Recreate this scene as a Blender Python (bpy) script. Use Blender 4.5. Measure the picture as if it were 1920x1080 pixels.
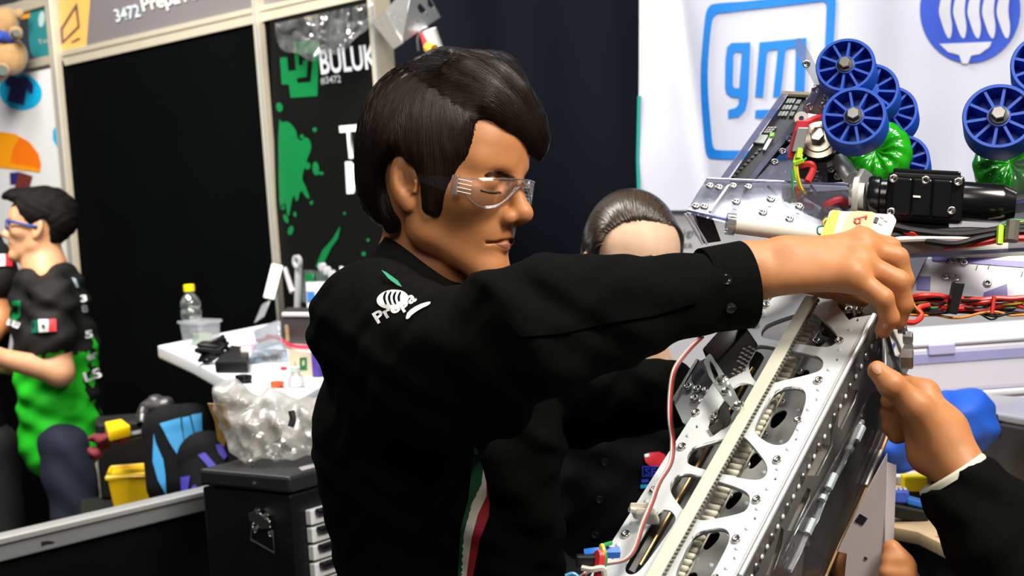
import bpy, bmesh, math, random
import numpy as np
from mathutils import Vector, Matrix

for _o in list(bpy.data.objects):
    bpy.data.objects.remove(_o)
SC = bpy.context.scene
COL = SC.collection

# ------------------------------------------------------------------ camera
FPX = 3000.0                       # focal length in pixels of the 1920 frame
PITCH, ROLL, CAMH = math.radians(4.2), math.radians(-4.0), 1.72
CAMM = (Matrix.Translation((0, 0, CAMH)) @ Matrix.Rotation(math.pi / 2 - PITCH, 4, 'X')
        @ Matrix.Rotation(ROLL, 4, 'Z'))
cd = bpy.data.cameras.new('camera')
cd.sensor_width = 36.0
cd.lens = 36.0 * FPX / 1920.0
cd.clip_start = 0.05
cd.dof.use_dof = True
cd.dof.focus_distance = 1.72
cd.dof.aperture_fstop = 11.0
cam = bpy.data.objects.new('camera', cd)
cam.matrix_world = CAMM
COL.objects.link(cam)
SC.camera = cam

# ------------------------------------------------------------------ world, hall lamps and added fills
w = bpy.data.worlds.new('hall_ambient')
SC.world = w
w.use_nodes = True
w.node_tree.nodes['Background'].inputs[0].default_value = (0.80, 0.87, 1.0, 1)
w.node_tree.nodes['Background'].inputs[1].default_value = 0.045

def area(name, loc, target, size, power, col, sy=None):
    l = bpy.data.lights.new(name, 'AREA')
    l.shape = 'RECTANGLE'; l.size = size; l.size_y = sy or size
    l.energy = power; l.color = col
    o = bpy.data.objects.new(name, l)
    d = Vector(target) - Vector(loc)
    o.matrix_world = Matrix.Translation(loc) @ d.to_track_quat('-Z', 'Y').to_matrix().to_4x4()
    COL.objects.link(o)
    return o
area('hall_lamp_over_robot', (1.25, 0.75, 3.2), (0.3, 1.75, 1.3), 0.7, 60, (1.0, 0.93, 0.82))
area('fill_behind_camera', (-0.5, -1.0, 3.7), (0.0, 2.2, 1.3), 1.2, 33, (1.0, 0.92, 0.82))  # added fill from the camera side, not a known hall fitting
area('hall_lamp_over_banner', (0.75, 2.1, 3.7), (0.55, 3.0, 1.5), 0.8, 25, (0.93, 0.96, 1.0))
area('hall_lamp_over_booth', (-1.3, 3.3, 4.0), (-1.5, 5.6, 1.5), 1.2, 165, (1.0, 0.96, 0.90))

area('wall_fill', (-2.3, 4.3, 3.9), (-2.2, 6.6, 1.7), 1.0, 90, (1.0, 0.97, 0.93))  # added fill that brightens the white wall on the left
SC.view_settings.view_transform = 'Standard'
SC.view_settings.look = 'None'
SC.view_settings.gamma = 1.0
SC.view_settings.use_curve_mapping = False
SC.view_settings.exposure = 0.35

# ------------------------------------------------------------------ pixel helpers (1920 x 1080)
CR = CAMM.to_3x3()
CO = Vector((0, 0, CAMH))
RIGHT, UP, BACK = CR @ Vector((1, 0, 0)), CR @ Vector((0, 1, 0)), CR @ Vector((0, 0, 1))
CRn = np.array(CR); COn = np.array(CO)
def ray(px, py):
    return CR @ Vector(((px - 960) / FPX, -(py - 540) / FPX, -1.0))
def P(px, py, d):
    return CO + ray(px, py) * d
class Pl:
    """a plane through o; hit() turns a pixel into the point of the plane behind it"""
    def __init__(s, o, e1, e2):
        s.o = Vector(o); s.e1 = Vector(e1).normalized()
        n = s.e1.cross(Vector(e2)).normalized()
        if n.dot(CO - s.o) < 0: n = -n
        s.n = n; s.e2 = n.cross(s.e1)
    def hit(s, px, py, off=0.0):
        r = ray(px, py); o = s.o + s.n * off
        return CO + r * ((o - CO).dot(s.n) / r.dot(s.n))
    def uv(s, p):
        q = p - s.o
        return (q.dot(s.e1), q.dot(s.e2))
    def xyz(s, u, v, wv=0.0):
        return s.o + s.e1 * u + s.e2 * v + s.n * wv
    def shift(s, off):
        return Pl(s.o + s.n * off, s.e1, s.e2)
def plane3(a, b, c): return Pl(a, b - a, c - a)
def planeY(y): return Pl((0, y, 1.5), (1, 0, 0), (0, 0, 1))
def planeZ(z): return Pl((0, 2, z), (1, 0, 0), (0, 1, 0))

# ------------------------------------------------------------------ materials
MATS = {}
def mat(name, col, rough=0.5, metal=0.0, var=0.06, scale=30.0, bump=0.0, spec=0.5, sheen=0.0, sss=0.0, coat=0.0, col2=None, stretch=None):
    if name in MATS: return MATS[name]
    m = bpy.data.materials.new(name); m.use_nodes = True
    nt = m.node_tree; b = nt.nodes['Principled BSDF']
    tc = nt.nodes.new('ShaderNodeTexCoord')
    mp = nt.nodes.new('ShaderNodeMapping')
    if stretch: mp.inputs['Scale'].default_value = stretch
    nz = nt.nodes.new('ShaderNodeTexNoise'); nz.inputs['Scale'].default_value = scale; nz.inputs['Detail'].default_value = 4
    nt.links.new(tc.outputs['Object'], mp.inputs[0]); nt.links.new(mp.outputs[0], nz.inputs['Vector'])
    mx = nt.nodes.new('ShaderNodeMix'); mx.data_type = 'RGBA'
    c = Vector(col)
    a = tuple(max(0, x * (1 - var)) for x in c); d = tuple(min(1, x * (1 + var)) for x in c)
    if col2: d = col2
    mx.inputs[6].default_value = (*a, 1); mx.inputs[7].default_value = (*d, 1)
    nt.links.new(nz.outputs['Fac'], mx.inputs[0])
    nt.links.new(mx.outputs[2], b.inputs['Base Color'])
    b.inputs['Roughness'].default_value = rough; b.inputs['Metallic'].default_value = metal
    b.inputs['Specular IOR Level'].default_value = spec
    b.inputs['Sheen Weight'].default_value = sheen
    b.inputs['Coat Weight'].default_value = coat
    if sss:
        b.inputs['Subsurface Weight'].default_value = sss
        b.inputs['Subsurface Radius'].default_value = (0.9, 0.35, 0.2)
        b.inputs['Subsurface Scale'].default_value = 0.006
    if bump:
        bp = nt.nodes.new('ShaderNodeBump'); bp.inputs['Strength'].default_value = bump; bp.inputs['Distance'].default_value = 0.002
        nt.links.new(nz.outputs['Fac'], bp.inputs['Height']); nt.links.new(bp.outputs[0], b.inputs['Normal'])
    MATS[name] = m
    return m
def clear(name, tint=(0.93, 0.95, 1.0), gloss=0.10, rough=0.06, haze=0.0, hazecol=(0.9, 0.92, 0.95), edge=0.55):
    """thin clear plastic: mostly see-through, shiny at grazing angles, a little milky"""
    if name in MATS: return MATS[name]
    m = bpy.data.materials.new(name); m.use_nodes = True
    nt = m.node_tree; nt.nodes.remove(nt.nodes['Principled BSDF']); out = nt.nodes['Material Output']
    tr = nt.nodes.new('ShaderNodeBsdfTransparent'); tr.inputs[0].default_value = (*tint, 1)
    gl = nt.nodes.new('ShaderNodeBsdfGlossy'); gl.inputs['Roughness'].default_value = rough
    df = nt.nodes.new('ShaderNodeBsdfDiffuse'); df.inputs[0].default_value = (*hazecol, 1)
    lw = nt.nodes.new('ShaderNodeLayerWeight'); lw.inputs[0].default_value = 0.35
    mr = nt.nodes.new('ShaderNodeMapRange'); mr.inputs[3].default_value = gloss; mr.inputs[4].default_value = edge
    nt.links.new(lw.outputs['Fresnel'], mr.inputs[0])
    m1 = nt.nodes.new('ShaderNodeMixShader'); m2 = nt.nodes.new('ShaderNodeMixShader')
    nz = nt.nodes.new('ShaderNodeTexNoise'); nz.inputs['Scale'].default_value = 25
    tc = nt.nodes.new('ShaderNodeTexCoord'); nt.links.new(tc.outputs['Object'], nz.inputs['Vector'])
    mm = nt.nodes.new('ShaderNodeMath'); mm.operation = 'MULTIPLY'; mm.inputs[1].default_value = haze * 2
    nt.links.new(nz.outputs['Fac'], mm.inputs[0]); nt.links.new(mm.outputs[0], m1.inputs[0])
    nt.links.new(tr.outputs[0], m1.inputs[1]); nt.links.new(df.outputs[0], m1.inputs[2])
    nt.links.new(mr.outputs[0], m2.inputs[0]); nt.links.new(m1.outputs[0], m2.inputs[1]); nt.links.new(gl.outputs[0], m2.inputs[2])
    nt.links.new(m2.outputs[0], out.inputs[0])
    MATS[name] = m
    return m

# ------------------------------------------------------------------ objects
def link(name, me, m=None, parent=None, M=None, smooth=False, bevel=0.0):
    o = bpy.data.objects.new(name, me)
    COL.objects.link(o)
    if m is not None and len(me.materials) == 0: me.materials.append(m)
    if M is not None: o.matrix_basis = M
    if parent is not None:
        o.parent = parent; o.matrix_parent_inverse = parent.matrix_basis.inverted()
    if smooth: me.shade_smooth()
    if bevel:
        b = o.modifiers.new('bevel', 'BEVEL'); b.width = bevel; b.segments = 2; b.limit_method = 'ANGLE'
    return o
def tag(o, label, cat, group=None, kind=None):
    o['label'] = label; o['category'] = cat
    if group: o['group'] = group
    if kind: o['kind'] = kind
    return o
def thing(name, label, cat, loc, group=None):
    o = bpy.data.objects.new(name, None); COL.objects.link(o)
    o.empty_display_size = 0.05
    o.matrix_basis = Matrix.Translation(loc)
    return tag(o, label, cat, group)
def struct(o):
    o['kind'] = 'structure'; return o
class MB:
    """collects shapes for ONE mesh"""
    def __init__(s): s.v = []; s.f = []
    def add(s, vs, fs):
        n = len(s.v); s.v += [tuple(v) for v in vs]; s.f += [tuple(i + n for i in f) for f in fs]; return s
    def hexa(s, p):   # 8 points: bottom ring then top ring
        return s.add(p, [(3, 2, 1, 0), (4, 5, 6, 7), (0, 1, 5, 4), (1, 2, 6, 5), (2, 3, 7, 6), (3, 0, 4, 7)])
    def box(s, c, ax, ay, az):
        c = Vector(c); ax, ay, az = Vector(ax), Vector(ay), Vector(az)
        return s.hexa([c - ax - ay - az, c + ax - ay - az, c + ax + ay - az, c - ax + ay - az,
                       c - ax - ay + az, c + ax - ay + az, c + ax + ay + az, c - ax + ay + az])
    def abox(s, lo, hi):
        lo, hi = Vector(lo), Vector(hi); c = (lo + hi) / 2; h = (hi - lo) / 2
        return s.box(c, (h.x, 0, 0), (0, h.y, 0), (0, 0, h.z))
    def tube(s, pts, r, seg=8, cap=True, closed=False):
        pts = [Vector(p) for p in pts]; n = len(pts)
        rs = r if isinstance(r, (list, tuple)) else [r] * n
        vs = []; ref = None
        for i, p in enumerate(pts):
            if closed: t = pts[(i + 1) % n] - pts[i - 1]
            else: t = pts[min(i + 1, n - 1)] - pts[max(i - 1, 0)]
            t.normalize()
            if ref is None:
                ref = t.orthogonal().normalized()
            ref = (ref - t * ref.dot(t))
            if ref.length < 1e-6: ref = t.orthogonal()
            ref.normalize(); b = t.cross(ref)
            for k in range(seg):
                a = 2 * math.pi * k / seg
                vs.append(p + (ref * math.cos(a) + b * math.sin(a)) * rs[i])
        fs = []
        for i in range(n if closed else n - 1):
            j = (i + 1) % n
            for k in range(seg):
                k2 = (k + 1) % seg
                fs.append((i * seg + k, i * seg + k2, j * seg + k2, j * seg + k))
        if cap and not closed:
            fs.append(tuple(range(seg - 1, -1, -1))); fs.append(tuple((n - 1) * seg + k for k in range(seg)))
        return s.add(vs, fs)
    def lathe(s, o, axis, prof, seg=24, ref=None):
        """prof: (distance along axis, radius)"""
        o = Vector(o); ax = Vector(axis).normalized(); u = (Vector(ref) if ref else ax.orthogonal()).normalized(); w2 = ax.cross(u)
        vs = []; fs = []
        for (h, r) in prof:
            for k in range(seg):
                a = 2 * math.pi * k / seg
                vs.append(o + ax * h + (u * math.cos(a) + w2 * math.sin(a)) * max(r, 1e-5))
        for i in range(len(prof) - 1):
            for k in range(seg):
                k2 = (k + 1) % seg
                fs.append((i * seg + k, i * seg + k2, (i + 1) * seg + k2, (i + 1) * seg + k))
        return s.add(vs, fs)
    def sheet(s, grid):
        n, m = len(grid), len(grid[0])
        return s.add([p for r in grid for p in r],
                     [(i * m + j, i * m + j + 1, (i + 1) * m + j + 1, (i + 1) * m + j) for i in range(n - 1) for j in range(m - 1)])
    def prism(s, poly, ext):
        poly = [Vector(p) for p in poly]; ext = Vector(ext); n = len(poly)
        return s.add(poly + [p + ext for p in poly], [tuple(range(n))[::-1], tuple(range(n, 2 * n))] +
                     [(i, (i + 1) % n, (i + 1) % n + n, i + n) for i in range(n)])
    def mesh(s, name):
        me = bpy.data.meshes.new(name); me.from_pydata(s.v, [], s.f); me.update(); return me
    def build(s, name, m, parent=None, smooth=False, bevel=0.0):
        me = s.mesh(name)
        bm = bmesh.new(); bm.from_mesh(me); bmesh.ops.recalc_face_normals(bm, faces=bm.faces); bm.to_mesh(me); bm.free()
        o = link(name, me, m, parent, smooth=smooth, bevel=bevel)
        if smooth: autosmooth(me)
        return o
def autosmooth(me, ang=40):
    bm = bmesh.new(); bm.from_mesh(me)
    for e in bm.edges:
        if len(e.link_faces) == 2 and e.calc_face_angle(0) > math.radians(ang): e.smooth = False
    bm.to_mesh(me); bm.free()
def chaikin(p, it=2, closed=True):
    for _ in range(it):
        q = []
        n = len(p)
        for i in range(n if closed else n - 1):
            a, b = p[i], p[(i + 1) % n]
            q += [tuple(x * .75 + y * .25 for x, y in zip(a, b)), tuple(x * .25 + y * .75 for x, y in zip(a, b))]
        if not closed: q = [p[0]] + q + [p[-1]]
        p = q
    return p
def spline(pts, n=12):
    """Catmull-Rom through the points"""
    pts = [Vector(p) for p in pts]; out = []
    q = [pts[0] * 2 - pts[1]] + pts + [pts[-1] * 2 - pts[-2]]
    for i in range(1, len(q) - 2):
        a, b, c, d = q[i - 1:i + 3]
        for k in range(n):
            t = k / n
            out.append(0.5 * ((2 * b) + (c - a) * t + (2 * a - 5 * b + 4 * c - d) * t * t + (3 * b - a - 3 * c + d) * t ** 3))
    out.append(pts[-1]); return out
def fill2d(polys, extrude=0.0):
    """filled 2D outlines (holes where they nest) -> mesh in the xy plane"""
    cu = bpy.data.curves.new('outline', 'CURVE'); cu.dimensions = '2D'; cu.fill_mode = 'BOTH'; cu.extrude = extrude
    for p in polys:
        s = cu.splines.new('POLY'); s.points.add(len(p) - 1); s.use_cyclic_u = True
        for i, q in enumerate(p): s.points[i].co = (q[0], q[1], 0, 1)
    o = bpy.data.objects.new('outline', cu); COL.objects.link(o)
    me = bpy.data.meshes.new_from_object(o)
    bpy.data.objects.remove(o); bpy.data.curves.remove(cu)
    return me
def text2d(s, bold=0.0, extrude=0.0):
    cu = bpy.data.curves.new('lettering', 'FONT'); cu.body = s; cu.offset = bold; cu.extrude = extrude; cu.resolution_u = 3
    o = bpy.data.objects.new('lettering', cu); COL.objects.link(o)
    me = bpy.data.meshes.new_from_object(o)
    bpy.data.objects.remove(o); bpy.data.curves.remove(cu)
    return me
def remap(me, fn):
    for v in me.vertices: v.co = fn(v.co)
    me.update(); return me
def flatprint(name, polys, plane, m, parent, off=0.0015, fn=None, maxlen=None):
    """flat print: pixel outlines laid on a plane"""
    me = fill2d([[(x / 100, -y / 100) for x, y in p] for p in polys])
    if maxlen: subdiv(me, maxlen)
    remap(me, lambda c: plane.hit(c.x * 100, -c.y * 100, off) + (fn(plane.hit(c.x * 100, -c.y * 100)) if fn else Vector()))
    return link(name, me, m, parent)
def subdiv(me, maxlen):
    bm = bmesh.new(); bm.from_mesh(me); bmesh.ops.triangulate(bm, faces=bm.faces)
    for _ in range(7):
        es = [e for e in bm.edges if e.calc_length() > maxlen]
        if not es: break
        bmesh.ops.subdivide_edges(bm, edges=es, cuts=1)
        bmesh.ops.triangulate(bm, faces=bm.faces)
    bm.to_mesh(me); bm.free()
def textmesh_px(s, a, b, hpx, shear=0.0, bold=0.0):
    """lettering whose baseline runs from pixel a to pixel b; vertices are (px, py, 0)"""
    me = text2d(s, bold)
    xs = [v.co.x for v in me.vertices]; ys = [v.co.y for v in me.vertices]
    x0, x1, H = min(xs), max(xs), 0.69
    ax, ay = b[0] - a[0], b[1] - a[1]; L = math.hypot(ax, ay); nx, ny = ay / L, -ax / L
    def f(c):
        t = (c.x - x0) / (x1 - x0); h = c.y / H * hpx
        return Vector((a[0] + ax * t + nx * h + shear * h, a[1] + ay * t + ny * h, 0))
    return remap(me, f)
def textprint(name, s, a, b, hpx, plane, m, parent, off=0.0015, shear=0.0, bold=0.0):
    me = textmesh_px(s, a, b, hpx, shear, bold)
    remap(me, lambda c: plane.hit(c.x, c.y, off))
    return link(name, me, m, parent)
def plate(name, polys, plane, thick, m, parent, off=0.0, bevel=0.0):
    """a sheet with cut-outs, its outlines given in pixels, lying in a plane; thickness goes away from the camera"""
    uv = [[plane.uv(plane.hit(x, y)) for x, y in p] for p in polys]
    me = fill2d(uv, thick / 2)
    remap(me, lambda c: plane.xyz(c.x, c.y, off - thick / 2 + c.z))
    bm = bmesh.new(); bm.from_mesh(me); bmesh.ops.remove_doubles(bm, verts=bm.verts, dist=1e-5); bmesh.ops.recalc_face_normals(bm, faces=bm.faces); bm.to_mesh(me); bm.free()
    return link(name, me, m, parent, bevel=bevel)
def noise3(p, s=1.0, seed=0):
    from mathutils import noise
    return noise.noise(Vector(p) * s + Vector((seed * 7.3, seed * 3.1, seed * 1.7)))
# ------------------------------------------------------------------ signed-distance modelling (organic shapes)
def A3(v): return np.array(v, dtype=np.float64)
class Frame:
    """local frame: origin and rotation (columns = local axes in world)"""
    def __init__(s, o, R): s.o = A3(o); s.R = np.array(R, dtype=np.float64)
    def w(s, x, y, z): return s.o + s.R @ A3((x, y, z))
class Prog:
    def __init__(s): s.ops = []; s.disp = None
    def _add(s, kind, k, fn, c, r): s.ops.append((kind, k, fn, A3(c), r)); return s
    def ell(s, c, r, k=0.01, R=None, op='u'):
        c = A3(c); r = A3(r); R = np.eye(3) if R is None else np.array(R)
        def fn(p):
            q = (p - c) @ R
            a = np.sqrt(((q / r) ** 2).sum(-1)); b = np.sqrt(((q / (r * r)) ** 2).sum(-1)) + 1e-9
            return a * (a - 1) / b
        return s._add(op, k, fn, c, r.max())
    def rc(s, a, b, ra, rb, k=0.01, op='u', flat=None):
        a = A3(a); b = A3(b); ab = b - a; L2 = (ab * ab).sum() + 1e-12
        fd, fs = (None, 1) if flat is None else (A3(flat[0]) / np.linalg.norm(flat[0]), flat[1])
        def fn(p):
            q = p - a; t = np.clip((q @ ab) / L2, 0, 1)
            d = q - t[..., None] * ab
            if fd is not None:
                d = d + (d @ fd)[..., None] * fd * (1 / fs - 1)
            n = np.sqrt((d ** 2).sum(-1))
            return n - (ra + (rb - ra) * t)
        return s._add(op, k, fn, (a + b) / 2, np.linalg.norm(ab) / 2 + max(ra, rb))
    def fn(s, f, c, r, k=0.005, op='u'): return s._add(op, k, f, c, r)
    def ev(s, p, blk=None, diag=0.0):
        sh = p.shape[:-1]
        d = np.full(sh, 1.0)
        for kind, k, f, c, r in s.ops:
            if blk is not None:
                idx = np.nonzero(np.linalg.norm(blk - c, axis=1) < r * 1.2 + 2 * k + diag + .004)[0]
                if len(idx) == 0: continue
                v = f(p[idx]); e = d[idx]
            else: v = f(p); e = d
            if kind == 'u':
                h = np.maximum(k - np.abs(e - v), 0) / k; n = np.minimum(e, v) - h * h * k * .25
            elif kind == 's':
                v = -v; h = np.maximum(k - np.abs(e - v), 0) / k; n = np.maximum(e, v) + h * h * k * .25
            else:   # 'i' intersect
                h = np.maximum(k - np.abs(e - v), 0) / k; n = np.maximum(e, v) + h * h * k * .25
            if blk is not None: d[idx] = n
            else: d = n
        if s.disp is not None: d = d + s.disp(p)
        return d
    def bounds(s, pad=0.02):
        lo = np.min([c - r for kd, k, f, c, r in s.ops if kd == 'u'], axis=0) - pad
        hi = np.max([c + r for kd, k, f, c, r in s.ops if kd == 'u'], axis=0) + pad
        return lo, hi
def sdf_mesh(prog, name, h, m, parent=None, lo=None, hi=None, margin=2.1):
    B = 8
    l2, h2 = prog.bounds()
    lo = l2 if lo is None else A3(lo); hi = h2 if hi is None else A3(hi)
    nb = np.ceil((hi - lo) / (h * B)).astype(int) + 1
    gi = np.stack(np.meshgrid(*[np.arange(n) for n in nb], indexing='ij'), -1).reshape(-1, 3)
    cen = lo + (gi + .5) * (h * B)
    hasI = any(o[0] == 'i' for o in prog.ops)
    d0 = prog.ev(cen)
    gi = gi[np.abs(d0) < h * B * .87 * margin + 0.004]; cen = lo + (gi + .5) * (h * B)
    off = np.stack(np.meshgrid(*[np.arange(B + 1)] * 3, indexing='ij'), -1)
    D = np.empty((len(gi), B + 1, B + 1, B + 1))
    for s0 in range(0, len(gi), 400):
        g = gi[s0:s0 + 400]
        p = lo + (g[:, None, None, None, :] * B + off[None]) * h
        D[s0:s0 + 400] = prog.ev(p, None if hasI else cen[s0:s0 + 400], h * B * .9)
    S = D < 0
    cnt = np.zeros((len(gi), B, B, B), int)
    for a in (0, 1):
        for b in (0, 1):
            for c in (0, 1): cnt += S[:, a:a + B, b:b + B, c:c + B]
    act = np.argwhere((cnt > 0) & (cnt < 8))
    bi, ci = act[:, 0], act[:, 1:]
    acc = np.zeros((len(act), 3)); n = np.zeros(len(act))
    corners = [(a, b, c) for a in (0, 1) for b in (0, 1) for c in (0, 1)]
    for q in corners:
        for ax in range(3):
            if q[ax]: continue
            q2 = list(q); q2[ax] = 1
            va = D[bi, ci[:, 0] + q[0], ci[:, 1] + q[1], ci[:, 2] + q[2]]
            vb = D[bi, ci[:, 0] + q2[0], ci[:, 1] + q2[1], ci[:, 2] + q2[2]]
            mk = (va < 0) != (vb < 0)
            t = np.where(mk, va / np.where(mk, va - vb, 1), 0)
            pt = np.tile(A3(q), (len(act), 1)); pt[:, ax] += t
            acc += pt * mk[:, None]; n += mk
    G = gi[bi] * B + ci
    pos = lo + (G + acc / np.maximum(n, 1)[:, None]) * h
    NY, NZ = nb[1] * B + 2, nb[2] * B + 2
    key = (G[:, 0] * NY + G[:, 1]) * NZ + G[:, 2]
    order = np.argsort(key); ks = key[order]
    quads = []
    for ax in range(3):
        sl = [slice(0, B)] * 3; s2 = list(sl); s2[ax] = slice(1, B + 1)
        a = S[(slice(None), *sl)]; b = S[(slice(None), *s2)]
        e = np.argwhere(a != b)
        if not len(e): continue
        g = gi[e[:, 0]] * B + e[:, 1:]
        flip = a[tuple(e.T)]
        u, v = [(1, 2), (2, 0), (0, 1)][ax]
        ids = []; ok = np.ones(len(e), bool)
        for du, dv in ((-1, -1), (0, -1), (0, 0), (-1, 0)):
            gg = g.copy(); gg[:, u] += du; gg[:, v] += dv
            kk = (gg[:, 0] * NY + gg[:, 1]) * NZ + gg[:, 2]
            j = np.clip(np.searchsorted(ks, kk), 0, len(ks) - 1)
            ok &= (ks[j] == kk) & (gg.min(1) >= 0)
            ids.append(order[j])
        q = np.stack(ids, 1)
        q = np.where(flip[:, None], q, q[:, ::-1])[ok]
        quads.append(q)
    q = np.concatenate(quads)
    me = bpy.data.meshes.new(name)
    me.vertices.add(len(pos)); me.vertices.foreach_set('co', pos.ravel())
    me.loops.add(len(q) * 4); me.loops.foreach_set('vertex_index', q.ravel().astype(np.int32))
    me.polygons.add(len(q)); me.polygons.foreach_set('loop_start', np.arange(0, len(q) * 4, 4, dtype=np.int32))
    me.update(calc_edges=True); me.validate()
    return link(name, me, m, parent, smooth=True)
def march(prog, px, py, d0, d1, steps=60):
    """first surface behind each pixel, between depths d0 and d1"""
    px = np.asarray(px, float); py = np.asarray(py, float)
    r = np.stack([(px - 960) / FPX, -(py - 540) / FPX, -np.ones_like(px)], -1) @ CRn.T
    t = np.full(px.shape, float(d0))
    for _ in range(steps):
        d = prog.ev(COn + r * t[..., None])
        t = np.minimum(t + np.clip(d * .8, -0.01, 0.05), d1)
    hit = prog.ev(COn + r * t[..., None]) < 0.004
    return COn + r * t[..., None], hit, t
def decal_mesh(prog, me, d0, d1, off=0.0012):
    """mesh with (px,py,0) vertices laid on a modelled surface"""
    co = np.array([v.co[:] for v in me.vertices])
    pos, hit, t = march(prog, co[:, 0], co[:, 1], d0, d1)
    med = np.median(t[hit]) if hit.any() else d0
    t = np.where(hit, t, med)
    r = np.stack([(co[:, 0] - 960) / FPX, -(co[:, 1] - 540) / FPX, -np.ones(len(co))], -1) @ CRn.T
    pos = COn + r * (t - off)[:, None]
    me.vertices.foreach_set('co', pos.ravel()); me.update()
    return me
def decal(name, prog, polys, m, parent, d0, d1, off=0.0012, maxlen=6):
    me = fill2d([[(x / 100, -y / 100) for x, y in p] for p in polys])
    subdiv(me, maxlen / 100)
    remap(me, lambda c: Vector((c.x * 100, -c.y * 100, 0)))
    return link(name, decal_mesh(prog, me, d0, d1, off), m, parent, smooth=True)
def strands(name, prog, curves, m, parent, d0, d1, r=0.0005, lift=0.001, rng=None, M=10):
    """curves: list of pixel polylines; each becomes a thin tapering lock lying on the modelled surface"""
    C = np.array([[tuple(p)[:2] for p in resample(c, M)] for c in curves])
    pos, hit, t = march(prog, C[..., 0], C[..., 1], d0, d1, 45)
    vs = []; fs = []
    for i in range(len(C)):
        e = 0                                   # keep the run before it leaves the surface
        while e < M and hit[i][e] and (e == 0 or abs(t[i][e] - t[i][e - 1]) < .04): e += 1
        if e < 4: continue
        p = pos[i][:e]; n = e
        lf = lift * (0.3 + rng.random() * 1.2)
        tan = np.gradient(p, axis=0); tan /= np.linalg.norm(tan, axis=1)[:, None] + 1e-9
        view = COn - p; view /= np.linalg.norm(view, axis=1)[:, None]
        side = np.cross(tan, view); side /= np.linalg.norm(side, axis=1)[:, None] + 1e-9
        base = len(vs)
        rr = r * (0.6 + 0.8 * rng.random())
        for j in range(n):
            tt = j / (n - 1); wd = rr * (1 - .75 * tt ** 2) * min(1, .25 + tt * 5)
            l2 = lf * math.sin(math.pi * tt * .95) + .0002
            c = p[j] + view[j] * l2
            vs += [tuple(c - side[j] * wd), tuple(c + view[j] * wd), tuple(c + side[j] * wd)]
        for j in range(n - 1):
            a = base + j * 3; b = a + 3
            fs += [(a, a + 1, b + 1, b), (a + 1, a + 2, b + 2, b + 1)]
    me = bpy.data.meshes.new(name); me.from_pydata(vs, [], fs); me.update()
    o = link(name, me, m, parent, smooth=True); o['kind'] = 'stuff'
    return o
def resample(c, n):
    c = [Vector((x[0], x[1])) for x in c]
    L = [0]
    for i in range(1, len(c)): L.append(L[-1] + (c[i] - c[i - 1]).length)
    out = []
    for k in range(n):
        t = L[-1] * k / (n - 1)
        i = 1
        while i < len(c) - 1 and L[i] < t: i += 1
        f = (t - L[i - 1]) / max(L[i] - L[i - 1], 1e-9)
        out.append(c[i - 1].lerp(c[i], f))
    return out
# ------------------------------------------------------------------ the setting
Z = Vector((0, 0, 1))
M_floor = mat('hall_floor', (0.035, 0.035, 0.038), 0.6, scale=6, var=.3)
fl = MB().abox((-9, -4, -0.1), (9, 12, 0)).build('floor', M_floor); struct(fl)
a_, b_ = P(113, 379, 6.9), P(690, 339, 5.2)
WALL = Pl(a_, Vector((b_.x - a_.x, b_.y - a_.y, 0)), Z)       # booth wall, coming nearer towards the right
def uz(px, py):
    p = WALL.hit(px, py); return WALL.uv(p)[0], p.z
def wallbox(mb, u0, u1, z0, z1, t0, t1):
    ps = []
    for z in (z0, z1):
        for u, t in ((u0, t0), (u1, t0), (u1, t1), (u0, t1)):
            q = WALL.o + WALL.e1 * u + WALL.n * t
            ps.append(Vector((q.x, q.y, z)))
    return mb.hexa(ps)
M_white = mat('white_panel', (0.80, 0.80, 0.79), 0.55, var=.03, scale=4)
M_blackpanel = mat('black_panel', (0.0016, 0.0019, 0.0021), 1.0, var=.3, scale=3, spec=.02)
M_cream = mat('cream_aluminium', (0.56, 0.50, 0.38), 0.42, metal=.25, var=.08, scale=12)
M_alu = mat('pale_aluminium', (0.60, 0.60, 0.58), 0.35, metal=.5, var=.06, scale=20)
u1 = uz(127, 300)[0]; u2 = uz(509, 260)[0]; u3 = uz(712, 60)[0]
zb = uz(300, 84)[1]
zw = uz(60, 700)[1]
wl = wallbox(MB(), u1 - 2.6, u1, zw, zb, -0.03, 0.0).build('wall_left', M_white); struct(wl)
struct(wallbox(MB(), u1 - 2.6, u1, 0, zw, -0.03, 0.0).build('baseboard_left', M_blackpanel))
wb = wallbox(MB(), u1, u2, 0.0, zb + .02, -0.03, 0.0).build('wall_back', M_blackpanel); struct(wb)
wb2 = wallbox(MB(), u2, u3, 0.0, zb + .02, -0.03, 0.0).build('wall_side', M_blackpanel); struct(wb2)
for i, (u, wd) in enumerate(((u1, .027), (u2, .014), (u3, .017))):
    mb = wallbox(MB(), u - wd, u + wd, 0, 3.2, -0.04, 0.03)
    o = mb.build('trim_%d' % (i + 1), M_cream, bevel=.004); struct(o)
    g = wallbox(MB(), u + wd * .25, u + wd * .98, 0, 3.19, 0.029, 0.034).build('insert_strip', M_alu, o)
# beams of the booth frame
def beam(n, poly, m, off=0.012):
    o = plate('trim_%d' % n, [poly], WALL, 0.05, m, None, off=off, bevel=.004); struct(o); return o
bm1 = beam(4, [(126, 123), (490, 42), (700, -5), (716, -34), (480, 14), (300, 55), (120, 96)], M_cream)
plate('groove', [[(122, 108), (700, -24), (700, -26), (122, 105)]], WALL, 0.002, mat('groove_dark', (.18, .15, .11), .6), bm1, off=.0145)
beam(5, [(-60, 152), (40, 133), (108, 118), (104, 102), (40, 116), (-60, 134)], M_cream)
beam(6, [(-60, 50), (30, 28), (100, 8), (96, -16), (28, 6), (-60, 24)], M_cream)
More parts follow.
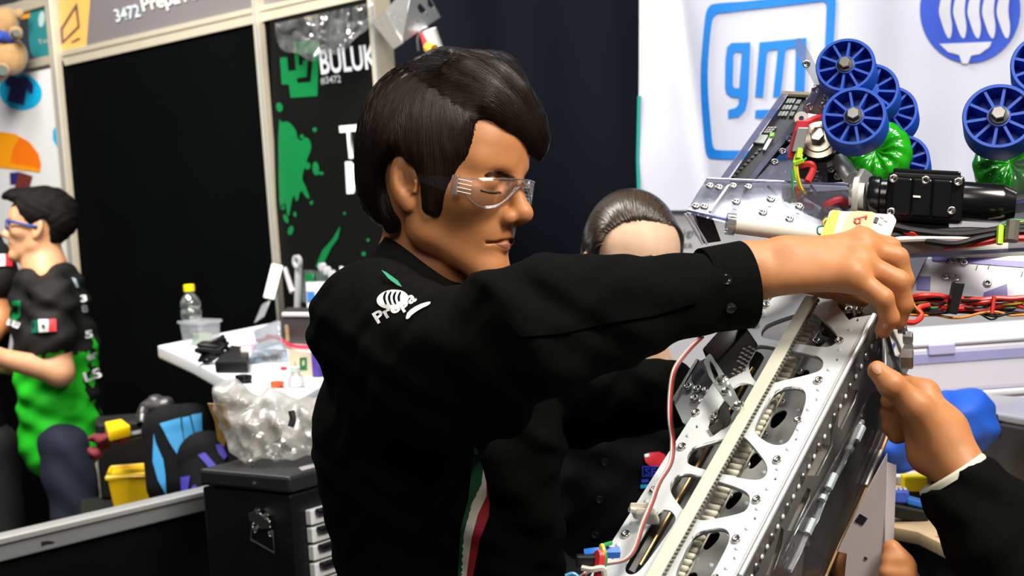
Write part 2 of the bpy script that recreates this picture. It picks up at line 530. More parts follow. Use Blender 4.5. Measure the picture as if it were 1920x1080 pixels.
# far hall curtain behind the people
M_curtain = mat('navy_curtain', (0.0075, 0.0090, 0.0135), 1.0, var=.12, scale=2.5, spec=.03)
CUR = planeY(6.2)
g = []
for i in range(3):
    row = []
    for j in range(120):
        x = -0.62 + 6.0 * j / 119
        row.append((x, 6.2 + .02 * math.sin(x * 9) + .012 * math.sin(x * 23 + 1), 4.2 * i / 2))
    g.append(row)
cu_ = MB().sheet(g).build('wall_far', M_curtain, smooth=True); struct(cu_)

# ---- prints on the white wall
M_cyan = mat('print_cyan', (0.0, 0.46, 0.80), .5, var=.03); M_navy = mat('print_navy', (0.025, 0.018, 0.16), .5, var=.03)
M_or1 = mat('print_orange', (0.95, 0.19, 0.0), .5, var=.03); M_or2 = mat('print_amber', (0.98, 0.36, 0.0), .5, var=.03)
M_brown = mat('print_brown', (0.17, 0.03, 0.02), .5, var=.05)
def ellipse(cx, cy, rx, ry, rot=0, n=36):
    c, s = math.cos(rot), math.sin(rot)
    return [(cx + rx * math.cos(t) * c - ry * math.sin(t) * s, cy + rx * math.cos(t) * s + ry * math.sin(t) * c) for t in [2 * math.pi * k / n for k in range(n)]]
flatprint('print_disc', [ellipse(38, 172, 41, 34, .25)], WALL, M_cyan, wl)
flatprint('print_shirt', [[(15, 140), (22, 141), (34, 146), (42, 142), (56, 150), (63, 160), (61, 176), (54, 175), (51, 165), (45, 198), (13, 189), (20, 162), (10, 160), (8, 152)]], WALL, M_navy, wl, off=.003)
flatprint('print_disc', [[(0, 247), (28, 251), (55, 266), (72, 288), (77, 308), (75, 323), (-10, 312), (-40, 300), (-40, 255)]], WALL, M_or1, wl)
flatprint('print_wedge', [[(0, 248), (25, 251), (38, 257), (24, 280), (20, 306), (74, 316), (74, 323), (-10, 313), (-40, 300), (-40, 250)]], WALL, M_or2, wl, off=.003)
flatprint('print_block', [[(18, 324), (36, 322), (33, 346), (19, 346)]], WALL, M_navy, wl, off=.003)
flatprint('print_block', [[(36, 322), (61, 330), (52, 360), (26, 356)]], WALL, M_brown, wl, off=.004)
flatprint('print_disc', [[(118, 226), (108, 232), (99, 245), (99, 262), (107, 276), (121, 287)]], WALL, M_cyan, wl)
flatprint('print_block', [[(111, 250), (118, 251), (121, 275), (112, 273)]], WALL, mat('print_yellow', (.95, .55, .03), .5), wl, off=.003)

# ---- fascia over the booth
fs = thing('fascia_sign', 'grey and amber fascia sign with white lettering above the cream beam', 'sign', WALL.hit(300, 60))
M_fgrey = mat('fascia_grey', (0.17, 0.155, 0.16), .35, var=.1, scale=2)
plate('amber_panel', [[(107, -40), (172, -60), (160, 85), (114, 98)]], WALL, .01, mat('fascia_amber', (.80, .42, .10), .45, var=.08, scale=5), fs, off=-.004)
plate('grey_panel', [[(172, -60), (720, -110), (716, -33), (480, 15), (300, 55), (160, 85)]], WALL, .01, M_fgrey, fs, off=-.004)
M_ink = mat('print_ink', (.11, .07, .06), .5)
dr = [[(113, 53), (144, 4), (149, 50), (115, 83)], [(117, 54), (141, 15), (145, 49), (118, 76)]]
flatprint('line_drawing', dr, WALL, M_ink, fs, off=.0)
flatprint('line_drawing', [[(133, 78), (149, 70), (150, 73), (134, 80)]], WALL, M_ink, fs, off=.0)
textprint('lettering', '3472', (218, 41), (264, 30), 23, WALL, mat('print_pale', (.62, .72, .76), .5), fs, off=.002, bold=.012)
textprint('lettering', 'PrepaTec', (268, 21), (385, -6), 25, WALL, mat('print_offwhite', (.78, .76, .72), .5), fs, off=.002, bold=.015)
ts = thing('teal_sign', 'teal sign with a white shape beside the brown plush toy', 'sign', WALL.hit(80, 100))
plate('panel', [chaikin([(52, 30), (60, 16), (92, 7), (99, 100), (64, 110), (54, 92)], 1)], WALL, .015, mat('sign_teal', (.02, .22, .24), .5, var=.06), ts, off=-.002)
flatprint('print_shape', [ellipse(78, 36, 6, 15, .1)], WALL, mat('print_mint', (.45, .62, .60), .5), ts, off=.001)
textprint('lettering', 'Tec', (72, 84), (95, 78), 9, WALL, mat('print_sand', (.55, .55, .42), .5), ts, off=.001)
plate('amber_tab', [[(38, 26), (55, 18), (55, 33), (38, 36)]], WALL, .01, mat('tab_amber', (.85, .33, .02), .5), ts, off=-.002)

# ---- plush toy peeking in over the wall
pr = Prog()
for (x, y, r, d) in ((12, 40, .055, 6.9), (18, 105, .075, 6.85), (-20, 60, .07, 6.9), (-15, 120, .08, 6.9), (4, 132, .03, 6.72), (30, 62, .028, 6.75), (36, 25, .02, 6.85)):
    pr.ell(P(x, y, d), (r, r, r * 1.1), .02)
pl = sdf_mesh(pr, 'plush_toy', .008, mat('plush_brown', (.40, .23, .09), .9, var=.35, scale=40, bump=.6, sheen=.5))
tag(pl, 'brown plush toy with a blue scarf sitting on the cream frame', 'toy')
MB().tube([P(-12, 62, 6.78), P(4, 68, 6.76), P(24, 73, 6.8)], .022, 10).build('scarf', mat('scarf_blue', (.02, .06, .33), .8), pl, smooth=True)
MB().tube([P(24, 64, 6.76), P(31, 62, 6.68)], .016, 10).build('paw_pad', mat('pad_grey', (.10, .12, .10), .8), pl, smooth=True)
MB().tube([P(-4, 130, 6.76), P(5, 132, 6.66)], .022, 10).build('paw_pad', mat('pad_grey', (.10, .12, .10), .8), pl, smooth=True)

# ---- black vinyl team banner with green splashes
bn = thing('team_banner', 'black vinyl team banner with green emblem and paint splashes between two posts', 'banner', WALL.hit(600, 520))
M_vinyl = mat('black_vinyl', (0.0025, 0.0028, 0.0025), 0.6, var=.3, scale=3, spec=.12)
plate('banner_sheet', [[(512, 40), (706, -4), (738, 600), (530, 620)]], WALL, .004, M_vinyl, bn, off=.012)
M_green = mat('print_green', (0.0, 0.15, 0.035), .45, var=.08, scale=6)
M_wprint = mat('print_white', (.82, .82, .84), .5, var=.03)
def c2(l, s=3.0, ox=440, oy=0): return [(ox + x / s, oy + y / s) for x, y in l]
BO = .0145
flatprint('emblem', [c2([(330, 235), (475, 230), (465, 540), (315, 550), (305, 475), (265, 475), (255, 325), (295, 322), (302, 400), (345, 395)]),
                     c2([(362, 303), (442, 298), (428, 462), (352, 467), (350, 440), (405, 432), (412, 335), (385, 338), (382, 365), (360, 368)])], WALL, M_green, bn, off=BO)
textprint('lettering', 'BULUK', c2([(487, 415)])[0], c2([(802, 380)])[0], 44, WALL, M_wprint, bn, off=BO, bold=.02)
textprint('lettering', '#3472', c2([(485, 472)])[0], c2([(598, 462)])[0], 13, WALL, mat('print_grey', (.45, .45, .46), .5), bn, off=BO, bold=.01)
textprint('lettering', 'T', (641, 296), (676, 293), 58, WALL, M_wprint, bn, off=BO, bold=.03)
textprint('lettering', 'M', (650, 361), (708, 358), 56, WALL, M_wprint, bn, off=BO, bold=.03)
textprint('lettering', 'Y', (696, 512), (716, 511), 15, WALL, M_wprint, bn, off=BO, bold=.03)
textprint('lettering', 'M', (638, 516), (662, 514), 16, WALL, M_wprint, bn, off=BO, bold=.03)
rng = random.Random(3)  # same channel as above, its lighter lit face put into the colour
sp = c2([(245, 665), (268, 690), (300, 680), (345, 730), (352, 775), (372, 795), (398, 768), (425, 790), (432, 835), (405, 900), (385, 965), (378, 1010), (400, 1050), (425, 1120), (400, 1110), (372, 1060), (350, 1150), (330, 1080), (300, 1250), (285, 1120), (262, 1200), (248, 1100)])
flatprint('paint_splash', [chaikin(sp, 1)], WALL, M_green, bn, off=BO)
for (x, y, rx, ry) in ((524, 201, 6, 9), (576, 311, 6, 7), (592, 316, 6, 13), (602, 325, 5, 3), (590, 243, 4, 4), (566, 256, 4, 4), (536, 410, 4, 9), (545, 432, 5, 9), (553, 402, 3, 5), (530, 388, 4, 6), (584, 380, 3, 4), (682, 385, 3, 4), (690, 450, 3, 3), (682, 476, 4, 4), (646, 400, 2, 3)):
    flatprint('paint_drop', [ellipse(x, y, rx, ry, rng.uniform(-.4, .4), 12)], WALL, M_green, bn, off=BO)
flatprint('paint_streak', [[(592, 500), (604, 470), (622, 450), (638, 424), (634, 446), (620, 466), (608, 492), (598, 504)]], WALL, M_green, bn, off=BO)

# ---- crumpled clear wrap hanging over the banner
n1, n2 = 46, 26
M_wrap = clear('clear_wrap', (.80, .84, .86), gloss=.16, rough=.16, haze=.06, edge=.75)
g = []
for i in range(n2):
    row = []
    v = i / (n2 - 1)
    for j in range(n1):
        u = j / (n1 - 1)
        top = 40 - 40 * u + 4; bot = top + 18 + 66 * math.sin(math.pi * min(1, u * 1.0 + .0)) ** .55 + 5 * math.sin(u * 21)
        x = 516 + 184 * u; y = top + (bot - top) * v
        off = .05 + .04 * abs(noise3((u * 6, v * 1.2, 0), 1.0, 3)) * 2 + .02 * noise3((u * 12, v * 3, 1), 1.0, 5) + .05 * v * math.sin(math.pi * u)
        row.append(WALL.hit(x, y, off))
    g.append(row)
wr = MB().sheet(g).build('plastic_wrap', M_wrap, smooth=True)
tag(wr, 'crumpled clear plastic wrap bunched under the cream beam over the team banner', 'plastic')

# ---- perforated bracket fixed to the right-hand post
br = thing('perforated_bracket', 'folded perforated aluminium bracket fixed high on the cream post', 'bracket', WALL.hit(720, 90))
M_galv = mat('brushed_aluminium', (.62, .64, .65), .30, metal=.85, var=.08, scale=25)
BRP = WALL.shift(.06)
def hole(x, y, r, n=8): return ellipse(x, y, r, r, 0, n)
f1 = plane3(WALL.hit(700, 40, .06), WALL.hit(755, 80, .17), WALL.hit(745, -10, .06))
f2 = plane3(WALL.hit(755, 80, .17), WALL.hit(824, 38, .06), WALL.hit(770, 0, .15))
plate('left_flange', [[(722, 20), (768, -30), (790, -10), (755, 80)], *[hole(730 + 6 * k, 26 + 3 * k - 6 * (k % 2), 1.6) for k in range(5)]], f1, .003, M_galv, br)
plate('front_flange', [[(755, 80), (826, 32), (806, -6), (770, -14)], [(781, 10), (789, 6), (800, 20), (792, 26), (786, 22)], [(801, -1), (806, -3), (815, 12), (808, 16), (802, 10)], *[hole(766 + 9 * k, 52 - 6 * k, 1.6) for k in range(6)]], f2, .003, M_galv, br)
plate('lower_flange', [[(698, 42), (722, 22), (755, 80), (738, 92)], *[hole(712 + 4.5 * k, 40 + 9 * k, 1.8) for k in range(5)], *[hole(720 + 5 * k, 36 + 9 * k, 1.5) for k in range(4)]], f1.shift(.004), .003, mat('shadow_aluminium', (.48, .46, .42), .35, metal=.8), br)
lp = thing('cable_clip', 'small white and yellow clip hanging on a wire under the bracket', 'clip', WALL.hit(806, 92))
MB().tube(spline([WALL.hit(785, 95, .10), WALL.hit(783, 72, .11), WALL.hit(790, 56, .12), WALL.hit(800, 50, .12)], 6), .004, 6).build('wire_loop', mat('wire_grey', (.5, .5, .5), .4), lp)
MB().tube([WALL.hit(805, 56, .12), WALL.hit(818, 92, .10)], .022, 10).build('white_body', mat('clip_white', (.75, .75, .72), .4), lp, smooth=True)
MB().tube([WALL.hit(802, 88, .13), WALL.hit(814, 93, .13)], .016, 8).build('yellow_band', mat('clip_amber', (.75, .42, .02), .4), lp, smooth=True)
MB().tube([WALL.hit(793, 62, .13), WALL.hit(800, 86, .13)], .010, 8).build('red_band', mat('clip_red', (.5, .02, .03), .4), lp, smooth=True)

# ---- white sponsor banner
GB = planeY(3.9)
def wrinkle(p):
    x, z = p.x, p.z
    x0 = x - 0.36
    d = .016 * math.sin(x * 13 + z * 1.5) * math.exp(-abs(x0) * 1.2) + .007 * noise3((x * 4, 0, z * 1.6), 1.0, 2) + .006 * noise3((x * 9, 0, z * 5), 1.0, 4)
    d += .012 * math.exp(-((x0 - .11 - (z - 1.9) * -.10) / .022) ** 2)
    return Vector((0, -d, 0))
gb = thing('sponsor_banner', 'white fabric banner with blue square logo and round blue emblem', 'banner', GB.hit(1500, 392))
g = []
for i in range(50):
    row = []
    for j in range(110):
        x = 1198 + (2060 - 1198) * j / 109; y = -80 + (394 + 80) * i / 49
        p = GB.hit(x + (i / 49) * -2, y); row.append(p + wrinkle(p))
    g.append(row)
MB().sheet(g).build('banner_cloth', mat('white_cloth', (.72, .74, .86), .75, var=.03, scale=5), gb, smooth=True)
M_blue = mat('print_sky_blue', (0.0, 0.235, .80), .6, var=.06, scale=5)
def gprint(n, polys, m, off=.004): return flatprint(n, polys, GB, m, gb, off=off, fn=wrinkle, maxlen=.18)
fo = chaikin([(1319, 60), (1325, 10), (1350, 5), (1400, 2), (1548, -14), (1566, -8), (1566, 20), (1556, 180), (1550, 270), (1546, 300), (1520, 300), (1400, 299), (1340, 299), (1323, 296), (1318, 262), (1311, 150)], 2)
fi = chaikin([(1332, 60), (1338, 26), (1365, 23), (1400, 18), (1530, 4), (1549, 2), (1549, 25), (1541, 180), (1535, 260), (1533, 282), (1510, 283), (1400, 282), (1350, 282), (1336, 280), (1333, 250), (1325, 150)], 2)
gprint('logo_frame', [fo, fi], M_blue)
gprint('logo_letter', [[(1372, 80), (1408, 79), (1404, 184), (1399, 207), (1387, 219), (1366, 223), (1366, 206), (1380, 202), (1386, 195), (1387, 183), (1372, 182), (1363, 176), (1360, 165), (1361, 110), (1364, 88)],
                       [(1380, 97), (1392, 97), (1387, 165), (1378, 165), (1375, 160), (1376, 104)]], M_blue)
gprint('logo_letter', [[(1425, 79), (1417, 182), (1432, 182), (1439, 100), (1444, 94), (1459, 92), (1450, 182), (1464, 182), (1473, 96), (1478, 91), (1492, 89), (1490, 171), (1508, 171), (1512, 71)]], M_blue)
gprint('logo_bar', [[(1418, 206), (1500, 203), (1497, 219), (1417, 222)]], M_blue)
M_royal = mat('print_royal_blue', (0.035, 0.10, .66), .6, var=.08, scale=5)
disc = ellipse(1819, 18, 94, 100, 0, 48)
st = []
for k in range(5):
    x = 1757 + k * 27
    st.append(chaikin([(x + 36, -70), (x + 50, -72), (x + 30, -20), (x + 24, 20), (x + 30, 50), (x + 26, 74), (x + 18, 68), (x + 8, 40), (x + 2, 20), (x + 12, -20)], 2))
st.append([(1762, 82), (1860, 78), (1856, 88), (1838, 101), (1822, 104), (1816, 119), (1805, 119), (1800, 103), (1778, 97)])
gprint('round_emblem', [disc], M_royal)
for s in st: gprint('emblem_stroke', [s], mat('emblem_white', (.76, .77, .86), .7), off=.007)
MB().tube([GB.hit(1198, 180, .004) + Vector((0, -.01, 0)), GB.hit(1196, 300, .008), GB.hit(1199, 393, .008)], .004, 6).build('teal_edging', mat('edging_teal', (.0, .35, .30), .7), gb)
pst = thing('sponsor_poster', 'white poster with dark lettering below the fabric banner', 'poster', GB.hit(1500, 640))
plate('sheet', [[(1200, 372), (2060, 372), (2060, 700), (1200, 700)]], GB, .004, mat('poster_white_shaded', (.52, .52, .55), .6), pst, off=-.012)  # white sheet greyed, the shade it hangs in put into its colour
M_txt = mat('print_charcoal', (.05, .05, .05), .6)
textprint('lettering', 'esign', (1263, 444), (1306, 442), 14, GB, M_txt, pst, off=-.0105)
textprint('lettering', 'by', (1258, 424), (1268, 424), 9, GB, M_txt, pst, off=-.0105)
textprint('lettering', 'itza', (1270, 466), (1298, 464), 12, GB, M_txt, pst, off=-.0105)

# ---- booth counter in the left foreground
a_ = P(-80, 1026, 3.35); b_ = P(440, 906, 3.85)
zc = (P(0, 1008, 3.4).z + b_.z) / 2
RA = Pl(a_, Vector((b_.x - a_.x, b_.y - a_.y, 0)), Z)
bc = thing('booth_counter', 'low booth counter with a grey aluminium rail over black panels', 'counter', Vector((b_.x - .4, b_.y - .3, 0)))
plate('rail', [[(-700, 1171), (440, 906), (442, 943), (-700, 1230)]], RA, .05, mat('rail_grey', (.36, .37, .37), .42, metal=.35, var=.06, scale=10), bc, bevel=.003)
plate('rail_lip', [[(-700, 1171), (440, 906), (440, 915), (-700, 1187)]], RA, .012, mat('rail_pale', (.50, .50, .48), .4, metal=.3), bc, off=.010, bevel=.002)
pl0, pl1 = RA.hit(-80, 1060, -.02), RA.hit(440, 932, -.02)
pl0 = pl0 + (pl0 - pl1) * 1.2
mbp = MB(); nn = RA.n * .02
mbp.hexa([Vector((q.x, q.y, 0)) for q in (pl0, pl1, pl1 - nn, pl0 - nn)] + [pl0, pl1, pl1 - nn, pl0 - nn])
mbp.build('panel', mat('counter_black', (.003, .003, .0035), .8, spec=.1), bc)
flatprint('smudge', [[(77, 1016), (90, 1014), (104, 1016), (98, 1020), (88, 1021), (78, 1025)]], RA, mat('smudge_black', (.01, .01, .01), .6), bc, off=.001)

# ---- tool chest
c0 = P(541, 894, 2.75); zt = c0.z
TZ = planeZ(zt)
fr = TZ.hit(626, 871) - c0; fr.z = 0; fr.normalize()
sd = Vector((-fr.y, fr.x, 0))
if sd.dot(Vector((0, 1, 0))) < 0: sd = -sd
W_, D_ = .46, (TZ.hit(441, 862) - c0).dot(sd)
D_ = max(.14, min(.46, D_))
print('toolchest', zt, fr, D_)
M_chest = mat('chest_black', (.004, .0045, .006), .4, var=.15, scale=20, spec=.35)
M_chesttop = mat('chest_top', (.016, .017, .019), .45, var=.2, scale=15)
tc_ = thing('tool_chest', 'black steel tool chest with silver drawers and a chrome side latch', 'tool chest', c0 - Z * zt + fr * .3 + sd * .2)
def cb(u0, u1, v0, v1, z0, z1, mb=None):
    mb = mb or MB()
    return mb.hexa([c0 + fr * u + sd * v + Z * (z - zt) for z in (z0, z1) for u, v in ((u0, v0), (u1, v0), (u1, v1), (u0, v1))])
cb(0, W_, 0, D_, zt - .030, zt).build('lid', M_chesttop, tc_, bevel=.006)
cb(.003, W_ - .003, .004, D_ - .003, .06, zt - .033).build('body', M_chest, tc_, bevel=.004)
for k in range(4):
    cb(.05 + (k % 2) * (W_ - .14), .09 + (k % 2) * (W_ - .14), .05 + (k // 2) * (D_ - .14), .09 + (k // 2) * (D_ - .14), 0, .06).build('foot', M_chest, tc_)
FP = Pl(c0, fr, Z)
M_silver = mat('drawer_silver', (.86, .88, .89), .38, metal=.1, var=.05, scale=30)
for k in range(15):
    z1 = zt - .066 - k * .0315
    dr_ = cb(.036, W_ - .036, -.010, .004, z1 - .0265, z1).build('drawer', M_silver, tc_, bevel=.002)
    cb(.045, W_ - .04, -.024, -.010, z1 - .008, z1 + .001).build('handle', M_chest, dr_, bevel=.003)
plate('name_plate', [[(560, 878), (605, 866), (624, 860), (640, 862), (566, 884)]], TZ, .001, mat('sticker_grey', (.35, .33, .33), .3), tc_, off=.0015)
SP = Pl(c0, sd, Z)
M_chrome = mat('chrome', (.80, .78, .72), .12, metal=1, var=.05)
lt = plate('latch', [[(472, 960), (488, 955), (512, 975), (514, 988), (498, 990), (474, 975)]], SP, .008, M_chrome, tc_, off=.010, bevel=.002)
MB().tube([SP.hit(473, 982, .012), SP.hit(471, 1012, .014), SP.hit(516, 1037, .014), SP.hit(512, 996, .012)], .0025, 6).build('bail_ring', M_chrome, lt)
for (x, y) in ((484, 958), (501, 967), (481, 992), (510, 1000)):
    MB().lathe(SP.hit(x, y, .009), SP.n, [(0, .006), (.004, .0055), (.007, .002), (.0075, 0)], 10).build('stud', M_chrome, lt, smooth=True)
for (x, y) in ((476, 874), (477, 907)):
    MB().lathe(SP.hit(x, y, .0), SP.n, [(0, .004), (.003, .003), (.004, 0)], 8).build('rivet', M_chrome, tc_, smooth=True)

# ---- clear plastic bag on the tool chest
bg = thing('plastic_bag', 'crumpled clear plastic bag with a cardboard piece lying on the tool chest', 'bag', P(520, 860, 2.85))
pr = Prog()
d_ = 2.92
for (x, y, rx, ry, rz) in ((500, 795, .085, .060, .07), (560, 815, .085, .045, .08), (440, 770, .045, .058, .05), (425, 745, .030, .030, .04), (600, 790, .06, .055, .08), (470, 830, .05, .035, .05), (520, 755, .035, .02, .03), (640, 810, .07, .05, .08)):
    pr.ell(P(x, y, d_), (rx, rz, ry), .02)
pr.disp = lambda p: (.008 * np.sin(p[..., 0] * 50 + 3 * np.sin(p[..., 2] * 38)) * np.sin(p[..., 2] * 44 + 2 * np.sin(p[..., 0] * 33)) + .008 * np.abs(np.sin(p[..., 0] * 62 + p[..., 2] * 45 + 2 * np.sin(p[..., 1] * 30)))
                     + .003 * np.abs(np.sin(p[..., 0] * 120 - p[..., 2] * 90)))
sdf_mesh(pr, 'bag_film', .0055, clear('bag_plastic', (.86, .87, .86), gloss=.06, rough=.25, haze=.30, hazecol=(.85, .83, .78), edge=.4), bg)
plate('cardboard', [[(389, 757), (425, 760), (432, 800), (420, 838), (408, 825), (402, 790)]], Pl(P(410, 800, 2.93), RIGHT, UP + BACK * .3), .004, mat('cardboard', (.42, .24, .06), .7, var=.2), bg)
MB().tube(spline([P(546, 770, 2.80), P(549, 785, 2.80), P(545, 800, 2.80)], 5), .006, 8).build('dark_strip', mat('strip_dark', (.03, .03, .03), .5), bg)

# ---- work bench with the team's clutter
tz = P(298, 650, 4.5).z
BZ = planeZ(tz)
wbn = thing('work_bench', 'white topped work bench covered with parts in front of black panels', 'bench', Vector((*BZ.hit(520, 660)[:2], 0)))
M_bench = mat('bench_white', (.78, .79, .82), .35, var=.04, scale=8)
plate('bench_top', [[(295, 648), (359, 676), (429, 713), (530, 763), (660, 690), (600, 592), (545, 598)]], BZ, .035, M_bench, wbn, bevel=.006)
for (x, y) in ((440, 700), (525, 745), (640, 686), (590, 605)):
    p = BZ.hit(x, y)
    MB().abox((p.x - .025, p.y - .025, 0), (p.x + .025, p.y + .025, tz - .034)).build('leg', mat('leg_black', (.012, .012, .013), .5), wbn)
def onb(x, y): return BZ.hit(x, y)
M_clearbox = clear('milky_plastic', (.88, .90, .93), gloss=.10, rough=.2, haze=.22, hazecol=(.75, .77, .80))
M_blk = mat('matte_black', (.007, .007, .008), .5, var=.2, spec=.3)
def frustum(mb, c, ax, ay, h, top):
    c = Vector(c); ax, ay = Vector(ax), Vector(ay)
    return mb.hexa([c - ax - ay, c + ax - ay, c + ax + ay, c - ax + ay] + [c + Z * h + ax * sx * top + ay * sy * top for sx, sy in ((-1, -1), (1, -1), (1, 1), (-1, 1))])
bx_, by_ = WALL.e1, WALL.e1.cross(Z)
# bottle
p = onb(359, 636) + by_ * -.02; p = onb(362, 628)
bt = thing('water_bottle', 'clear plastic water bottle with a yellow cap on the bench', 'bottle', p)
MB().lathe(p, Z, [(0, .026), (.005, .030), (.03, .030), (.035, .028), (.045, .028), (.05, .031), (.075, .031), (.08, .028), (.088, .031), (.10, .030), (.115, .022), (.124, .0135), (.134, .0135)], 20).build('bottle_body', clear('bottle_plastic', (.80, .84, .83), gloss=.12, rough=.08, haze=.09, hazecol=(.6, .66, .62)), bt, smooth=True)
MB().lathe(p, Z, [(.132, .0165), (.150, .0165), (.152, .014), (.152, 0)], 16).build('cap', mat('cap_yellow', (.80, .62, .0), .4), bt, smooth=True)
# storage box
p = onb(378, 646)
sb = thing('storage_box', 'milky clear storage box with green parts inside on the bench', 'box', p)
frustum(MB(), p, bx_ * .046, by_ * .032, .062, 1.12).build('box_shell', M_clearbox, sb, bevel=.003)
frustum(MB(), p + Z * .061, bx_ * .056, by_ * .040, .008, 1.0).build('lid', M_clearbox, sb, bevel=.002)
frustum(MB(), p + Z * .003 + bx_ * .01, bx_ * .028, by_ * .02, .028, .8).build('contents', mat('parts_green', (.30, .45, .22), .6, var=.4, scale=60), sb)
# coil of black cable
p = onb(402, 682)
cc = thing('cable_coil', 'tangled coil of black cable on the bench edge', 'cable', p)
rng = random.Random(8)
for k in range(11):
    pts = []
    r0 = rng.uniform(.022, .042); tilt = rng.uniform(-1.4, 1.4); ph = rng.uniform(0, 6)
    for i in range(18):
        a = 2 * math.pi * i / 18
        pts.append(p + Vector((r0 * math.cos(a), r0 * .8 * math.sin(a), .008 + k * .003 + .016 * (1 + math.sin(a + ph)) * abs(tilt))))
    MB().tube(pts, .0055, 6, closed=True).build('cable_turn', M_blk, cc, smooth=True)
# black case with instruments
p = onb(466, 684)
bc2 = thing('black_case', 'black open equipment case lying on the bench beside the cable coil', 'case', p)
cc_ = [BZ.hit(*q) for q in ((404, 700), (466, 700), (468, 672), (434, 668))]
MB().hexa(cc_ + [q + Z * .03 for q in cc_]).build('case_body', M_blk, bc2, bevel=.005)
pw = p + Z * .03
MB().abox((pw.x - .015, pw.y - .01, pw.z), (pw.x + .012, pw.y + .01, pw.z + .014)).build('white_label', mat('label_white', (.8, .8, .78), .5), bc2, bevel=.003)
# pink box
p = onb(470, 656)
pk = thing('pink_box', 'small pink and white carton standing on the bench', 'carton', p)
MB().abox((p.x - .020, p.y - .012, p.z), (p.x + .020, p.y + .012, p.z + .016)).build('pink_base', mat('carton_pink', (.75, .22, .36), .5), pk)
MB().abox((p.x - .020, p.y - .012, p.z + .016), (p.x + .020, p.y + .012, p.z + .028)).build('white_top', mat('carton_white', (.85, .78, .80), .5), pk)
MB().tube(spline([p + Vector((.02, 0, .02)), onb(515, 645) + Z * .02, onb(545, 655) + Z * .01, onb(590, 656) + Z * .006], 8), .0055, 8).build('red_cable', mat('cable_red', (.62, .02, .05), .4), pk, smooth=True)
# clear organiser with parts
p = onb(510, 672)
og = thing('parts_organiser', 'clear plastic parts organiser tilted open on the bench', 'organiser', p)
q4 = [BZ.hit(*q) for q in ((470, 683), (540, 680), (536, 658), (478, 660))]
MB().hexa(q4 + [q + Z * .022 for q in q4]).build('tray', clear('tray_plastic', (.75, .85, .92), gloss=.15, rough=.1, haze=.14), og, bevel=.002)
plate('raised_lid', [[(474, 620), (520, 600), (526, 642), (482, 656)]], Pl(onb(500, 660), bx_, Z + by_ * -.3), .006, clear('tray_lid', (.80, .84, .88), gloss=.2, rough=.08, haze=.15), og)
rng = random.Random(5)
for k in range(10):
    c = onb(rng.uniform(488, 530), rng.uniform(664, 678)) + Z * .006
    MB().box(c, bx_ * rng.uniform(.004, .010), by_ * .006, Z * .006).build('small_part', [M_blk, M_galv, mat('part_grey', (.3, .3, .31), .5)][k % 3], og, bevel=.001)
# leaning aluminium channels
for (a, b, wd, m, nm, lab) in (((505, 560), (521, 496), .020, M_alu, 'aluminium_channel', 'upper aluminium channel leaning against the black panel'),
                             ((486, 598), (500, 566), .019, mat('dull_aluminium', (.40, .41, .43), .4, metal=.4), 'channel_offcut', 'short dull aluminium offcut below the leaning channel')):
    pa, pb = WALL.hit(a[0], a[1], .10), WALL.hit(b[0], b[1], .05)
    if nm == 'channel_offcut': pa = BZ.hit(486, 600); pb = WALL.hit(500, 566, .09)
    ax = (pb - pa); L = ax.length / 2; ax.normalize(); sx = ax.cross(BACK).normalized()
    o = MB().box((pa + pb) / 2, ax * L, sx * wd, BACK * .012).build(nm, m, bevel=.002)
    tag(o, lab, 'channel')
# carton with emblem
p = onb(566, 700)
ct = thing('emblem_carton', 'beige carton with a green emblem and violet side on the bench', 'carton', p)
pc = Pl(onb(560, 706), bx_ * .9 + Vector((.3, .1, 0)), Z)
plate('front', [[(541, 656), (592, 662), (596, 716), (545, 712)]], pc, .004, mat('carton_beige', (.62, .54, .38), .6), ct)
plate('side', [[(588, 652), (600, 650), (603, 735), (594, 735)]], pc, .03, mat('carton_violet', (.07, .03, .30), .5), ct, off=.01)
flatprint('emblem', [[(562, 671), (575, 670), (575, 690), (562, 692)], [(566, 676), (571, 675), (571, 685), (566, 686)]], pc, M_green, ct, off=.001)
flatprint('emblem', [[(551, 676), (557, 690), (576, 691), (576, 694), (556, 695)]], pc, M_green, ct, off=.001)
# black toolbox and a grey machine behind
p = onb(560, 645)
tb = thing('black_toolbox', 'black plastic tool case with a pale handle on the bench', 'case', p)
q4 = [BZ.hit(*q) for q in ((528, 644), (610, 649), (616, 626), (540, 624))]
MB().hexa(q4 + [q + Z * .075 for q in q4]).build('case_body', mat('case_charcoal', (.022, .020, .019), .5), tb, bevel=.006)
MB().tube([q4[0] + Z * .08 + bx_ * .02, q4[1] + Z * .083 - bx_ * .02], .006, 6).build('handle', mat('handle_pale', (.55, .55, .55), .4), tb)
MB().box(q4[0] + Z * .03 + bx_ * .035 - by_ * .0, bx_ * .006, by_ * .004, Z * .022).build('clasp', mat('clasp_tan', (.32, .22, .12), .5), tb)
mc = thing('clamp_machine', 'pale grey press machine with a green tinted guard behind the bench clutter', 'machine', onb(585, 632) + by_ * 0)
MP = WALL.shift(.12)
plate('guard', [[(552, 505), (615, 510), (615, 580), (553, 562)]], MP, .01, clear('green_guard', (.45, .62, .52), gloss=.12, rough=.1, haze=.15, hazecol=(.45, .55, .5)), mc)
MB().lathe(MP.hit(560, 490, .02), WALL.n, [(0, .022), (.012, .022), (.012, .014), (.004, .012)], 18).build('dial', mat('machine_grey', (.55, .55, .57), .4, metal=.3), mc, smooth=True)
MB().tube([MP.hit(560, 490, .01), MP.hit(560, 520, .01), MP.hit(556, 640, .0)], .012, 8).build('column', mat('machine_grey', (.55, .55, .57), .4), mc)
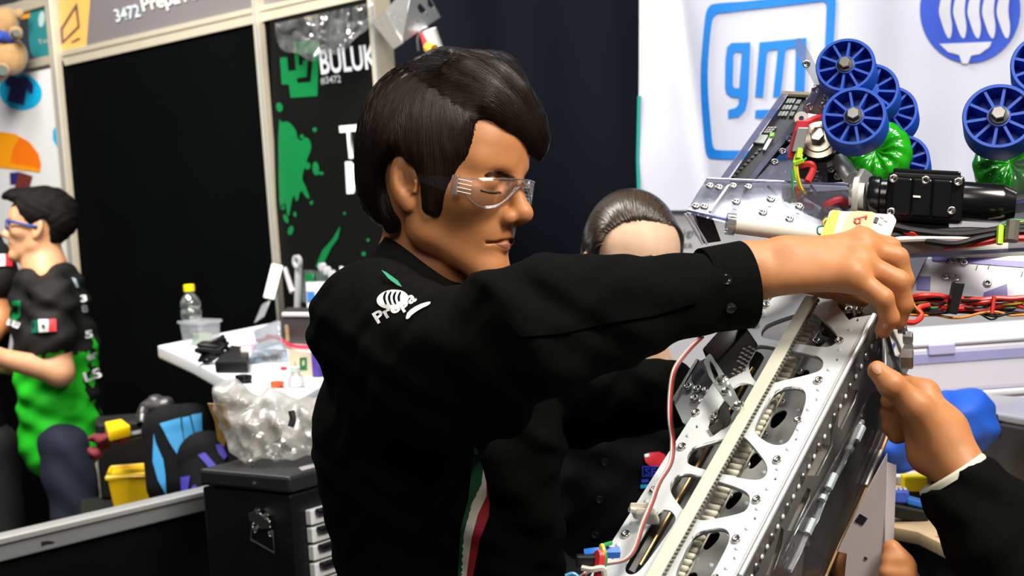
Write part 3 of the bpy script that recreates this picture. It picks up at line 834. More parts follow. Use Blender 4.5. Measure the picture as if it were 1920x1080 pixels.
MB().tube([MP.hit(534, 502, .01), MP.hit(546, 540, .01), MP.hit(550, 548, .01)], [.008, .010, .012], 8).build('lever', mat('machine_grey', (.55, .55, .57), .4), mc)
plate('green_block', [[(578, 513), (592, 514), (592, 527), (579, 526)]], MP, .01, M_green, mc, off=.012)
for k in range(3): MB().lathe(MP.hit(608 + k * 9, 500 + k * 7, .02), WALL.n, [(0, .014), (.016, .013), (.018, 0)], 12).build('knob', mat('machine_grey', (.55, .55, .57), .4), mc, smooth=True)
plate('control_panel', [[(583, 528), (625, 530), (625, 600), (586, 590)]], MP, .03, mat('panel_white', (.80, .80, .82), .5), mc, off=.02)
plate('display', [[(586, 545), (600, 545), (600, 562), (587, 565)]], MP, .002, mat('display_blue', (.05, .22, .60), .4), mc, off=.023)
# little things on the bench front
for (x, y, m, nm, lab, cat, sc_) in ((532, 694, mat('tag_red', (.75, .03, .03), .5), 'red_clip', 'tiny red clip on the white bench top', 'clip', .008),
                            (457, 718, M_blk, 'black_bracket', 'small black bracket near the bench front', 'bracket', .018),
                            (520, 727, mat('tape_orange', (.70, .10, .02), .5), 'orange_cutter', 'small orange cutter on the white bench top', 'cutter', .014),
                            (505, 634, mat('tag_red', (.75, .03, .03), .5), 'red_connector', 'red connector behind the pink carton', 'connector', .010)):
    p = onb(x, y)
    o = MB().box(p + Z * sc_ * .5, bx_ * sc_, by_ * sc_ * .6, Z * sc_ * .5).box(p + Z * sc_ * .8 + bx_ * sc_, bx_ * sc_ * .7, by_ * sc_ * .25, Z * sc_ * .3).build(nm, m, bevel=.002)
    tag(o, lab, cat)
pbn = thing('small_bottle', 'little pale bottle lying beside the emblem carton', 'bottle', onb(552, 730))
p = onb(556, 727)
MB().lathe(p, Z, [(0, .018), (.02, .018), (.03, .01), (.036, .01), (.036, 0)], 14).build('bottle_body', M_clearbox, pbn, smooth=True)
MB().lathe(p + Z * .034, Z, [(0, .011), (.01, .011), (.01, 0)], 12).build('cap', mat('cap_pale', (.6, .68, .66), .5), pbn, smooth=True)

# ---- bags and bins behind the counter
lb = thing('storage_bench', 'low black storage bench behind the counter', 'bench', Vector((*P(300, 930, 4.35)[:2], 0)))
pA = P(300, 955, 4.35); zs = pA.z
SZ = planeZ(zs)
q4 = [SZ.hit(*q) for q in ((150, 1005), (470, 962), (460, 905), (150, 935))]
MB().hexa([Vector((q.x, q.y, .02)) for q in q4] + q4).build('bench_body', M_blk, lb, bevel=.01)
tt = thing('storage_tote', 'large black tote with yellow lid corners behind the counter', 'tote', SZ.hit(250, 925))
q4 = [SZ.hit(*q) for q in ((190, 938), (380, 925), (372, 905), (190, 920))]
zh = P(260, 800, 4.4).z - zs
MB().hexa(q4 + [q + Z * zh for q in q4]).build('tote_body', M_blk, tt, bevel=.01)
TP = planeZ(zs + zh + .005)
plate('lid_corner', [[(197, 799), (228, 793), (245, 806), (204, 816)]], TP, .03, mat('tote_yellow', (.82, .52, .0), .45), tt, off=.012, bevel=.004)
plate('lid_corner', [[(325, 776), (356, 770), (358, 778), (328, 784)]], TP.shift(.01), .02, mat('tote_yellow', (.82, .52, .0), .45), tt, off=.012)
MB().tube([P(222, 822, 4.36), P(290, 808, 4.36)], .012, 6).build('lid_rim', mat('rim_charcoal', (.03, .03, .03), .5), tt)
yb = thing('yellow_bin', 'small yellow plastic bin in front of the black tote', 'bin', SZ.hit(255, 955))
q4 = [SZ.hit(*q) for q in ((216, 962), (286, 955), (284, 940), (222, 945))]
pz = P(250, 898, 4.28).z - zs
ctr = sum(q4, Vector()) / 4
top4 = [ctr + (q - ctr) * 1.25 + Z * pz for q in q4]
MB().hexa(q4 + top4).build('bin_body', mat('tote_yellow', (.82, .52, .0), .45), yb, bevel=.003)
MB().tube(top4, .007, 6, closed=True).build('rim', mat('tote_yellow', (.82, .52, .0), .45), yb)
# red cloth
pr = Prog()
for (x, y, r) in ((190, 826, .022), (208, 820, .026), (222, 824, .018), (182, 842, .018), (176, 856, .013)):
    pr.ell(P(x, y, 4.32), (r * 1.3, r, r * .8), .015)
pr.disp = lambda p: .006 * np.sin(p[..., 0] * 120 + 2 * np.sin(p[..., 2] * 90)) + .004 * np.sin(p[..., 2] * 150)
o = sdf_mesh(pr, 'red_cloth', .006, mat('cloth_dark_red', (.13, .005, .012), .8, var=.4, scale=50))
tag(o, 'crumpled dark red cloth hanging on the black tote', 'cloth')
# camera
p = P(292, 782, 4.36)
cm = thing('photo_camera', 'black photo camera with two lenses resting on top of the tote', 'camera', p)
pr = Prog(); pr.ell(p + RIGHT * -.0 + UP * .03, (.045, .03, .022), .012).ell(p + UP * .048, (.02, .022, .014), .012).ell(p + RIGHT * .035 + UP * .03, (.016, .024, .026), .012)
sdf_mesh(pr, 'camera_body', .004, mat('camera_black', (.035, .034, .036), .35, var=.3, scale=80), cm)
for dx in (-.028, .022):
    MB().lathe(p + RIGHT * dx + UP * .018 + BACK * .01, (BACK - UP * 1.1), [(0, .019), (.02, .020), (.022, .018), (.045, .017), (.05, .015), (.046, .011)], 18).build('lens', mat('lens_black', (.02, .02, .022), .25), cm, smooth=True)
# backpacks
M_bpb = mat('nylon_light_blue', (.04, .30, .62), .65, var=.15, scale=30); M_bpk = mat('nylon_black', (.004, .004, .005), .8, spec=.15); M_bpn = mat('nylon_indigo', (.045, .035, .36), .65, var=.15, scale=30)
bp1 = thing('light_blue_backpack', 'light blue and black backpack standing on the storage bench', 'backpack', SZ.hit(335, 945))
pr = Prog()
pr.rc(P(318, 812, 4.22), P(334, 905, 4.20), .075, .085, .03, flat=(BACK, .6)).rc(P(366, 800, 4.24), P(395, 880, 4.26), .062, .075, .04, flat=(BACK, .6))
bpk = sdf_mesh(pr, 'pack_body', .007, M_bpk, bp1); BP1 = pr
for poly, m in (([(299, 794), (338, 783), (340, 800), (348, 845), (332, 852), (318, 830), (306, 806)], M_bpb), ([(341, 783), (355, 780), (368, 830), (372, 838), (350, 846), (344, 812)], M_bpb), ([(358, 778), (378, 774), (380, 835), (374, 836), (364, 806)], M_bpb), ([(288, 812), (292, 830), (306, 862), (310, 890), (312, 930), (296, 900), (286, 865)], M_bpb)):
    decal('colour_panel', BP1, [poly], m, bp1, 3.9, 4.4, off=.006, maxlen=10)
bp2 = thing('indigo_backpack', 'black and indigo backpack leaning on the light blue backpack', 'backpack', SZ.hit(400, 940))
pr = Prog()
pr.rc(P(385, 862, 4.13), P(400, 915, 4.10), .075, .085, .03, flat=(BACK, .6)).rc(P(405, 850, 4.13), P(440, 925, 4.10), .04, .06, .03)
sdf_mesh(pr, 'pack_body', .007, M_bpk, bp2); BP2 = pr
for poly in ([(371, 853), (384, 848), (412, 880), (430, 903), (412, 908), (395, 880)], [(404, 834), (416, 832), (426, 855), (420, 862), (410, 850)], [(338, 895), (356, 892), (352, 920), (340, 925)], [(360, 912), (368, 908), (366, 925), (358, 925)]):
    decal('colour_panel', BP2, [poly], M_bpn, bp2, 3.8, 4.4, off=.006, maxlen=10)
# ------------------------------------------------------------------ people
CB = np.array([list(RIGHT), list(UP), list(BACK)]).T          # camera axes as columns
def headframe(px, py, d, yaw, pitch, face=1, roll=0.0):
    """face=+1 looks to picture right, -1 to picture left; yaw turns the face towards the camera. axes: forward, up, near side"""
    cw, sw, cp, sp_ = math.cos(yaw), math.sin(yaw), math.cos(pitch), math.sin(pitch)
    f = np.array([face * cw * cp, -sp_, sw * cp]); u = np.array([face * cw * sp_, cp, sw * sp_]); s = np.array([-face * sw, 0, cw])
    if roll:
        u2 = u * math.cos(roll) + s * math.sin(roll); s = s * math.cos(roll) - u * math.sin(roll); u = u2
    return Frame(P(px, py, d), CB @ np.stack([f, u, s], 1))
def face_prog(pr, F, s=1.0, ears=True, lids=True):
    k_ = s / 1000.0
    def W(x, y, z): return F.w(x * k_, y * k_, z * k_)
    def el(c, r, k, op='u', rot=0.0, rotz=0.0):
        R = F.R
        if rot:
            c_, s_ = math.cos(rot), math.sin(rot); R = R @ np.array([[c_, -s_, 0], [s_, c_, 0], [0, 0, 1]])
        if rotz:
            c_, s_ = math.cos(rotz), math.sin(rotz); R = R @ np.array([[c_, 0, s_], [0, 1, 0], [-s_, 0, c_]])
        pr.ell(W(*c), [q * k_ for q in r], k * k_, R, op)
    def rc(a, b, ra, rb, k, op='u'): pr.rc(W(*a), W(*b), ra * k_, rb * k_, k * k_, op)
    el((-2, 42, 0), (96, 84, 74), 5)
    el((36, 46, 0), (60, 54, 60), 20)
    el((44, -14, 0), (47, 62, 55), 25)
    el((68, -48, 0), (26, 30, 31), 24)
    for z in (1, -1):
        rc((8, -50, 50 * z), (70, -88, 13 * z), 13, 14, 26)
        rc((8, -10, 56 * z), (12, -52, 50 * z), 14, 14, 25)
        el((54, -10, 45 * z), (28, 17, 17), 22)
        rc((86, 31, 12 * z), (70, 33, 42 * z), 10, 10, 14)
    el((79, -90, 0), (16, 15, 21), 18)
    for z in (1, -1):
        el((96, 12, 31 * z), (17, 11, 17), 12, 's')
        el((73.5, 12, 31 * z), (15, 14, 16), 5)
        rc((87.5, 17, 24 * z), (80, 17, 42 * z), 1.0, 1.0, 4, 's')      # lid crease
    rc((92, 20, 0), (108, -16, 0), 7, 9, 12)
    el((110, -20, 0), (12.5, 11, 11), 9)
    for z in (1, -1):
        el((98, -26, 13 * z), (11, 8.5, 7.5), 6)
        el((104, -34.5, 7 * z), (7, 4, 3.6), 3, 's')
    for z in (1, -1):
        rc((92.5, -46.5, 2 * z), (79, -54.5, 23 * z), 5.5, 2.8, 6)
        rc((90.5, -58.5, 0), (80, -58, 19 * z), 6.5, 3, 6)
        rc((98.5, -52.2, 0), (82, -56.5, 25 * z), 1.8, 1.7, 4, 's')
    if ears:
        for z in (1, -1):
            el((-6, 2, 75 * z), (17, 31, 8), 6, rot=.22, rotz=.35 * z)
            el((2, -24, 73 * z), (9, 10, 6), 5)
            el((0, 5, 83.5 * z), (11.5, 21.5, 8.0), 3, 's', rot=.22, rotz=.35 * z)
            rc((-9, 16, 77.5 * z), (-6, -12, 78.5 * z), 2.8, 3.0, 3)
            rc((11, 2, 77 * z), (10, -8, 77 * z), 4, 4, 4)
            el((4, -3, 81 * z), (7, 9, 8), 3, 's')
    return W
def polymask(F, s, poly, soft=1.0):
    """2D outline in the head's side view, extended across the head"""
    k_ = s / 1000.0
    P2 = np.array(poly, float) * k_
    def fn(p):
        q = (p - F.o) @ F.R; x, y = q[..., 0], q[..., 1]
        d = np.full(x.shape, 1e9); ins = np.zeros(x.shape, bool)
        for i in range(len(P2)):
            a, b = P2[i], P2[(i + 1) % len(P2)]
            e = b - a; t = np.clip(((x - a[0]) * e[0] + (y - a[1]) * e[1]) / (e @ e), 0, 1)
            d = np.minimum(d, (x - a[0] - t * e[0]) ** 2 + (y - a[1] - t * e[1]) ** 2)
            c = (a[1] > y) != (b[1] > y)
            ins ^= c & (x < (b[0] - a[0]) * (y - a[1]) / (b[1] - a[1] + 1e-12) + a[0])
        return np.where(ins, -1, 1) * np.sqrt(d)
    return fn
def skinmat(name, col, col2):
    return mat(name, col, .50, scale=55, col2=col2, sss=.18, bump=.10, spec=.40)
M_skin = skinmat('skin_tan', (.46, .180, .062), (.54, .230, .090))
M_skin2 = skinmat('skin_fair', (.54, .27, .135), (.62, .33, .18))
M_hair = mat('black_hair', (.0045, .0032, .0026), .5, var=.3, scale=90, spec=.25)
M_hair2 = mat('hair_strand_brown', (.0070, .0042, .0028), .40, scale=45, spec=.26, col2=(.020, .0115, .0068))
M_shirt = mat('black_shirt_cotton', (.0022, .0023, .0020), .9, var=.25, scale=160, bump=.15, spec=.06)
M_trouser = mat('black_trousers', (.006, .006, .007), .8)
M_button = mat('black_button', (.015, .015, .016), .15)

# ======== the young man at the robot
HF = headframe(832, 349, 1.875, math.radians(30), math.radians(8))
body = Prog()
W = face_prog(body, HF)
nb_ = A3(P(794, 556, 1.925))
body.rc(W(-20, -20, 0), nb_, .049, .051, .014)
body.rc(W(22, -66, 0), nb_, .022, .042, .014)
S_ = A3(P(700, 612, 1.77)); E_ = A3(P(975, 635, 1.585)); Wr = A3(P(1392, 512, 1.63))
S2 = A3(P(905, 600, 2.07)); PEL = A3(P(860, 1230, 1.93)); CH = A3(P(815, 740, 1.90))
body.rc(nb_, CH, .06, .06, .05).rc(CH, PEL, .06, .06, .05).rc(nb_, S_, .05, .045, .04).rc(nb_, S2, .05, .045, .04)
body.rc(S_, E_, .038, .032, .03).rc(E_, Wr, .032, .027, .03, flat=(BACK, .85))
# far arm reaching behind the robot
E2 = A3(P(1080, 745, 2.05)); W2 = A3(P(1290, 745, 1.90))
body.rc(S2, E2, .042, .036, .03).rc(E2, W2, .036, .026, .03)
body.rc(W2, A3(P(1375, 765, 1.875)), .026, .022, .02)
for k in range(4): body.rc(A3(P(1375, 752 + 9 * k, 1.86 + .012 * k)), A3(P(1430, 760 + 12 * k, 1.85 + .014 * k)), .011, .009, .006)
# hand: wrist, back of the hand, four curled fingers and a thumb
def fingers(pr, wrist, rows, rw=.017, k=.009):
    for mcp, pip, dip, tip, r in rows:
        m, a, b, c = [A3(P(*q)) for q in (mcp, pip, dip, tip)]
        pr.rc(wrist, m, rw, r * 1.22, .018)
        pr.rc(m, a, r * 1.16, r * 1.06, k); pr.rc(a, b, r * 1.04, r * .95, .004); pr.rc(b, c, r * .94, r * .82, .004)
hb = A3(P(1470, 497, 1.637))
body.rc(Wr, hb, .0285, .0285, .02, flat=(BACK, .9))
rows = [((1600, 516, 1.602), (1655, 560, 1.590), (1668, 596, 1.597), (1656, 619, 1.605), .0102),
        ((1612, 492, 1.620), (1685, 528, 1.612), (1693, 570, 1.618), (1684, 602, 1.625), .0108),
        ((1618, 466, 1.642), (1682, 484, 1.640), (1694, 525, 1.642), (1690, 560, 1.645), .0110),
        ((1615, 450, 1.664), (1668, 464, 1.672), (1684, 500, 1.678), (1682, 535, 1.680), .0105)]
fingers(body, hb, rows)
for (x, y, d, r) in ((1602, 514, 1.602, .0105), (1614, 490, 1.618, .0105), (1620, 460, 1.638, .011)):
    body.ell(A3(P(x, y, d)), (r, r, r * .95), .012)
body.rc(A3(P(1470, 510, 1.67)), A3(P(1545, 535, 1.69)), .018, .013, .015).rc(A3(P(1545, 535, 1.69)), A3(P(1615, 560, 1.69)), .012, .0095, .006)
body.rc(A3(P(1452, 524, 1.618)), A3(P(1590, 522, 1.604)), .013, .0115, .016)
# legs below the frame
ft = []
for dx in (-.09, .09):
    hp = Vector(PEL) + RIGHT * dx * .5 + BACK * dx
    body.rc(hp, Vector((hp.x, hp.y, .5)), .05, .04, .04).rc(Vector((hp.x, hp.y, .5)), Vector((hp.x, hp.y, .06)), .04, .03, .02)
    body.rc(Vector((hp.x, hp.y, .045)), Vector((hp.x + .15, hp.y - .06, .035)), .042, .032, .02)
    ft.append(hp)
man = sdf_mesh(body, 'person', .0019, M_skin)
tag(man, 'black-haired person in black shirt and clear safety glasses working on the robot', 'person')
# lips, brow and lashes
M_lip = mat('lip_colour', (.34, .115, .065), .45); M_lash = mat('lash_black', (.010, .006, .005), .6)
decal('lips', body, [chaikin([(926, 455), (940, 452), (950, 448), (961, 445), (965, 450), (963, 456), (957, 463), (948, 466), (938, 461)], 1)], M_lip, man, 1.6, 2.1, off=.0003, maxlen=4)
rngh = random.Random(21)
cv = []
for i in range(170):
    t = rngh.random(); x = 908 + 52 * t; y = 333 - 8 * math.sin(math.pi * min(1, t * .85 + .1)) + 4 * t + rngh.gauss(0, 2.6) * (1.1 - t * .4)
    cv.append([(x, y), (x + 5, y - 2.0 + 2 * t), (x + 10, y - 2 + 3.5 * t)])
strands('eyebrow', body, cv, mat('brow_brown', (.05, .026, .014), .7, spec=.1), man, 1.6, 2.1, r=.00026, lift=.0005, rng=rngh, M=5)
cv = []
for i in range(160):
    t = rngh.random(); x = 900 + 36 * t; y = 355 + 3.5 * math.sin(math.pi * t * .9) + 2.5 * t
    cv.append([(x, y), (x + 2, y + 2), (x + 5, y + 4)])
strands('eyelashes', body, cv, M_lash, man, 1.6, 2.1, r=.0005, lift=.001, rng=rngh, M=5)
# finger nails
for (x, y, rx, ry) in ((1660, 612, 5, 6),):
    decal('fingernail', body, [ellipse(x, y, rx, ry, .3, 14)], mat('nail_pink', (.56, .29, .17), .3), man, 1.4, 1.8, off=.0006, maxlen=4)

# hair
hair = Prog()
def hell(c, r, k, rot=0):
    R = HF.R
    if rot:
        c_, s_ = math.cos(rot), math.sin(rot); R = R @ np.array([[c_, -s_, 0], [s_, c_, 0], [0, 0, 1]])
    hair.ell(W(*c), [q / 1000 for q in r], k / 1000, R)
hell((-8, 60, 0), (107, 92, 86), 5)
hell((-58, 5, 0), (48, 66, 70), 20)
hell((-20, 40, 0), (82, 70, 85), 20)
for z in (1, -1):
    hair.rc(W(40, 40, 60 * z), W(34, -26, 61 * z), .014, .009, .012).rc(W(22, 30, 66 * z), W(22, -24, 65 * z), .013, .008, .012)
    hair.rc(W(-30, -20, 56 * z), W(-32, -52, 50 * z), .018, .010, .015)
hmask = [(-170, 190), (62, 190), (80, 108), (64, 92), (66, 60), (66, 38), (58, 24), (49, 5), (45, -22), (32, -42), (20, -38), (14, -10), (8, 14), (-8, 30), (-30, 27), (-46, 10), (-50, -10), (-36, -34), (-20, -48), (-16, -64), (-40, -72), (-80, -55), (-170, -10)]
hair.fn(polymask(HF, 1.0, hmask), W(0, 50, 0), .3, .006, 'i')
# side-swept fringe
fr_ = [((20, 134, 34), 24), ((52, 124, 12), 25), ((74, 108, -8), 21), ((90, 84, -24), 17), ((99, 64, -32), 11), ((103, 46, -36), 4)]
for (a, ra), (b, rb) in zip(fr_[:-1], fr_[1:]): hair.rc(W(*a), W(*b), ra / 1000, rb / 1000, .02)
fr2 = [((30, 128, 52), 14), ((66, 104, 36), 15), ((84, 88, 16), 14), ((98, 72, -8), 11)]
for (a, ra), (b, rb) in zip(fr2[:-1], fr2[1:]): hair.rc(W(*a), W(*b), ra / 1000, rb / 1000, .016)
for (a, b, ra, rb) in (((-20, 138, -10), (34, 134, -34), 22, 24), ((34, 132, -34), (66, 102, -42), 23, 15)):
    hair.rc(W(*a), W(*b), ra / 1000, rb / 1000, .03)
# the parting groove
hair.rc(W(-8, 156, 42), W(48, 124, 56), .004, .004, .012, 's')
hair.disp = lambda p: .0005 * np.sin(((p - HF.o) @ HF.R)[..., 2] * 420 + ((p - HF.o) @ HF.R)[..., 0] * 160) + .0004 * np.sin(((p - HF.o) @ HF.R)[..., 0] * 510 + 2 * np.sin(p[..., 2] * 90))
sdf_mesh(hair, 'hair', .0026, M_hair, man)
cv = []
def bez(a, b, c, d, n=9):
    o = []
    for i in range(n):
        t = i / (n - 1); s = 1 - t
        o.append(tuple(s ** 3 * a[q] + 3 * s * s * t * b[q] + 3 * s * t * t * c[q] + t ** 3 * d[q] for q in (0, 1)))
    return o
def mixpt(l, t):
    t = max(0, min(.9999, t)) * (len(l) - 1); i = int(t); f = t - i
    return (l[i][0] * (1 - f) + l[i + 1][0] * f, l[i][1] * (1 - f) + l[i + 1][1] * f)
part = [(764, 128), (776, 142), (800, 160), (838, 185), (876, 212)]
ends = [(664, 330), (690, 400), (716, 432), (742, 320), (768, 300), (800, 398), (826, 400), (846, 330), (870, 300), (880, 250)]
mid1 = [(690, 140), (700, 150), (715, 165), (735, 165), (755, 170), (785, 180), (810, 200), (835, 205), (858, 215), (876, 220)]
mid2 = [(655, 230), (672, 280), (690, 330), (712, 250), (742, 240), (790, 290), (826, 300), (850, 270), (876, 260), (884, 235)]
for i in range(1900):
    t = rngh.random(); j = lambda s: rngh.gauss(0, s)
    a, b, c, d = mixpt(part, t), mixpt(mid1, t), mixpt(mid2, t), mixpt(ends, t)
    o1 = (j(6), j(6)); o2 = (j(7), j(9))
    cv.append(bez((a[0] + o1[0] * .5, a[1] + o1[1] * .4), (b[0] + o1[0], b[1] + o1[1]), (c[0] + o2[0], c[1] + o2[1]), (d[0] + o2[0], d[1] + o2[1])))
for i in range(700):      # crown, over the top to the far side
    t = rngh.random(); j = lambda s: rngh.gauss(0, s)
    a = mixpt([(700, 150), (735, 115), (775, 100), (800, 108)], t); b = mixpt([(760, 98), (790, 95), (830, 96), (850, 110)], t)
    c = mixpt([(860, 100), (890, 105), (920, 118), (930, 140)], t); d = mixpt([(960, 150), (985, 185), (1000, 225), (1012, 265)], t)
    cv.append(bez((a[0] + j(6), a[1] + j(6)), (b[0] + j(5), b[1] + j(4)), (c[0] + j(6), c[1] + j(6)), (d[0] + j(6), d[1] + j(6))))
for i in range(900):      # far top edge and the front of the fringe
    t = rngh.random(); j = lambda s: rngh.gauss(0, s)
    a = mixpt([(810, 96), (850, 104), (890, 120), (920, 150)], t); b = mixpt([(880, 102), (905, 115), (930, 145), (950, 175)], t)
    c = mixpt([(950, 140), (962, 160), (968, 185), (980, 215)], t); d = mixpt([(1002, 215), (1012, 250), (1018, 278), (1012, 286)], t)
    cv.append(bez((a[0] + j(5), a[1] + j(4)), (b[0] + j(5), b[1] + j(5)), (c[0] + j(6), c[1] + j(6)), (d[0] + j(5), d[1] + j(6))))
for i in range(600):      # hump on the far side of the parting
    t = rngh.random(); j = lambda s: rngh.gauss(0, s)
    a = mixpt([(880, 95), (905, 106), (925, 122)], t); b = mixpt([(945, 108), (945, 122), (952, 146)], t); c = mixpt([(998, 158), (985, 168), (978, 178)], t); d = mixpt([(1024, 262), (1014, 240), (1004, 220)], t)
    cv.append(bez((a[0] + j(5), a[1] + j(3)), (b[0] + j(4), b[1] + j(4)), (c[0] + j(4), c[1] + j(4)), (d[0] + j(3), d[1] + j(5))))
for i in range(500):      # crown, down the back
    t = rngh.random(); j = lambda s: rngh.gauss(0, s)
    a = mixpt([(775, 105), (740, 120), (760, 130)], t); b = mixpt([(720, 110), (690, 140), (700, 150)], t); c = mixpt([(670, 170), (664, 220), (680, 230)], t); d = mixpt([(662, 270), (668, 340), (692, 400)], t)
    cv.append(bez((a[0] + j(6), a[1] + j(6)), (b[0] + j(6), b[1] + j(6)), (c[0] + j(5), c[1] + j(8)), (d[0] + j(6), d[1] + j(9))))
for i in range(1900):     # top, swept over to the far side and forward
    t = rngh.random(); j = lambda s: rngh.gauss(0, s)
    a = mixpt([(748, 112), (770, 130), (810, 160), (860, 196), (884, 218)], t)
    b = mixpt([(810, 92), (840, 110), (870, 135), (900, 180), (905, 205)], t)
    c = mixpt([(930, 110), (945, 135), (955, 160), (960, 205), (945, 222)], t)
    d = mixpt([(1005, 230), (1018, 270), (1021, 290), (1008, 288), (968, 262)], t)
    o1 = (j(6), j(5)); o2 = (j(7), j(7))
    cv.append(bez((a[0] + o1[0], a[1] + o1[1]), (b[0] + o1[0], b[1] + o1[1]), (c[0] + o2[0], c[1] + o2[1]), (d[0] + o2[0] * .6, d[1] + o2[1] * .6)))
strands('hair_strands', hair, cv, M_hair2, man, 1.5, 2.05, r=.00055, lift=.0016, rng=rngh, M=11)

# shirt
shirt = Prog()
tw = math.radians(35)
TR = CB @ np.stack([[math.cos(tw), 0, math.sin(tw)], [0, 1, 0], [-math.sin(tw), 0, math.cos(tw)]], 1)
shirt.ell(A3(P(820, 800, 1.90)), (.120, .165, .172), .03, TR)
shirt.ell(A3(P(842, 950, 1.91)), (.112, .26, .150), .06, TR)
shirt.ell(A3(P(862, 1200, 1.93)), (.118, .20, .165), .06, TR)
shirt.rc(S_, A3(P(770, 575, 1.90)), .062, .044, .05).rc(S2, A3(P(810, 575, 1.95)), .058, .042, .05)
ES = A3(P(985, 622, 1.575)); F1 = A3(P(1150, 584, 1.59)); F2 = A3(P(1340, 543, 1.622))
shirt.rc(S_, A3(P(850, 680, 1.635)), .068, .074, .03).rc(A3(P(850, 690, 1.635)), ES, .074, .064, .03)
shirt.rc(ES, F1, .062, .053, .03).rc(F1, F2, .052, .041, .02)
shirt.rc(A3(P(730, 760, 1.74)), A3(P(900, 745, 1.64)), .050, .044, .04)
shirt.rc(A3(P(1015, 525, 1.60)), A3(P(1100, 515, 1.60)), .020, .018, .02)
shirt.rc(S2, E2, .068, .060, .03).rc(E2, A3(P(1250, 742, 1.885)), .058, .042, .02)
cutF = (W2 - E2) / np.linalg.norm(W2 - E2)
shirt.rc(nb_ + A3((0, 0, .02)), A3(W(-10, -60, 0)), .060, .056, .006, 's')
def folds(p):
    q = (p - COn) @ CB
    x, y, z = q[..., 0], q[..., 1], q[..., 2]
    f = .0016 * np.sin(x * 60 + y * 95 + 2.2 * np.sin(y * 40 + x * 22)) + .0012 * np.sin(x * 34 - y * 130 + 2 * np.sin(x * 60 + z * 40))
    f += .0042 * np.sin(y * 62 + x * 40 + 1.5 * np.sin(x * 30)) * np.exp(-((x - .0) / .14) ** 2)
    return f
shirt.disp = folds
sh = sdf_mesh(shirt, 'shirt', .0036, M_shirt, man)
# cuff
ax = Vector(F2 - F1).normalized(); cc0 = Vector(A3(P(1322, 545, 1.622)))
ax = (Vector(A3(P(1400, 533, 1.632))) - cc0).normalized()
cf = MB().lathe(cc0, ax, [(0, .040), (.0, .0435), (.010, .0440), (.043, .0452), (.0445, .0443), (.0445, .0425), (.02, .040)], 40)
cuff = cf.build('cuff', M_shirt, man, smooth=True)
def button(px, py, prog, parent, d0, d1, r=.0052):
    pos, hit, t = march(prog, np.array([px - 2., px, px]), np.array([py, py, py - 2.]), d0, d1)
    n = np.cross(pos[1] - pos[0], pos[2] - pos[1]); n /= np.linalg.norm(n) + 1e-9
    if n @ (COn - pos[1]) < 0: n = -n
    b = MB().lathe(Vector(pos[1]) - Vector(n) * .0005, Vector(n), [(0, r), (.0022, r), (.0026, r * .9), (.0016, r * .7), (.0012, 0)], 18)
    return b.build('button', M_button, parent, smooth=True)
cuffp = Prog(); cuffp.rc(cc0, cc0 + ax * .05, .0438, .0455, .001)
button(1362, 525, cuffp, cuff, 1.3, 1.8); button(1370, 577, cuffp, cuff, 1.3, 1.8); button(1180, 568, shirt, sh, 1.3, 1.8)
decal('placket', shirt, [[(950, 600), (975, 632), (1050, 626), (1140, 606), (1228, 592), (1312, 566), (1304, 520), (1180, 540), (1060, 558), (985, 575)]], M_shirt, sh, 1.3, 1.9, off=.0035, maxlen=12)
# collar: stand and two leaves
def leaf(top, bot, name):
    n = 14
    T = resample3(top, n); B_ = resample3(bot, n)
    g = [[T[i].lerp(B_[i], v) + BACK * .006 * math.sin(v * math.pi) for i in range(n)] for v in (0, .15, .4, .7, 1)]
    o = MB().sheet(g).build(name, M_shirt, sh, smooth=True)
    m = o.modifiers.new('thickness', 'SOLIDIFY'); m.thickness = .004; m.offset = 0
    return o
def resample3(pts, n):
    s = spline([P(*q) for q in pts], 10); return [s[int(i * (len(s) - 1) / (n - 1))] for i in range(n)]
leaf([(720, 452, 1.93), (728, 446, 1.86), (760, 468, 1.825), (800, 500, 1.82), (842, 528, 1.835), (872, 536, 1.86)],
     [(668, 505, 1.93), (686, 520, 1.83), (730, 556, 1.785), (790, 590, 1.77), (850, 600, 1.775), (925, 560, 1.80)], 'collar')
leaf([(870, 538, 1.865), (885, 525, 1.90), (905, 512, 1.93), (930, 506, 1.96)], [(915, 575, 1.84), (940, 555, 1.86), (965, 535, 1.90), (972, 522, 1.95)], 'collar')
leaf([(724, 450, 1.93), (740, 440, 1.98), (790, 445, 2.02), (850, 475, 2.02), (930, 506, 1.97)], [(690, 510, 1.95), (720, 515, 2.0), (790, 520, 2.05), (860, 530, 2.04), (972, 530, 1.97)], 'collar')
# sleeve emblem, collar piping and the three-colour stripe
M_emb = mat('embroidery_white', (.80, .80, .78), .6); M_pip = mat('piping_green', (0, .28, .13), .6); M_red = mat('stripe_red', (.30, .008, .018), .7); M_crm = mat('stripe_cream', (.62, .58, .48), .7); M_dg = mat('stripe_green', (.0, .06, .018), .7)
def on_shirt(name, polys, m, off=.0022, maxlen=6, d0=1.4, d1=2.1): return decal(name, shirt, polys, m, sh, d0, d1, off, maxlen)
on_shirt('emblem_disc', [ellipse(736, 561, 30, 18, -.12, 28)] + [chaikin([(722 + 9 * k, 547), (726 + 9 * k, 546), (722 + 9 * k, 558), (726 + 9 * k, 572), (722 + 9 * k, 571), (717 + 9 * k, 558)], 1) for k in range(4)], M_emb)
me = textmesh_px('Prepa', (708, 607), (782, 562), 21, bold=.03); on_ = link('lettering', decal_mesh(shirt, me, 1.4, 2.1, .0026), M_emb, sh)
on_shirt('swoosh', [chaikin([(760, 598), (764, 584), (784, 571), (808, 564), (806, 571), (788, 579), (772, 590), (766, 598)], 1)], M_emb)
on_shirt('piping', [[(715, 506), (724, 510), (746, 526), (754, 538), (744, 534), (728, 522)]], M_pip, off=.014)
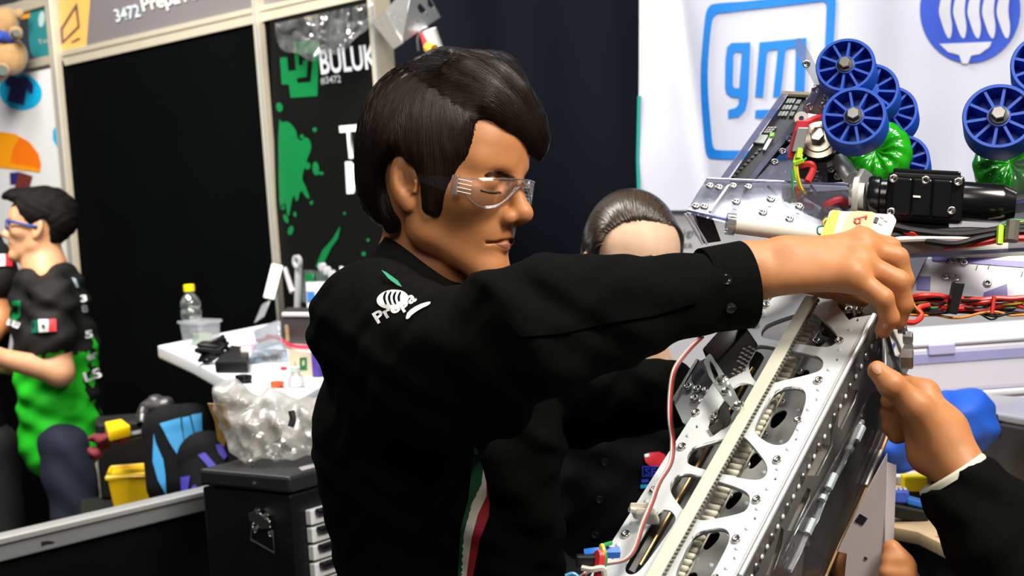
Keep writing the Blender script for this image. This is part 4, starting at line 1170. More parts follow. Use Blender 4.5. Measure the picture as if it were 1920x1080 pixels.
on_shirt('stripe', [[(889, 838), (895, 842), (906, 880), (904, 905), (884, 950), (870, 1000), (866, 1085), (858, 1085), (864, 990), (878, 935)]], M_dg, maxlen=14)
on_shirt('stripe', [[(906, 880), (912, 905), (912, 930), (896, 965), (884, 1010), (874, 1085), (864, 1085), (868, 1010), (882, 950), (903, 905)]], M_crm, maxlen=14)
on_shirt('stripe', [[(912, 905), (918, 945), (916, 970), (900, 1010), (886, 1085), (874, 1085), (884, 1010), (896, 965), (912, 930)]], M_red, maxlen=14)
# trousers and shoes
tr = Prog()
for hp in ft:
    tr.rc(hp + Z * .02, Vector((hp.x, hp.y, .5)), .098, .08, .05).rc(Vector((hp.x, hp.y, .5)), Vector((hp.x, hp.y, .10)), .08, .07, .03)
sdf_mesh(tr, 'trousers', .012, M_trouser, man)
for hp in ft:
    q = Prog(); q.rc(Vector((hp.x, hp.y, .05)), Vector((hp.x + .16, hp.y - .06, .045)), .055, .045, .02)
    sdf_mesh(q, 'shoe', .01, mat('shoe_black', (.01, .01, .01), .4), man)

# safety glasses
sg = thing('safety_glasses', 'clear wraparound safety glasses on the nose of the person at the robot', 'glasses', Vector(W(110, 15, 0)))
M_lens = clear('glasses_clear', (.97, .97, .98), gloss=.015, rough=.03, haze=.006, edge=.6)
def lenspt(th, y):
    # wraparound arc: th from -1 (far temple) to +1 (near temple)
    a = th * 1.16
    y -= 5
    return W(34 + 74 * math.cos(a) ** 1.0 + (2 if abs(th) < .1 else 0), y, 80 * math.sin(a))
def ytop(th): return 21 + 3 * math.cos(th * 3) - 3 * max(0, abs(th) - .6)
def ybot(th): return sum(ybot0(th + .02 * q) for q in range(-7, 8)) / 15
def ybot0(th):
    t = abs(th)
    if t < .16: return 20 - t * 30
    if t < .32: return 15.2 - (t - .16) / .16 * 21
    if t < .7: return -5.8 - 8 * math.sin((t - .32) / .38 * math.pi * .5)
    return -13.8 + (t - .7) / .3 * 24
g = []
for i in range(9):
    v = i / 8
    g.append([Vector(lenspt(-1 + 2 * j / 70, ytop(-1 + 2 * j / 70) * (1 - v) + ybot(-1 + 2 * j / 70) * v)) for j in range(71)])
o = MB().sheet(g).build('lens', M_lens, sg, smooth=True)
m_ = o.modifiers.new('thickness', 'SOLIDIFY'); m_.thickness = .002
M_rim = clear('glasses_rim', (.90, .92, .95), gloss=.22, rough=.08, haze=.12, edge=.8)
MB().tube([Vector(lenspt(-1 + 2 * j / 60, ytop(-1 + 2 * j / 60))) for j in range(61)], .0009, 6).build('brow_rim', M_rim, sg, smooth=True)
MB().tube([Vector(lenspt(-1 + 2 * j / 60, ybot(-1 + 2 * j / 60))) for j in range(61)], .0007, 6).build('lower_rim', M_rim, sg, smooth=True)
MB().tube(spline([Vector(W(109, 17, 7)), Vector(W(112, 11, 0)), Vector(W(109, 17, -7))], 6), .0025, 8).build('nose_bridge', M_rim, sg, smooth=True)
for z in (1, -1):
    t = MB()
    pts = [W(62, 3, 76 * z), W(30, 6, 80 * z), W(0, 9, 80 * z), W(-14, 0, 79 * z)]
    hh = [9, 5, 4, 3]
    ps = [[Vector(p) + Vector(HF.R[:, 1]) * (s_ * h / 1000) for s_ in (-1, 1)] for p, h in zip(pts, hh)]
    t.sheet(ps)
    o = t.build('temple', clear('temple_clear', (.96, .96, .97), gloss=.008, rough=.05, haze=.004, edge=.12), sg); m_ = o.modifiers.new('thickness', 'SOLIDIFY'); m_.thickness = .0022
    hg = MB().box(Vector(W(62, 4, 74 * z)), Vector(HF.R[:, 0]) * .004, Vector(HF.R[:, 1]) * .011, Vector(HF.R[:, 2]) * .003).build('hinge', M_rim, sg, bevel=.001)
    for k in range(4):
        yy = 11 - k * 4.5
        MB().tube([Vector(W(66, yy, 74.5 * z)), Vector(W(80, yy - 1.5, 68 * z))], .0007, 5).build('ridge', mat('ridge_white', (.8, .8, .78), .25), hg)
# ======== the woman behind the arm
WF = headframe(1183, 508, 2.62, math.radians(76), math.radians(14))
wo = Prog(); W1 = face_prog(wo, WF, .98)
wn = A3(P(1185, 690, 2.70)); wc = A3(P(1160, 860, 2.74)); wp = A3(P(1150, 1350, 2.78))
wo.rc(W1(-15, -30, 0), wn, .046, .050, .03).rc(wn, wc, .06, .08, .05).rc(wc, wp, .08, .08, .05)
ws1, ws2 = A3(P(1010, 800, 2.72)), A3(P(1330, 790, 2.74))
we1, we2 = A3(P(985, 1050, 2.62)), A3(P(1370, 1040, 2.62))
wo.rc(wn, ws1, .04, .035, .03).rc(wn, ws2, .04, .035, .03).rc(ws1, we1, .035, .03, .02).rc(ws2, we2, .035, .03, .02)
wh1, wh2 = A3(P(1110, 1130, 2.42)), A3(P(1330, 1120, 2.42))
wo.rc(we1, wh1, .03, .022, .02).rc(we2, wh2, .03, .022, .02)
for hnd, sg_ in ((wh1, 1), (wh2, -1)):
    for k in range(4):
        wo.rc(hnd, hnd + A3(RIGHT) * .03 * sg_ + A3(UP) * (.02 - .014 * k) + A3(BACK) * .05, .014, .009, .01)
wft = []
for dx in (-.085, .085):
    hp = Vector(wp) + RIGHT * dx
    wo.rc(hp, Vector((hp.x, hp.y, .45)), .07, .05, .04).rc(Vector((hp.x, hp.y, .45)), Vector((hp.x, hp.y, .06)), .05, .033, .02).rc(Vector((hp.x, hp.y, .04)), Vector((hp.x, hp.y - .14, .035)), .038, .03, .02)
    wft.append(hp)
woman = sdf_mesh(wo, 'person', .0045, skinmat('skin_fair_lit', (.70, .44, .29), (.78, .52, .36)))  # skin lightened, strong light on her face put into the colour
tag(woman, 'brown-haired person in black jacket standing behind the outstretched sleeve', 'person')
wh = Prog()
def whe(c, r, k): wh.ell(W1(*c), [q * .98 / 1000 for q in r], k / 1000, WF.R)
whe((-8, 47, 0), (100, 90, 78), 5); whe((-50, 0, 0), (52, 90, 72), 20)
for z in (1, -1): wh.rc(W1(30, 60, 58 * z), W1(8, -20, 66 * z), .016, .015, .02)
wh.fn(polymask(WF, .98, [(-200, 200), (60, 200), (74, 118), (70, 100), (46, 70), (40, 40), (30, 0), (16, -40), (-10, -90), (-200, -110)]), W1(0, 50, 0), .3, .012, 'i')
M_hairb = mat('brown_hair', (.016, .0095, .006), .36, var=.5, scale=70, spec=.6)
M_hairb2 = mat('brown_hair_strand', (.055, .036, .022), .30, var=.5, scale=60, spec=.7)
sdf_mesh(wh, 'hair', .0035, M_hairb, woman)
cv = []
for i in range(1100):
    t = rngh.random(); side = rngh.random()
    a = mixpt([(1128, 452), (1140, 425), (1168, 412), (1200, 410), (1232, 425), (1250, 455)], t)
    d = mixpt([(1096, 478), (1098, 420), (1140, 365), (1200, 358), (1250, 400), (1266, 462)], t)
    c = mixpt([(1108, 448), (1112, 410), (1148, 382), (1200, 378), (1240, 402), (1260, 450)], t)
    j = rngh.gauss(0, 5); j2 = rngh.gauss(0, 5)
    cv.append(bez((a[0] + j, a[1] + j2), (a[0] * .5 + c[0] * .5 + j, a[1] * .5 + c[1] * .5 + j2), (c[0] + j, c[1] + j2), (d[0] + j, d[1] + j2)))
strands('hair_strands', wh, cv, M_hairb2, woman, 2.2, 2.8, r=.0013, lift=.004, rng=rngh, M=8)
cv = []
for i in range(70):
    t = rngh.random()
    for x0, sg_ in ((1152, 1), (1212, -1)):
        x = x0 - 22 * sg_ + 40 * t * sg_; y = 487 - 7 * math.sin(math.pi * t) + rngh.uniform(-2, 2)
        cv.append([(x, y), (x - 4 * sg_, y + .5), (x - 7 * sg_, y + 1.5)])
strands('eyebrow', wo, cv, M_lash, woman, 2.2, 2.8, r=.0006, lift=.001, rng=rngh, M=5)
# wire spectacles
gl = thing('spectacles', 'thin metal spectacles on the person behind the sleeve', 'glasses', Vector(W1(100, 10, 0)))
for z in (1, -1):
    MB().tube([Vector(W1(104 - abs(math.cos(a)) * 2, 8 + 17 * math.sin(a), z * (32 + 23 * math.cos(a)))) for a in [2 * math.pi * k / 24 for k in range(24)]], .0011, 6, closed=True).build('rim', mat('wire_metal', (.5, .48, .46), .25, metal=.9), gl, smooth=True)
    MB().tube([Vector(W1(100, 14, 55 * z)), Vector(W1(60, 14, 76 * z)), Vector(W1(0, 12, 80 * z))], .0011, 6).build('temple', mat('wire_metal', (.5, .48, .46), .25, metal=.9), gl)
MB().tube([Vector(W1(104, 12, 10)), Vector(W1(106, 15, 0)), Vector(W1(104, 12, -10))], .0011, 6).build('bridge', mat('wire_metal', (.5, .48, .46), .25, metal=.9), gl)
# jacket
wj = Prog()
wj.rc(wn - A3((0, 0, .07)), wc, .085, .135, .05, flat=(BACK, .8)).rc(wc, wp, .135, .15, .06, flat=(BACK, .75))
wj.rc(wn - A3((0, 0, .04)), ws1, .055, .062, .05).rc(wn - A3((0, 0, .04)), ws2, .055, .062, .05)
wj.rc(ws1, we1, .062, .055, .03).rc(ws2, we2, .062, .055, .03).rc(we1, wh1, .055, .042, .02).rc(we2, wh2, .055, .042, .02)
wj.rc(wn + A3((0, 0, .1)), wn - A3((0, 0, .03)), .056, .056, .01, 's')
wj.disp = lambda p: .004 * np.sin(p[..., 0] * 40 + p[..., 2] * 55 + 2 * np.sin(p[..., 2] * 25)) + .003 * np.sin(p[..., 2] * 90 - p[..., 0] * 60)
M_jack = mat('black_jacket', (.0030, .0033, .0042), .8, var=.25, scale=120, spec=.10)
jk = sdf_mesh(wj, 'jacket', .007, M_jack, woman); WJ = wj
decal('lanyard', WJ, [[(1150, 688), (1164, 678), (1200, 672), (1215, 660), (1222, 668), (1200, 684), (1168, 694)]], mat('lanyard_blue', (.03, .04, .38), .6), jk, 2.2, 2.9, off=.006, maxlen=10)
decal('badge', WJ, [chaikin([(1206, 850), (1246, 846), (1250, 872), (1236, 876), (1212, 872)], 1)], mat('badge_red', (.60, .02, .035), .5), jk, 2.2, 2.9, off=.006, maxlen=10)
decal('badge_mark', WJ, [[(1208, 852), (1216, 850), (1218, 855), (1210, 858)]], M_wprint, jk, 2.2, 2.9, off=.008, maxlen=10)
M_bl = mat('patch_blue', (.03, .06, .60), .5)
decal('patch_frame', WJ, [[(1204, 874), (1262, 874), (1262, 894), (1204, 894)], [(1206, 876), (1260, 876), (1260, 892), (1206, 892)]], M_bl, jk, 2.2, 2.9, off=.007, maxlen=10)
me = textmesh_px('SE', (1209, 891), (1231, 891), 13, bold=.02); link('lettering', decal_mesh(WJ, me, 2.2, 2.9, .008), M_bl, jk)
decal('patch_bar', WJ, [[(1203, 899), (1216, 898), (1216, 904), (1203, 905)]], M_bl, jk, 2.2, 2.9, off=.007, maxlen=10)
decal('patch_bar', WJ, [[(1201, 909), (1216, 908), (1215, 914), (1201, 916)]], mat('patch_cyan', (.0, .30, .62), .5), jk, 2.2, 2.9, off=.007, maxlen=10)
for (x, y) in ((1134, 866), (968, 884), (1124, 936), (1116, 1003), (1004, 1003)):
    button(x, y, WJ, jk, 2.2, 2.95, r=.006)
tr = Prog()
for hp in wft: tr.rc(hp + Z * .02, Vector((hp.x, hp.y, .1)), .10, .075, .05)
sdf_mesh(tr, 'trousers', .014, M_trouser, woman)
for hp in wft:
    q = Prog(); q.rc(Vector((hp.x, hp.y, .05)), Vector((hp.x, hp.y - .15, .045)), .05, .042, .02)
    sdf_mesh(q, 'shoe', .012, mat('shoe_black', (.01, .01, .01), .4), woman)

# ======== the boy in the green and black shirt
BF = headframe(74, 431, 5.3, math.radians(8), math.radians(-2), -1)
bo = Prog(); W1 = face_prog(bo, BF, 1.0)
D0 = 5.3
bn_ = A3(P(84, 505, D0)); bc_ = A3(P(100, 640, D0)); bh_ = A3(P(112, 830, D0))
bo.rc(W1(-18, -25, 0), bn_, .050, .056, .03).rc(bn_, bc_, .06, .09, .05).rc(bc_, bh_, .09, .09, .05)
bs, be, bw = A3(P(100, 560, 5.14)), A3(P(112, 698, 5.11)), A3(P(-10, 668, 5.03))
bs2 = A3(P(80, 560, 5.46)); be2 = A3(P(70, 690, 5.50)); bw2 = A3(P(-40, 680, 5.25))
bo.rc(bn_, bs, .05, .045, .04).rc(bn_, bs2, .05, .045, .04).rc(bs, be, .045, .044, .02).rc(be, bw, .044, .028, .02).rc(bs2, be2, .04, .035, .02).rc(be2, bw2, .035, .026, .02)
bo.rc(bw, A3(P(-50, 660, 5.02)), .026, .022, .02)
for k in range(4): bo.rc(A3(P(-50, 652 + 8 * k, 5.02)), A3(P(-95, 655 + 9 * k, 5.04)), .010, .008, .006)
bft = []
for dx in (-.09, .09):
    hp = A3(P(115, 850, D0 - dx))
    kn = np.array([hp[0] + .05, hp[1], .52]); an = np.array([hp[0] + .12, hp[1], .08])
    bo.rc(hp, kn, .07, .05, .04).rc(kn, an, .05, .035, .02).rc(an - A3((0, 0, .03)), an + A3((-.15, 0, -.04)), .038, .03, .02)
    bft.append((hp, kn, an))
boy = sdf_mesh(bo, 'person', .0045, M_skin2)
tag(boy, 'person with blue glasses in a black and bright green team shirt and jeans', 'person')
bhp = Prog()
def bhe(c, r, k): bhp.ell(W1(*c), [q / 1000 for q in r], k / 1000, BF.R)
bhe((-14, 58, 0), (112, 90, 88), 5); bhe((-62, 30, 0), (58, 62, 78), 20); bhe((70, 105, 0), (55, 32, 60), 20); bhe((-45, -5, 0), (40, 50, 66), 20); bhe((60, 70, 40), (40, 22, 24), 15)
bhp.fn(polymask(BF, 1.0, [(-220, 220), (220, 220), (150, 96), (100, 92), (70, 80), (58, 50), (34, 24), (26, -2), (14, -4), (8, 22), (-20, 34), (-38, 20), (-40, -30), (-30, -48), (-60, -58), (-220, -20)]), W1(0, 50, 0), .35, .01, 'i')
bhp.disp = lambda p: .002 * np.sin(p[..., 0] * 130 + 2 * np.sin(p[..., 2] * 70)) * np.sin(p[..., 2] * 120)
sdf_mesh(bhp, 'hair', .005, mat('boy_hair', (.0040, .0030, .0028), .75, var=.4, scale=60, bump=.4, spec=.12, stretch=(1, 1, .2)), boy)
sg2 = thing('blue_glasses', 'blue framed glasses on the person in the green shirt', 'glasses', Vector(W1(90, 10, 0)))
M_bg = mat('frame_blue', (.01, .05, .22), .35)
for z in (1, -1):
    MB().tube([Vector(W1(70, 20, 70 * z)), Vector(W1(20, 10, 79 * z)), Vector(W1(-5, 8, 80 * z))], .005, 6).build('temple', M_bg, sg2)
    MB().tube([Vector(W1(98, 12 + 17 * math.sin(a), z * (34 + 24 * math.cos(a)))) for a in [2 * math.pi * k / 20 for k in range(20)]], .003, 6, closed=True).build('rim', M_bg, sg2)
    MB().tube([Vector(W1(98, 24, 55 * z)), Vector(W1(70, 20, 70 * z))], .005, 6).build('end_piece', M_bg, sg2)
# his team shirt: black above, bright green below with a ragged border
def teemat():
    m = bpy.data.materials.new('team_shirt'); m.use_nodes = True; nt = m.node_tree; b = nt.nodes['Principled BSDF']
    tc = nt.nodes.new('ShaderNodeTexCoord'); sx = nt.nodes.new('ShaderNodeSeparateXYZ'); nt.links.new(tc.outputs['Object'], sx.inputs[0])
    nz = nt.nodes.new('ShaderNodeTexNoise'); nz.inputs['Scale'].default_value = 14; nz.inputs['Detail'].default_value = 3; nt.links.new(tc.outputs['Object'], nz.inputs['Vector'])
    z0 = P(80, 668, 5.2).z; x0 = P(165, 700, 5.2).x
    def math_(op, a, b2):
        n = nt.nodes.new('ShaderNodeMath'); n.operation = op
        for i, q in enumerate((a, b2)):
            if isinstance(q, (int, float)): n.inputs[i].default_value = q
            else: nt.links.new(q, n.inputs[i])
        return n.outputs[0]
    n2 = math_('MULTIPLY', math_('SUBTRACT', nz.outputs['Fac'], .5), .22)
    lowz = math_('SUBTRACT', math_('ADD', z0, n2), sx.outputs['Z'])
    backx = math_('SUBTRACT', math_('ADD', x0, n2), sx.outputs['X'])
    lowest = math_('SUBTRACT', math_('ADD', P(80, 775, 5.2).z, n2), sx.outputs['Z'])
    hem = math_('GREATER_THAN', math_('ADD', backx, math_('MULTIPLY', math_('MAXIMUM', lowest, 0), 2.0)), 0)
    f = math_('MULTIPLY', math_('GREATER_THAN', lowz, 0), hem)
    mx = nt.nodes.new('ShaderNodeMix'); mx.data_type = 'RGBA'; mx.inputs[6].default_value = (.007, .007, .007, 1); mx.inputs[7].default_value = (.012, .42, .012, 1)
    nt.links.new(f, mx.inputs[0]); nt.links.new(mx.outputs[2], b.inputs['Base Color']); b.inputs['Roughness'].default_value = .7; b.inputs['Specular IOR Level'].default_value = .2
    return m
ts_ = Prog()
ts_.rc(A3(P(92, 560, D0)), A3(P(104, 660, D0)), .128, .130, .05).rc(A3(P(104, 660, D0)), A3(P(114, 826, D0)), .130, .132, .05)
ts_.rc(bs, A3(P(98, 640, 5.11)), .064, .072, .04).rc(bs2, A3(P(75, 640, 5.48)), .064, .07, .04).rc(bn_ + A3((0, 0, -.02)), bs, .05, .06, .04)
ts_.rc(bn_, A3(P(78, 470, D0)), .062, .06, .01, 's')
ts_.ell(A3(P(95, 668, 5.02)), (.10, .10, .025), .012, None, 's') if False else None
ts_.disp = lambda p: .006 * np.sin(p[..., 0] * 35 + p[..., 2] * 48 + 2 * np.sin(p[..., 2] * 18)) + .003 * np.sin(p[..., 2] * 80 - p[..., 0] * 50)
tee = sdf_mesh(ts_, 'team_shirt', .008, teemat(), boy); TS = ts_
def on_tee(n, polys, m, off=.01): return decal(n, TS, polys, m, tee, 4.8, 5.7, off, 8)
on_tee('flag_band', [[(58, 600), (72, 599), (73, 623), (58, 624)]], mat('flag_green', (.0, .12, .07), .6))
on_tee('flag_band', [[(72, 599), (90, 599), (91, 622), (73, 623)]], mat('flag_white', (.75, .75, .72), .6))
on_tee('flag_band', [[(90, 599), (105, 598), (106, 621), (91, 622)]], mat('flag_red', (.62, .02, .03), .6))
on_tee('flag_crest', [ellipse(81, 611, 4, 4, 0, 10)], mat('crest_brown', (.06, .04, .02), .6), .013)
on_tee('chest_emblem', [[(22, 565), (38, 563), (39, 592), (26, 604), (17, 592)], [(26, 574), (34, 573), (34, 586), (25, 587)]], M_green)
for s_, a, b, h in (('BULU', (12, 608), (34, 616), 11), ('5', (160, 634), (175, 632), 13), ('er', (164, 676), (184, 670), 15), ('LS', (160, 716), (192, 706), 17), ('8', (154, 586), (166, 584), 13), ('3', (152, 566), (164, 564), 12)):
    me = textmesh_px(s_, a, b, h, bold=.03); link('lettering', decal_mesh(TS, me, 4.8, 5.7, .012), M_wprint, tee)
on_tee('shoulder_patch', [[(134, 520), (142, 522), (148, 538), (144, 540)]], mat('patch_grey', (.30, .36, .40), .6))
jn = Prog()
for hp, kn, an in bft: jn.rc(hp + A3((.01, 0, .02)), kn, .086, .078, .05).rc(kn, an, .08, .07, .03)
jn.disp = lambda p: .005 * np.sin(p[..., 2] * 40 + p[..., 0] * 30 + 2 * np.sin(p[..., 0] * 22))
sdf_mesh(jn, 'jeans', .012, mat('denim_navy', (.0045, .008, .022), .85, var=.4, scale=14), boy)
for hp, kn, an in bft:
    q = Prog(); q.rc(an - A3((0, 0, .03)), an + A3((-.16, 0, -.035)), .052, .042, .02)
    sdf_mesh(q, 'shoe', .014, mat('shoe_black', (.01, .01, .01), .4), boy)

# ======== another team member beside him, half out of view
OF = headframe(-62, 362, 5.65, math.radians(10), 0, 1)
ob = Prog(); W1 = face_prog(ob, OF, 1.0)
on0 = A3(P(-60, 430, 5.65)); oc = A3(P(-65, 600, 5.65)); oh = A3(P(-65, 830, 5.65))
os1, oe1, ow1 = A3(P(-16, 490, 5.55)), A3(P(2, 600, 5.52)), A3(P(-30, 650, 5.40))
os2, oe2, ow2 = A3(P(-120, 490, 5.7)), A3(P(-130, 600, 5.7)), A3(P(-120, 700, 5.6))
ob.rc(W1(-18, -25, 0), on0, .05, .056, .03).rc(on0, oc, .07, .1, .05).rc(oc, oh, .1, .1, .05).rc(on0, os1, .05, .05, .04).rc(on0, os2, .05, .05, .04)
ob.rc(os1, oe1, .050, .044, .02).rc(oe1, ow1, .042, .03, .02).rc(os2, oe2, .05, .04, .02).rc(oe2, ow2, .04, .03, .02)
for hnd in (ow1, ow2):
    for k in range(4): ob.rc(hnd, hnd + A3((-.03 + .018 * k, -.04, -.08)), .014, .008, .01)
oft = []
for dx in (-.09, .09):
    hp = oh + A3((dx, 0, -.03)); ob.rc(hp, A3((hp[0], hp[1], .06)), .07, .04, .04).rc(A3((hp[0], hp[1], .05)), A3((hp[0] + .12, hp[1] - .08, .035)), .04, .03, .02); oft.append(hp)
oth = sdf_mesh(ob, 'person', .007, M_skin)
tag(oth, 'second team member in a black shirt beside the one with blue glasses', 'person')
q = Prog(); q.ell(W1(-10, 55, 0), (.112, .095, .09), .01, OF.R); q.ell(W1(-30, 10, 0), (.08, .08, .085), .02, OF.R)
q.fn(polymask(OF, 1.0, [(-220, 220), (90, 220), (84, 90), (60, 40), (30, 10), (20, -30), (-40, -60), (-220, -20)]), W1(0, 50, 0), .3, .01, 'i')
sdf_mesh(q, 'hair', .007, M_hair, oth)
q = Prog(); q.rc(on0 + A3((0, 0, -.08)), oc, .12, .145, .05).rc(oc, oh, .145, .14, .05).rc(os1, A3(P(-4, 525, 5.53)), .075, .078, .03).rc(os2, A3(P(-126, 545, 5.7)), .075, .08, .03).rc(on0 + A3((0, 0, -.04)), os1, .055, .06, .04).rc(on0 + A3((0, 0, -.04)), os2, .055, .06, .04)
OS = q; osh = sdf_mesh(q, 'team_shirt', .009, mat('tee_black', (.007, .007, .007), .75, spec=.2), oth)
decal('flag_band', OS, [[(-6, 477), (10, 476), (10, 498), (-6, 499)]], mat('flag_white', (.75, .75, .72), .6), osh, 5.1, 5.8, .01, 8)
decal('flag_band', OS, [[(10, 476), (24, 477), (23, 499), (10, 498)]], mat('flag_red', (.62, .02, .03), .6), osh, 5.1, 5.8, .01, 8)
q = Prog()
for hp in oft: q.rc(hp, A3((hp[0], hp[1], .1)), .10, .075, .05)
sdf_mesh(q, 'trousers', .014, M_trouser, oth)
for hp in oft:
    q = Prog(); q.rc(A3((hp[0], hp[1], .052)), A3((hp[0] + .13, hp[1] - .08, .047)), .05, .042, .02)
    sdf_mesh(q, 'shoe', .014, mat('shoe_black', (.01, .01, .01), .4), oth)

# ======== the helper whose hands come in from the right
hp_ = Prog()
w0 = A3(P(1788, 860, 1.56))
hp_.rc(A3(P(1870, 980, 1.52)), w0, .028, .0225, .01).rc(w0, A3(P(1762, 810, 1.575)), .0225, .0255, .015)
palm = A3(P(1765, 790, 1.58))
# thumb pressing on the side plate
hp_.rc(A3(P(1758, 815, 1.565)), A3(P(1720, 765, 1.555)), .023, .0160, .016)
hp_.rc(A3(P(1722, 765, 1.555)), A3(P(1670, 720, 1.553)), .0145, .0120, .006).rc(A3(P(1670, 720, 1.553)), A3(P(1645, 695, 1.560)), .0120, .0100, .004)
hp_.ell(A3(P(1672, 722, 1.550)), (.0125, .0125, .012), .006)
# index side of the palm and curled fingers behind
hp_.rc(A3(P(1768, 812, 1.585)), A3(P(1728, 744, 1.60)), .0225, .0165, .016)
hp_.rc(A3(P(1770, 832, 1.60)), A3(P(1728, 790, 1.62)), .022, .018, .02)
for (a, b, c, r) in (((1737, 735, 1.600), (1690, 722, 1.625), (1668, 752, 1.632), .0115), ((1728, 760, 1.615), (1680, 760, 1.640), (1666, 775, 1.640), .0112), ((1724, 785, 1.625), (1678, 788, 1.642), (1668, 800, 1.640), .0108), ((1722, 808, 1.630), (1688, 812, 1.638), (1680, 818, 1.636), .0095)):
    a, b, c = A3(P(*a)), A3(P(*b)), A3(P(*c))
    hp_.rc(a, b, r * 1.15, r, .006).rc(b, c, r, r * .85, .004)
hp_.rc(A3(P(1772, 872, 1.565)), A3(P(1738, 852, 1.58)), .014, .014, .015).rc(A3(P(1738, 852, 1.58)), A3(P(1730, 795, 1.61)), .014, .016, .02)
# rest of the body, outside the frame
he = A3(P(2060, 1180, 1.46)); hs = A3(P(2330, 900, 1.50)); hs2 = A3(P(2700, 880, 1.65)); hn = A3(P(2510, 760, 1.60)); hc = A3(P(2520, 1050, 1.62)); hl = A3(P(2520, 1700, 1.64))
hp_.rc(A3(P(1870, 980, 1.52)), he, .031, .036, .02).rc(he, hs, .036, .042, .02).rc(hs, hn, .045, .05, .04).rc(hs2, hn, .045, .05, .04).rc(hn, hc, .06, .09, .05).rc(hc, hl, .09, .09, .05)
HF2 = headframe(2500, 560, 1.60, math.radians(20), math.radians(15), -1)
W1 = face_prog(hp_, HF2, 1.0); hp_.rc(W1(-18, -25, 0), hn, .05, .056, .03)
# the other hand, gripping the lower plate
g0 = A3(P(1690, 1130, 1.56))
hp_.rc(hs2, A3(P(2500, 1400, 1.50)), .042, .036, .02).rc(A3(P(2500, 1400, 1.50)), A3(P(1760, 1180, 1.60)), .036, .027, .02).rc(A3(P(1760, 1180, 1.60)), g0, .028, .030, .02)
for (a, b, c, r) in (((1690, 1100, 1.555), (1685, 1050, 1.550), (1672, 1030, 1.552), .0110), ((1700, 1100, 1.565), (1696, 1062, 1.550), (1668, 1052, 1.547), .0108), ((1700, 1115, 1.565), (1694, 1080, 1.545), (1664, 1074, 1.543), .0105), ((1640, 1130, 1.60), (1590, 1085, 1.62), (1572, 1052, 1.61), .0125)):
    a, b, c = A3(P(*a)), A3(P(*b)), A3(P(*c))
    hp_.rc(g0, a, .018, r * 1.15, .012).rc(a, b, r * 1.1, r, .005).rc(b, c, r, r * .88, .004)
hft = []
for dx in (-.09, .09):
    hq = hl + A3((dx, 0, 0)); hp_.rc(hq, A3((hq[0], hq[1], .06)), .07, .04, .04).rc(A3((hq[0], hq[1], .05)), A3((hq[0] - .13, hq[1], .035)), .04, .03, .02); hft.append(hq)
helper = sdf_mesh(hp_, 'person', .0031, M_skin)
tag(helper, 'person in black sleeves holding the robot with a thumb on its side plate', 'person')
M_nail = mat('nail_pink', (.56, .29, .17), .3)
decal('thumbnail', hp_, [ellipse(1644, 692, 8, 11, -.7, 18)], M_nail, helper, 1.3, 1.8, .0007, 4)
q = Prog(); 
c1 = A3(P(1797, 896, 1.548))
q.rc(A3(P(1824, 940, 1.545)), A3(P(1912, 1050, 1.51)), .043, .056, .01).rc(A3(P(1912, 1050, 1.51)), he, .056, .064, .03).rc(he, hs, .066, .07, .03)
q.rc(A3(P(1780, 880, 1.55)), A3(P(1824, 940, 1.545)), .0372, .043, .01)
axc = A3(P(1890, 1046, 1.535)) - A3(P(1766, 862, 1.555)); axc /= np.linalg.norm(axc)
q.rc(hs, hn - A3((0, 0, .06)), .07, .07, .04).rc(hs2, hn - A3((0, 0, .06)), .07, .07, .04).rc(hn - A3((0, 0, .1)), hc, .10, .14, .05).rc(hc, hl, .14, .15, .05)
q.rc(hs2, A3(P(2500, 1400, 1.50)), .066, .06, .03).rc(A3(P(2500, 1400, 1.50)), A3(P(1960, 1240, 1.57)), .06, .045, .02)
q.disp = lambda p: .0028 * np.sin(p[..., 0] * 70 + p[..., 2] * 90 + 2 * np.sin(p[..., 2] * 40)) + .002 * np.sin(p[..., 2] * 150 - p[..., 0] * 110)
cpt = A3(P(1784, 889, 1.555))
q.fn(lambda p: -((p - cpt) @ axc) , cpt, 3.0, .004, 'i')
HS = q; hsh = sdf_mesh(q, 'jacket', .006, M_shirt, helper)
rc_ = Vector(A3(P(1783, 887, 1.552)))
MB().lathe(rc_ + Vector(axc) * .0, Vector(axc), [(-.0015, .0345), (0, .0358), (.002, .0366), (.006, .0366), (.006, .034), (-.0015, .0335)], 32).build('inner_cuff', mat('cuff_lining', (.62, .58, .46), .6), helper, smooth=True)
q = Prog()
for hq in hft: q.rc(hq, A3((hq[0], hq[1], .1)), .10, .075, .05)
sdf_mesh(q, 'trousers', .014, M_trouser, helper)
for hq in hft:
    q = Prog(); q.rc(A3((hq[0], hq[1], .052)), A3((hq[0] - .14, hq[1], .047)), .05, .042, .02)
    sdf_mesh(q, 'shoe', .014, mat('shoe_black', (.01, .01, .01), .4), helper)
q = Prog(); q.ell(W1(-10, 55, 0), (.11, .092, .088), .01, HF2.R); q.ell(W1(-30, 10, 0), (.08, .08, .085), .02, HF2.R)
q.fn(polymask(HF2, 1.0, [(-220, 220), (90, 220), (84, 90), (60, 40), (30, 10), (20, -30), (-40, -60), (-220, -20)]), W1(0, 50, 0), .3, .01, 'i')
sdf_mesh(q, 'hair', .008, M_hair, helper)
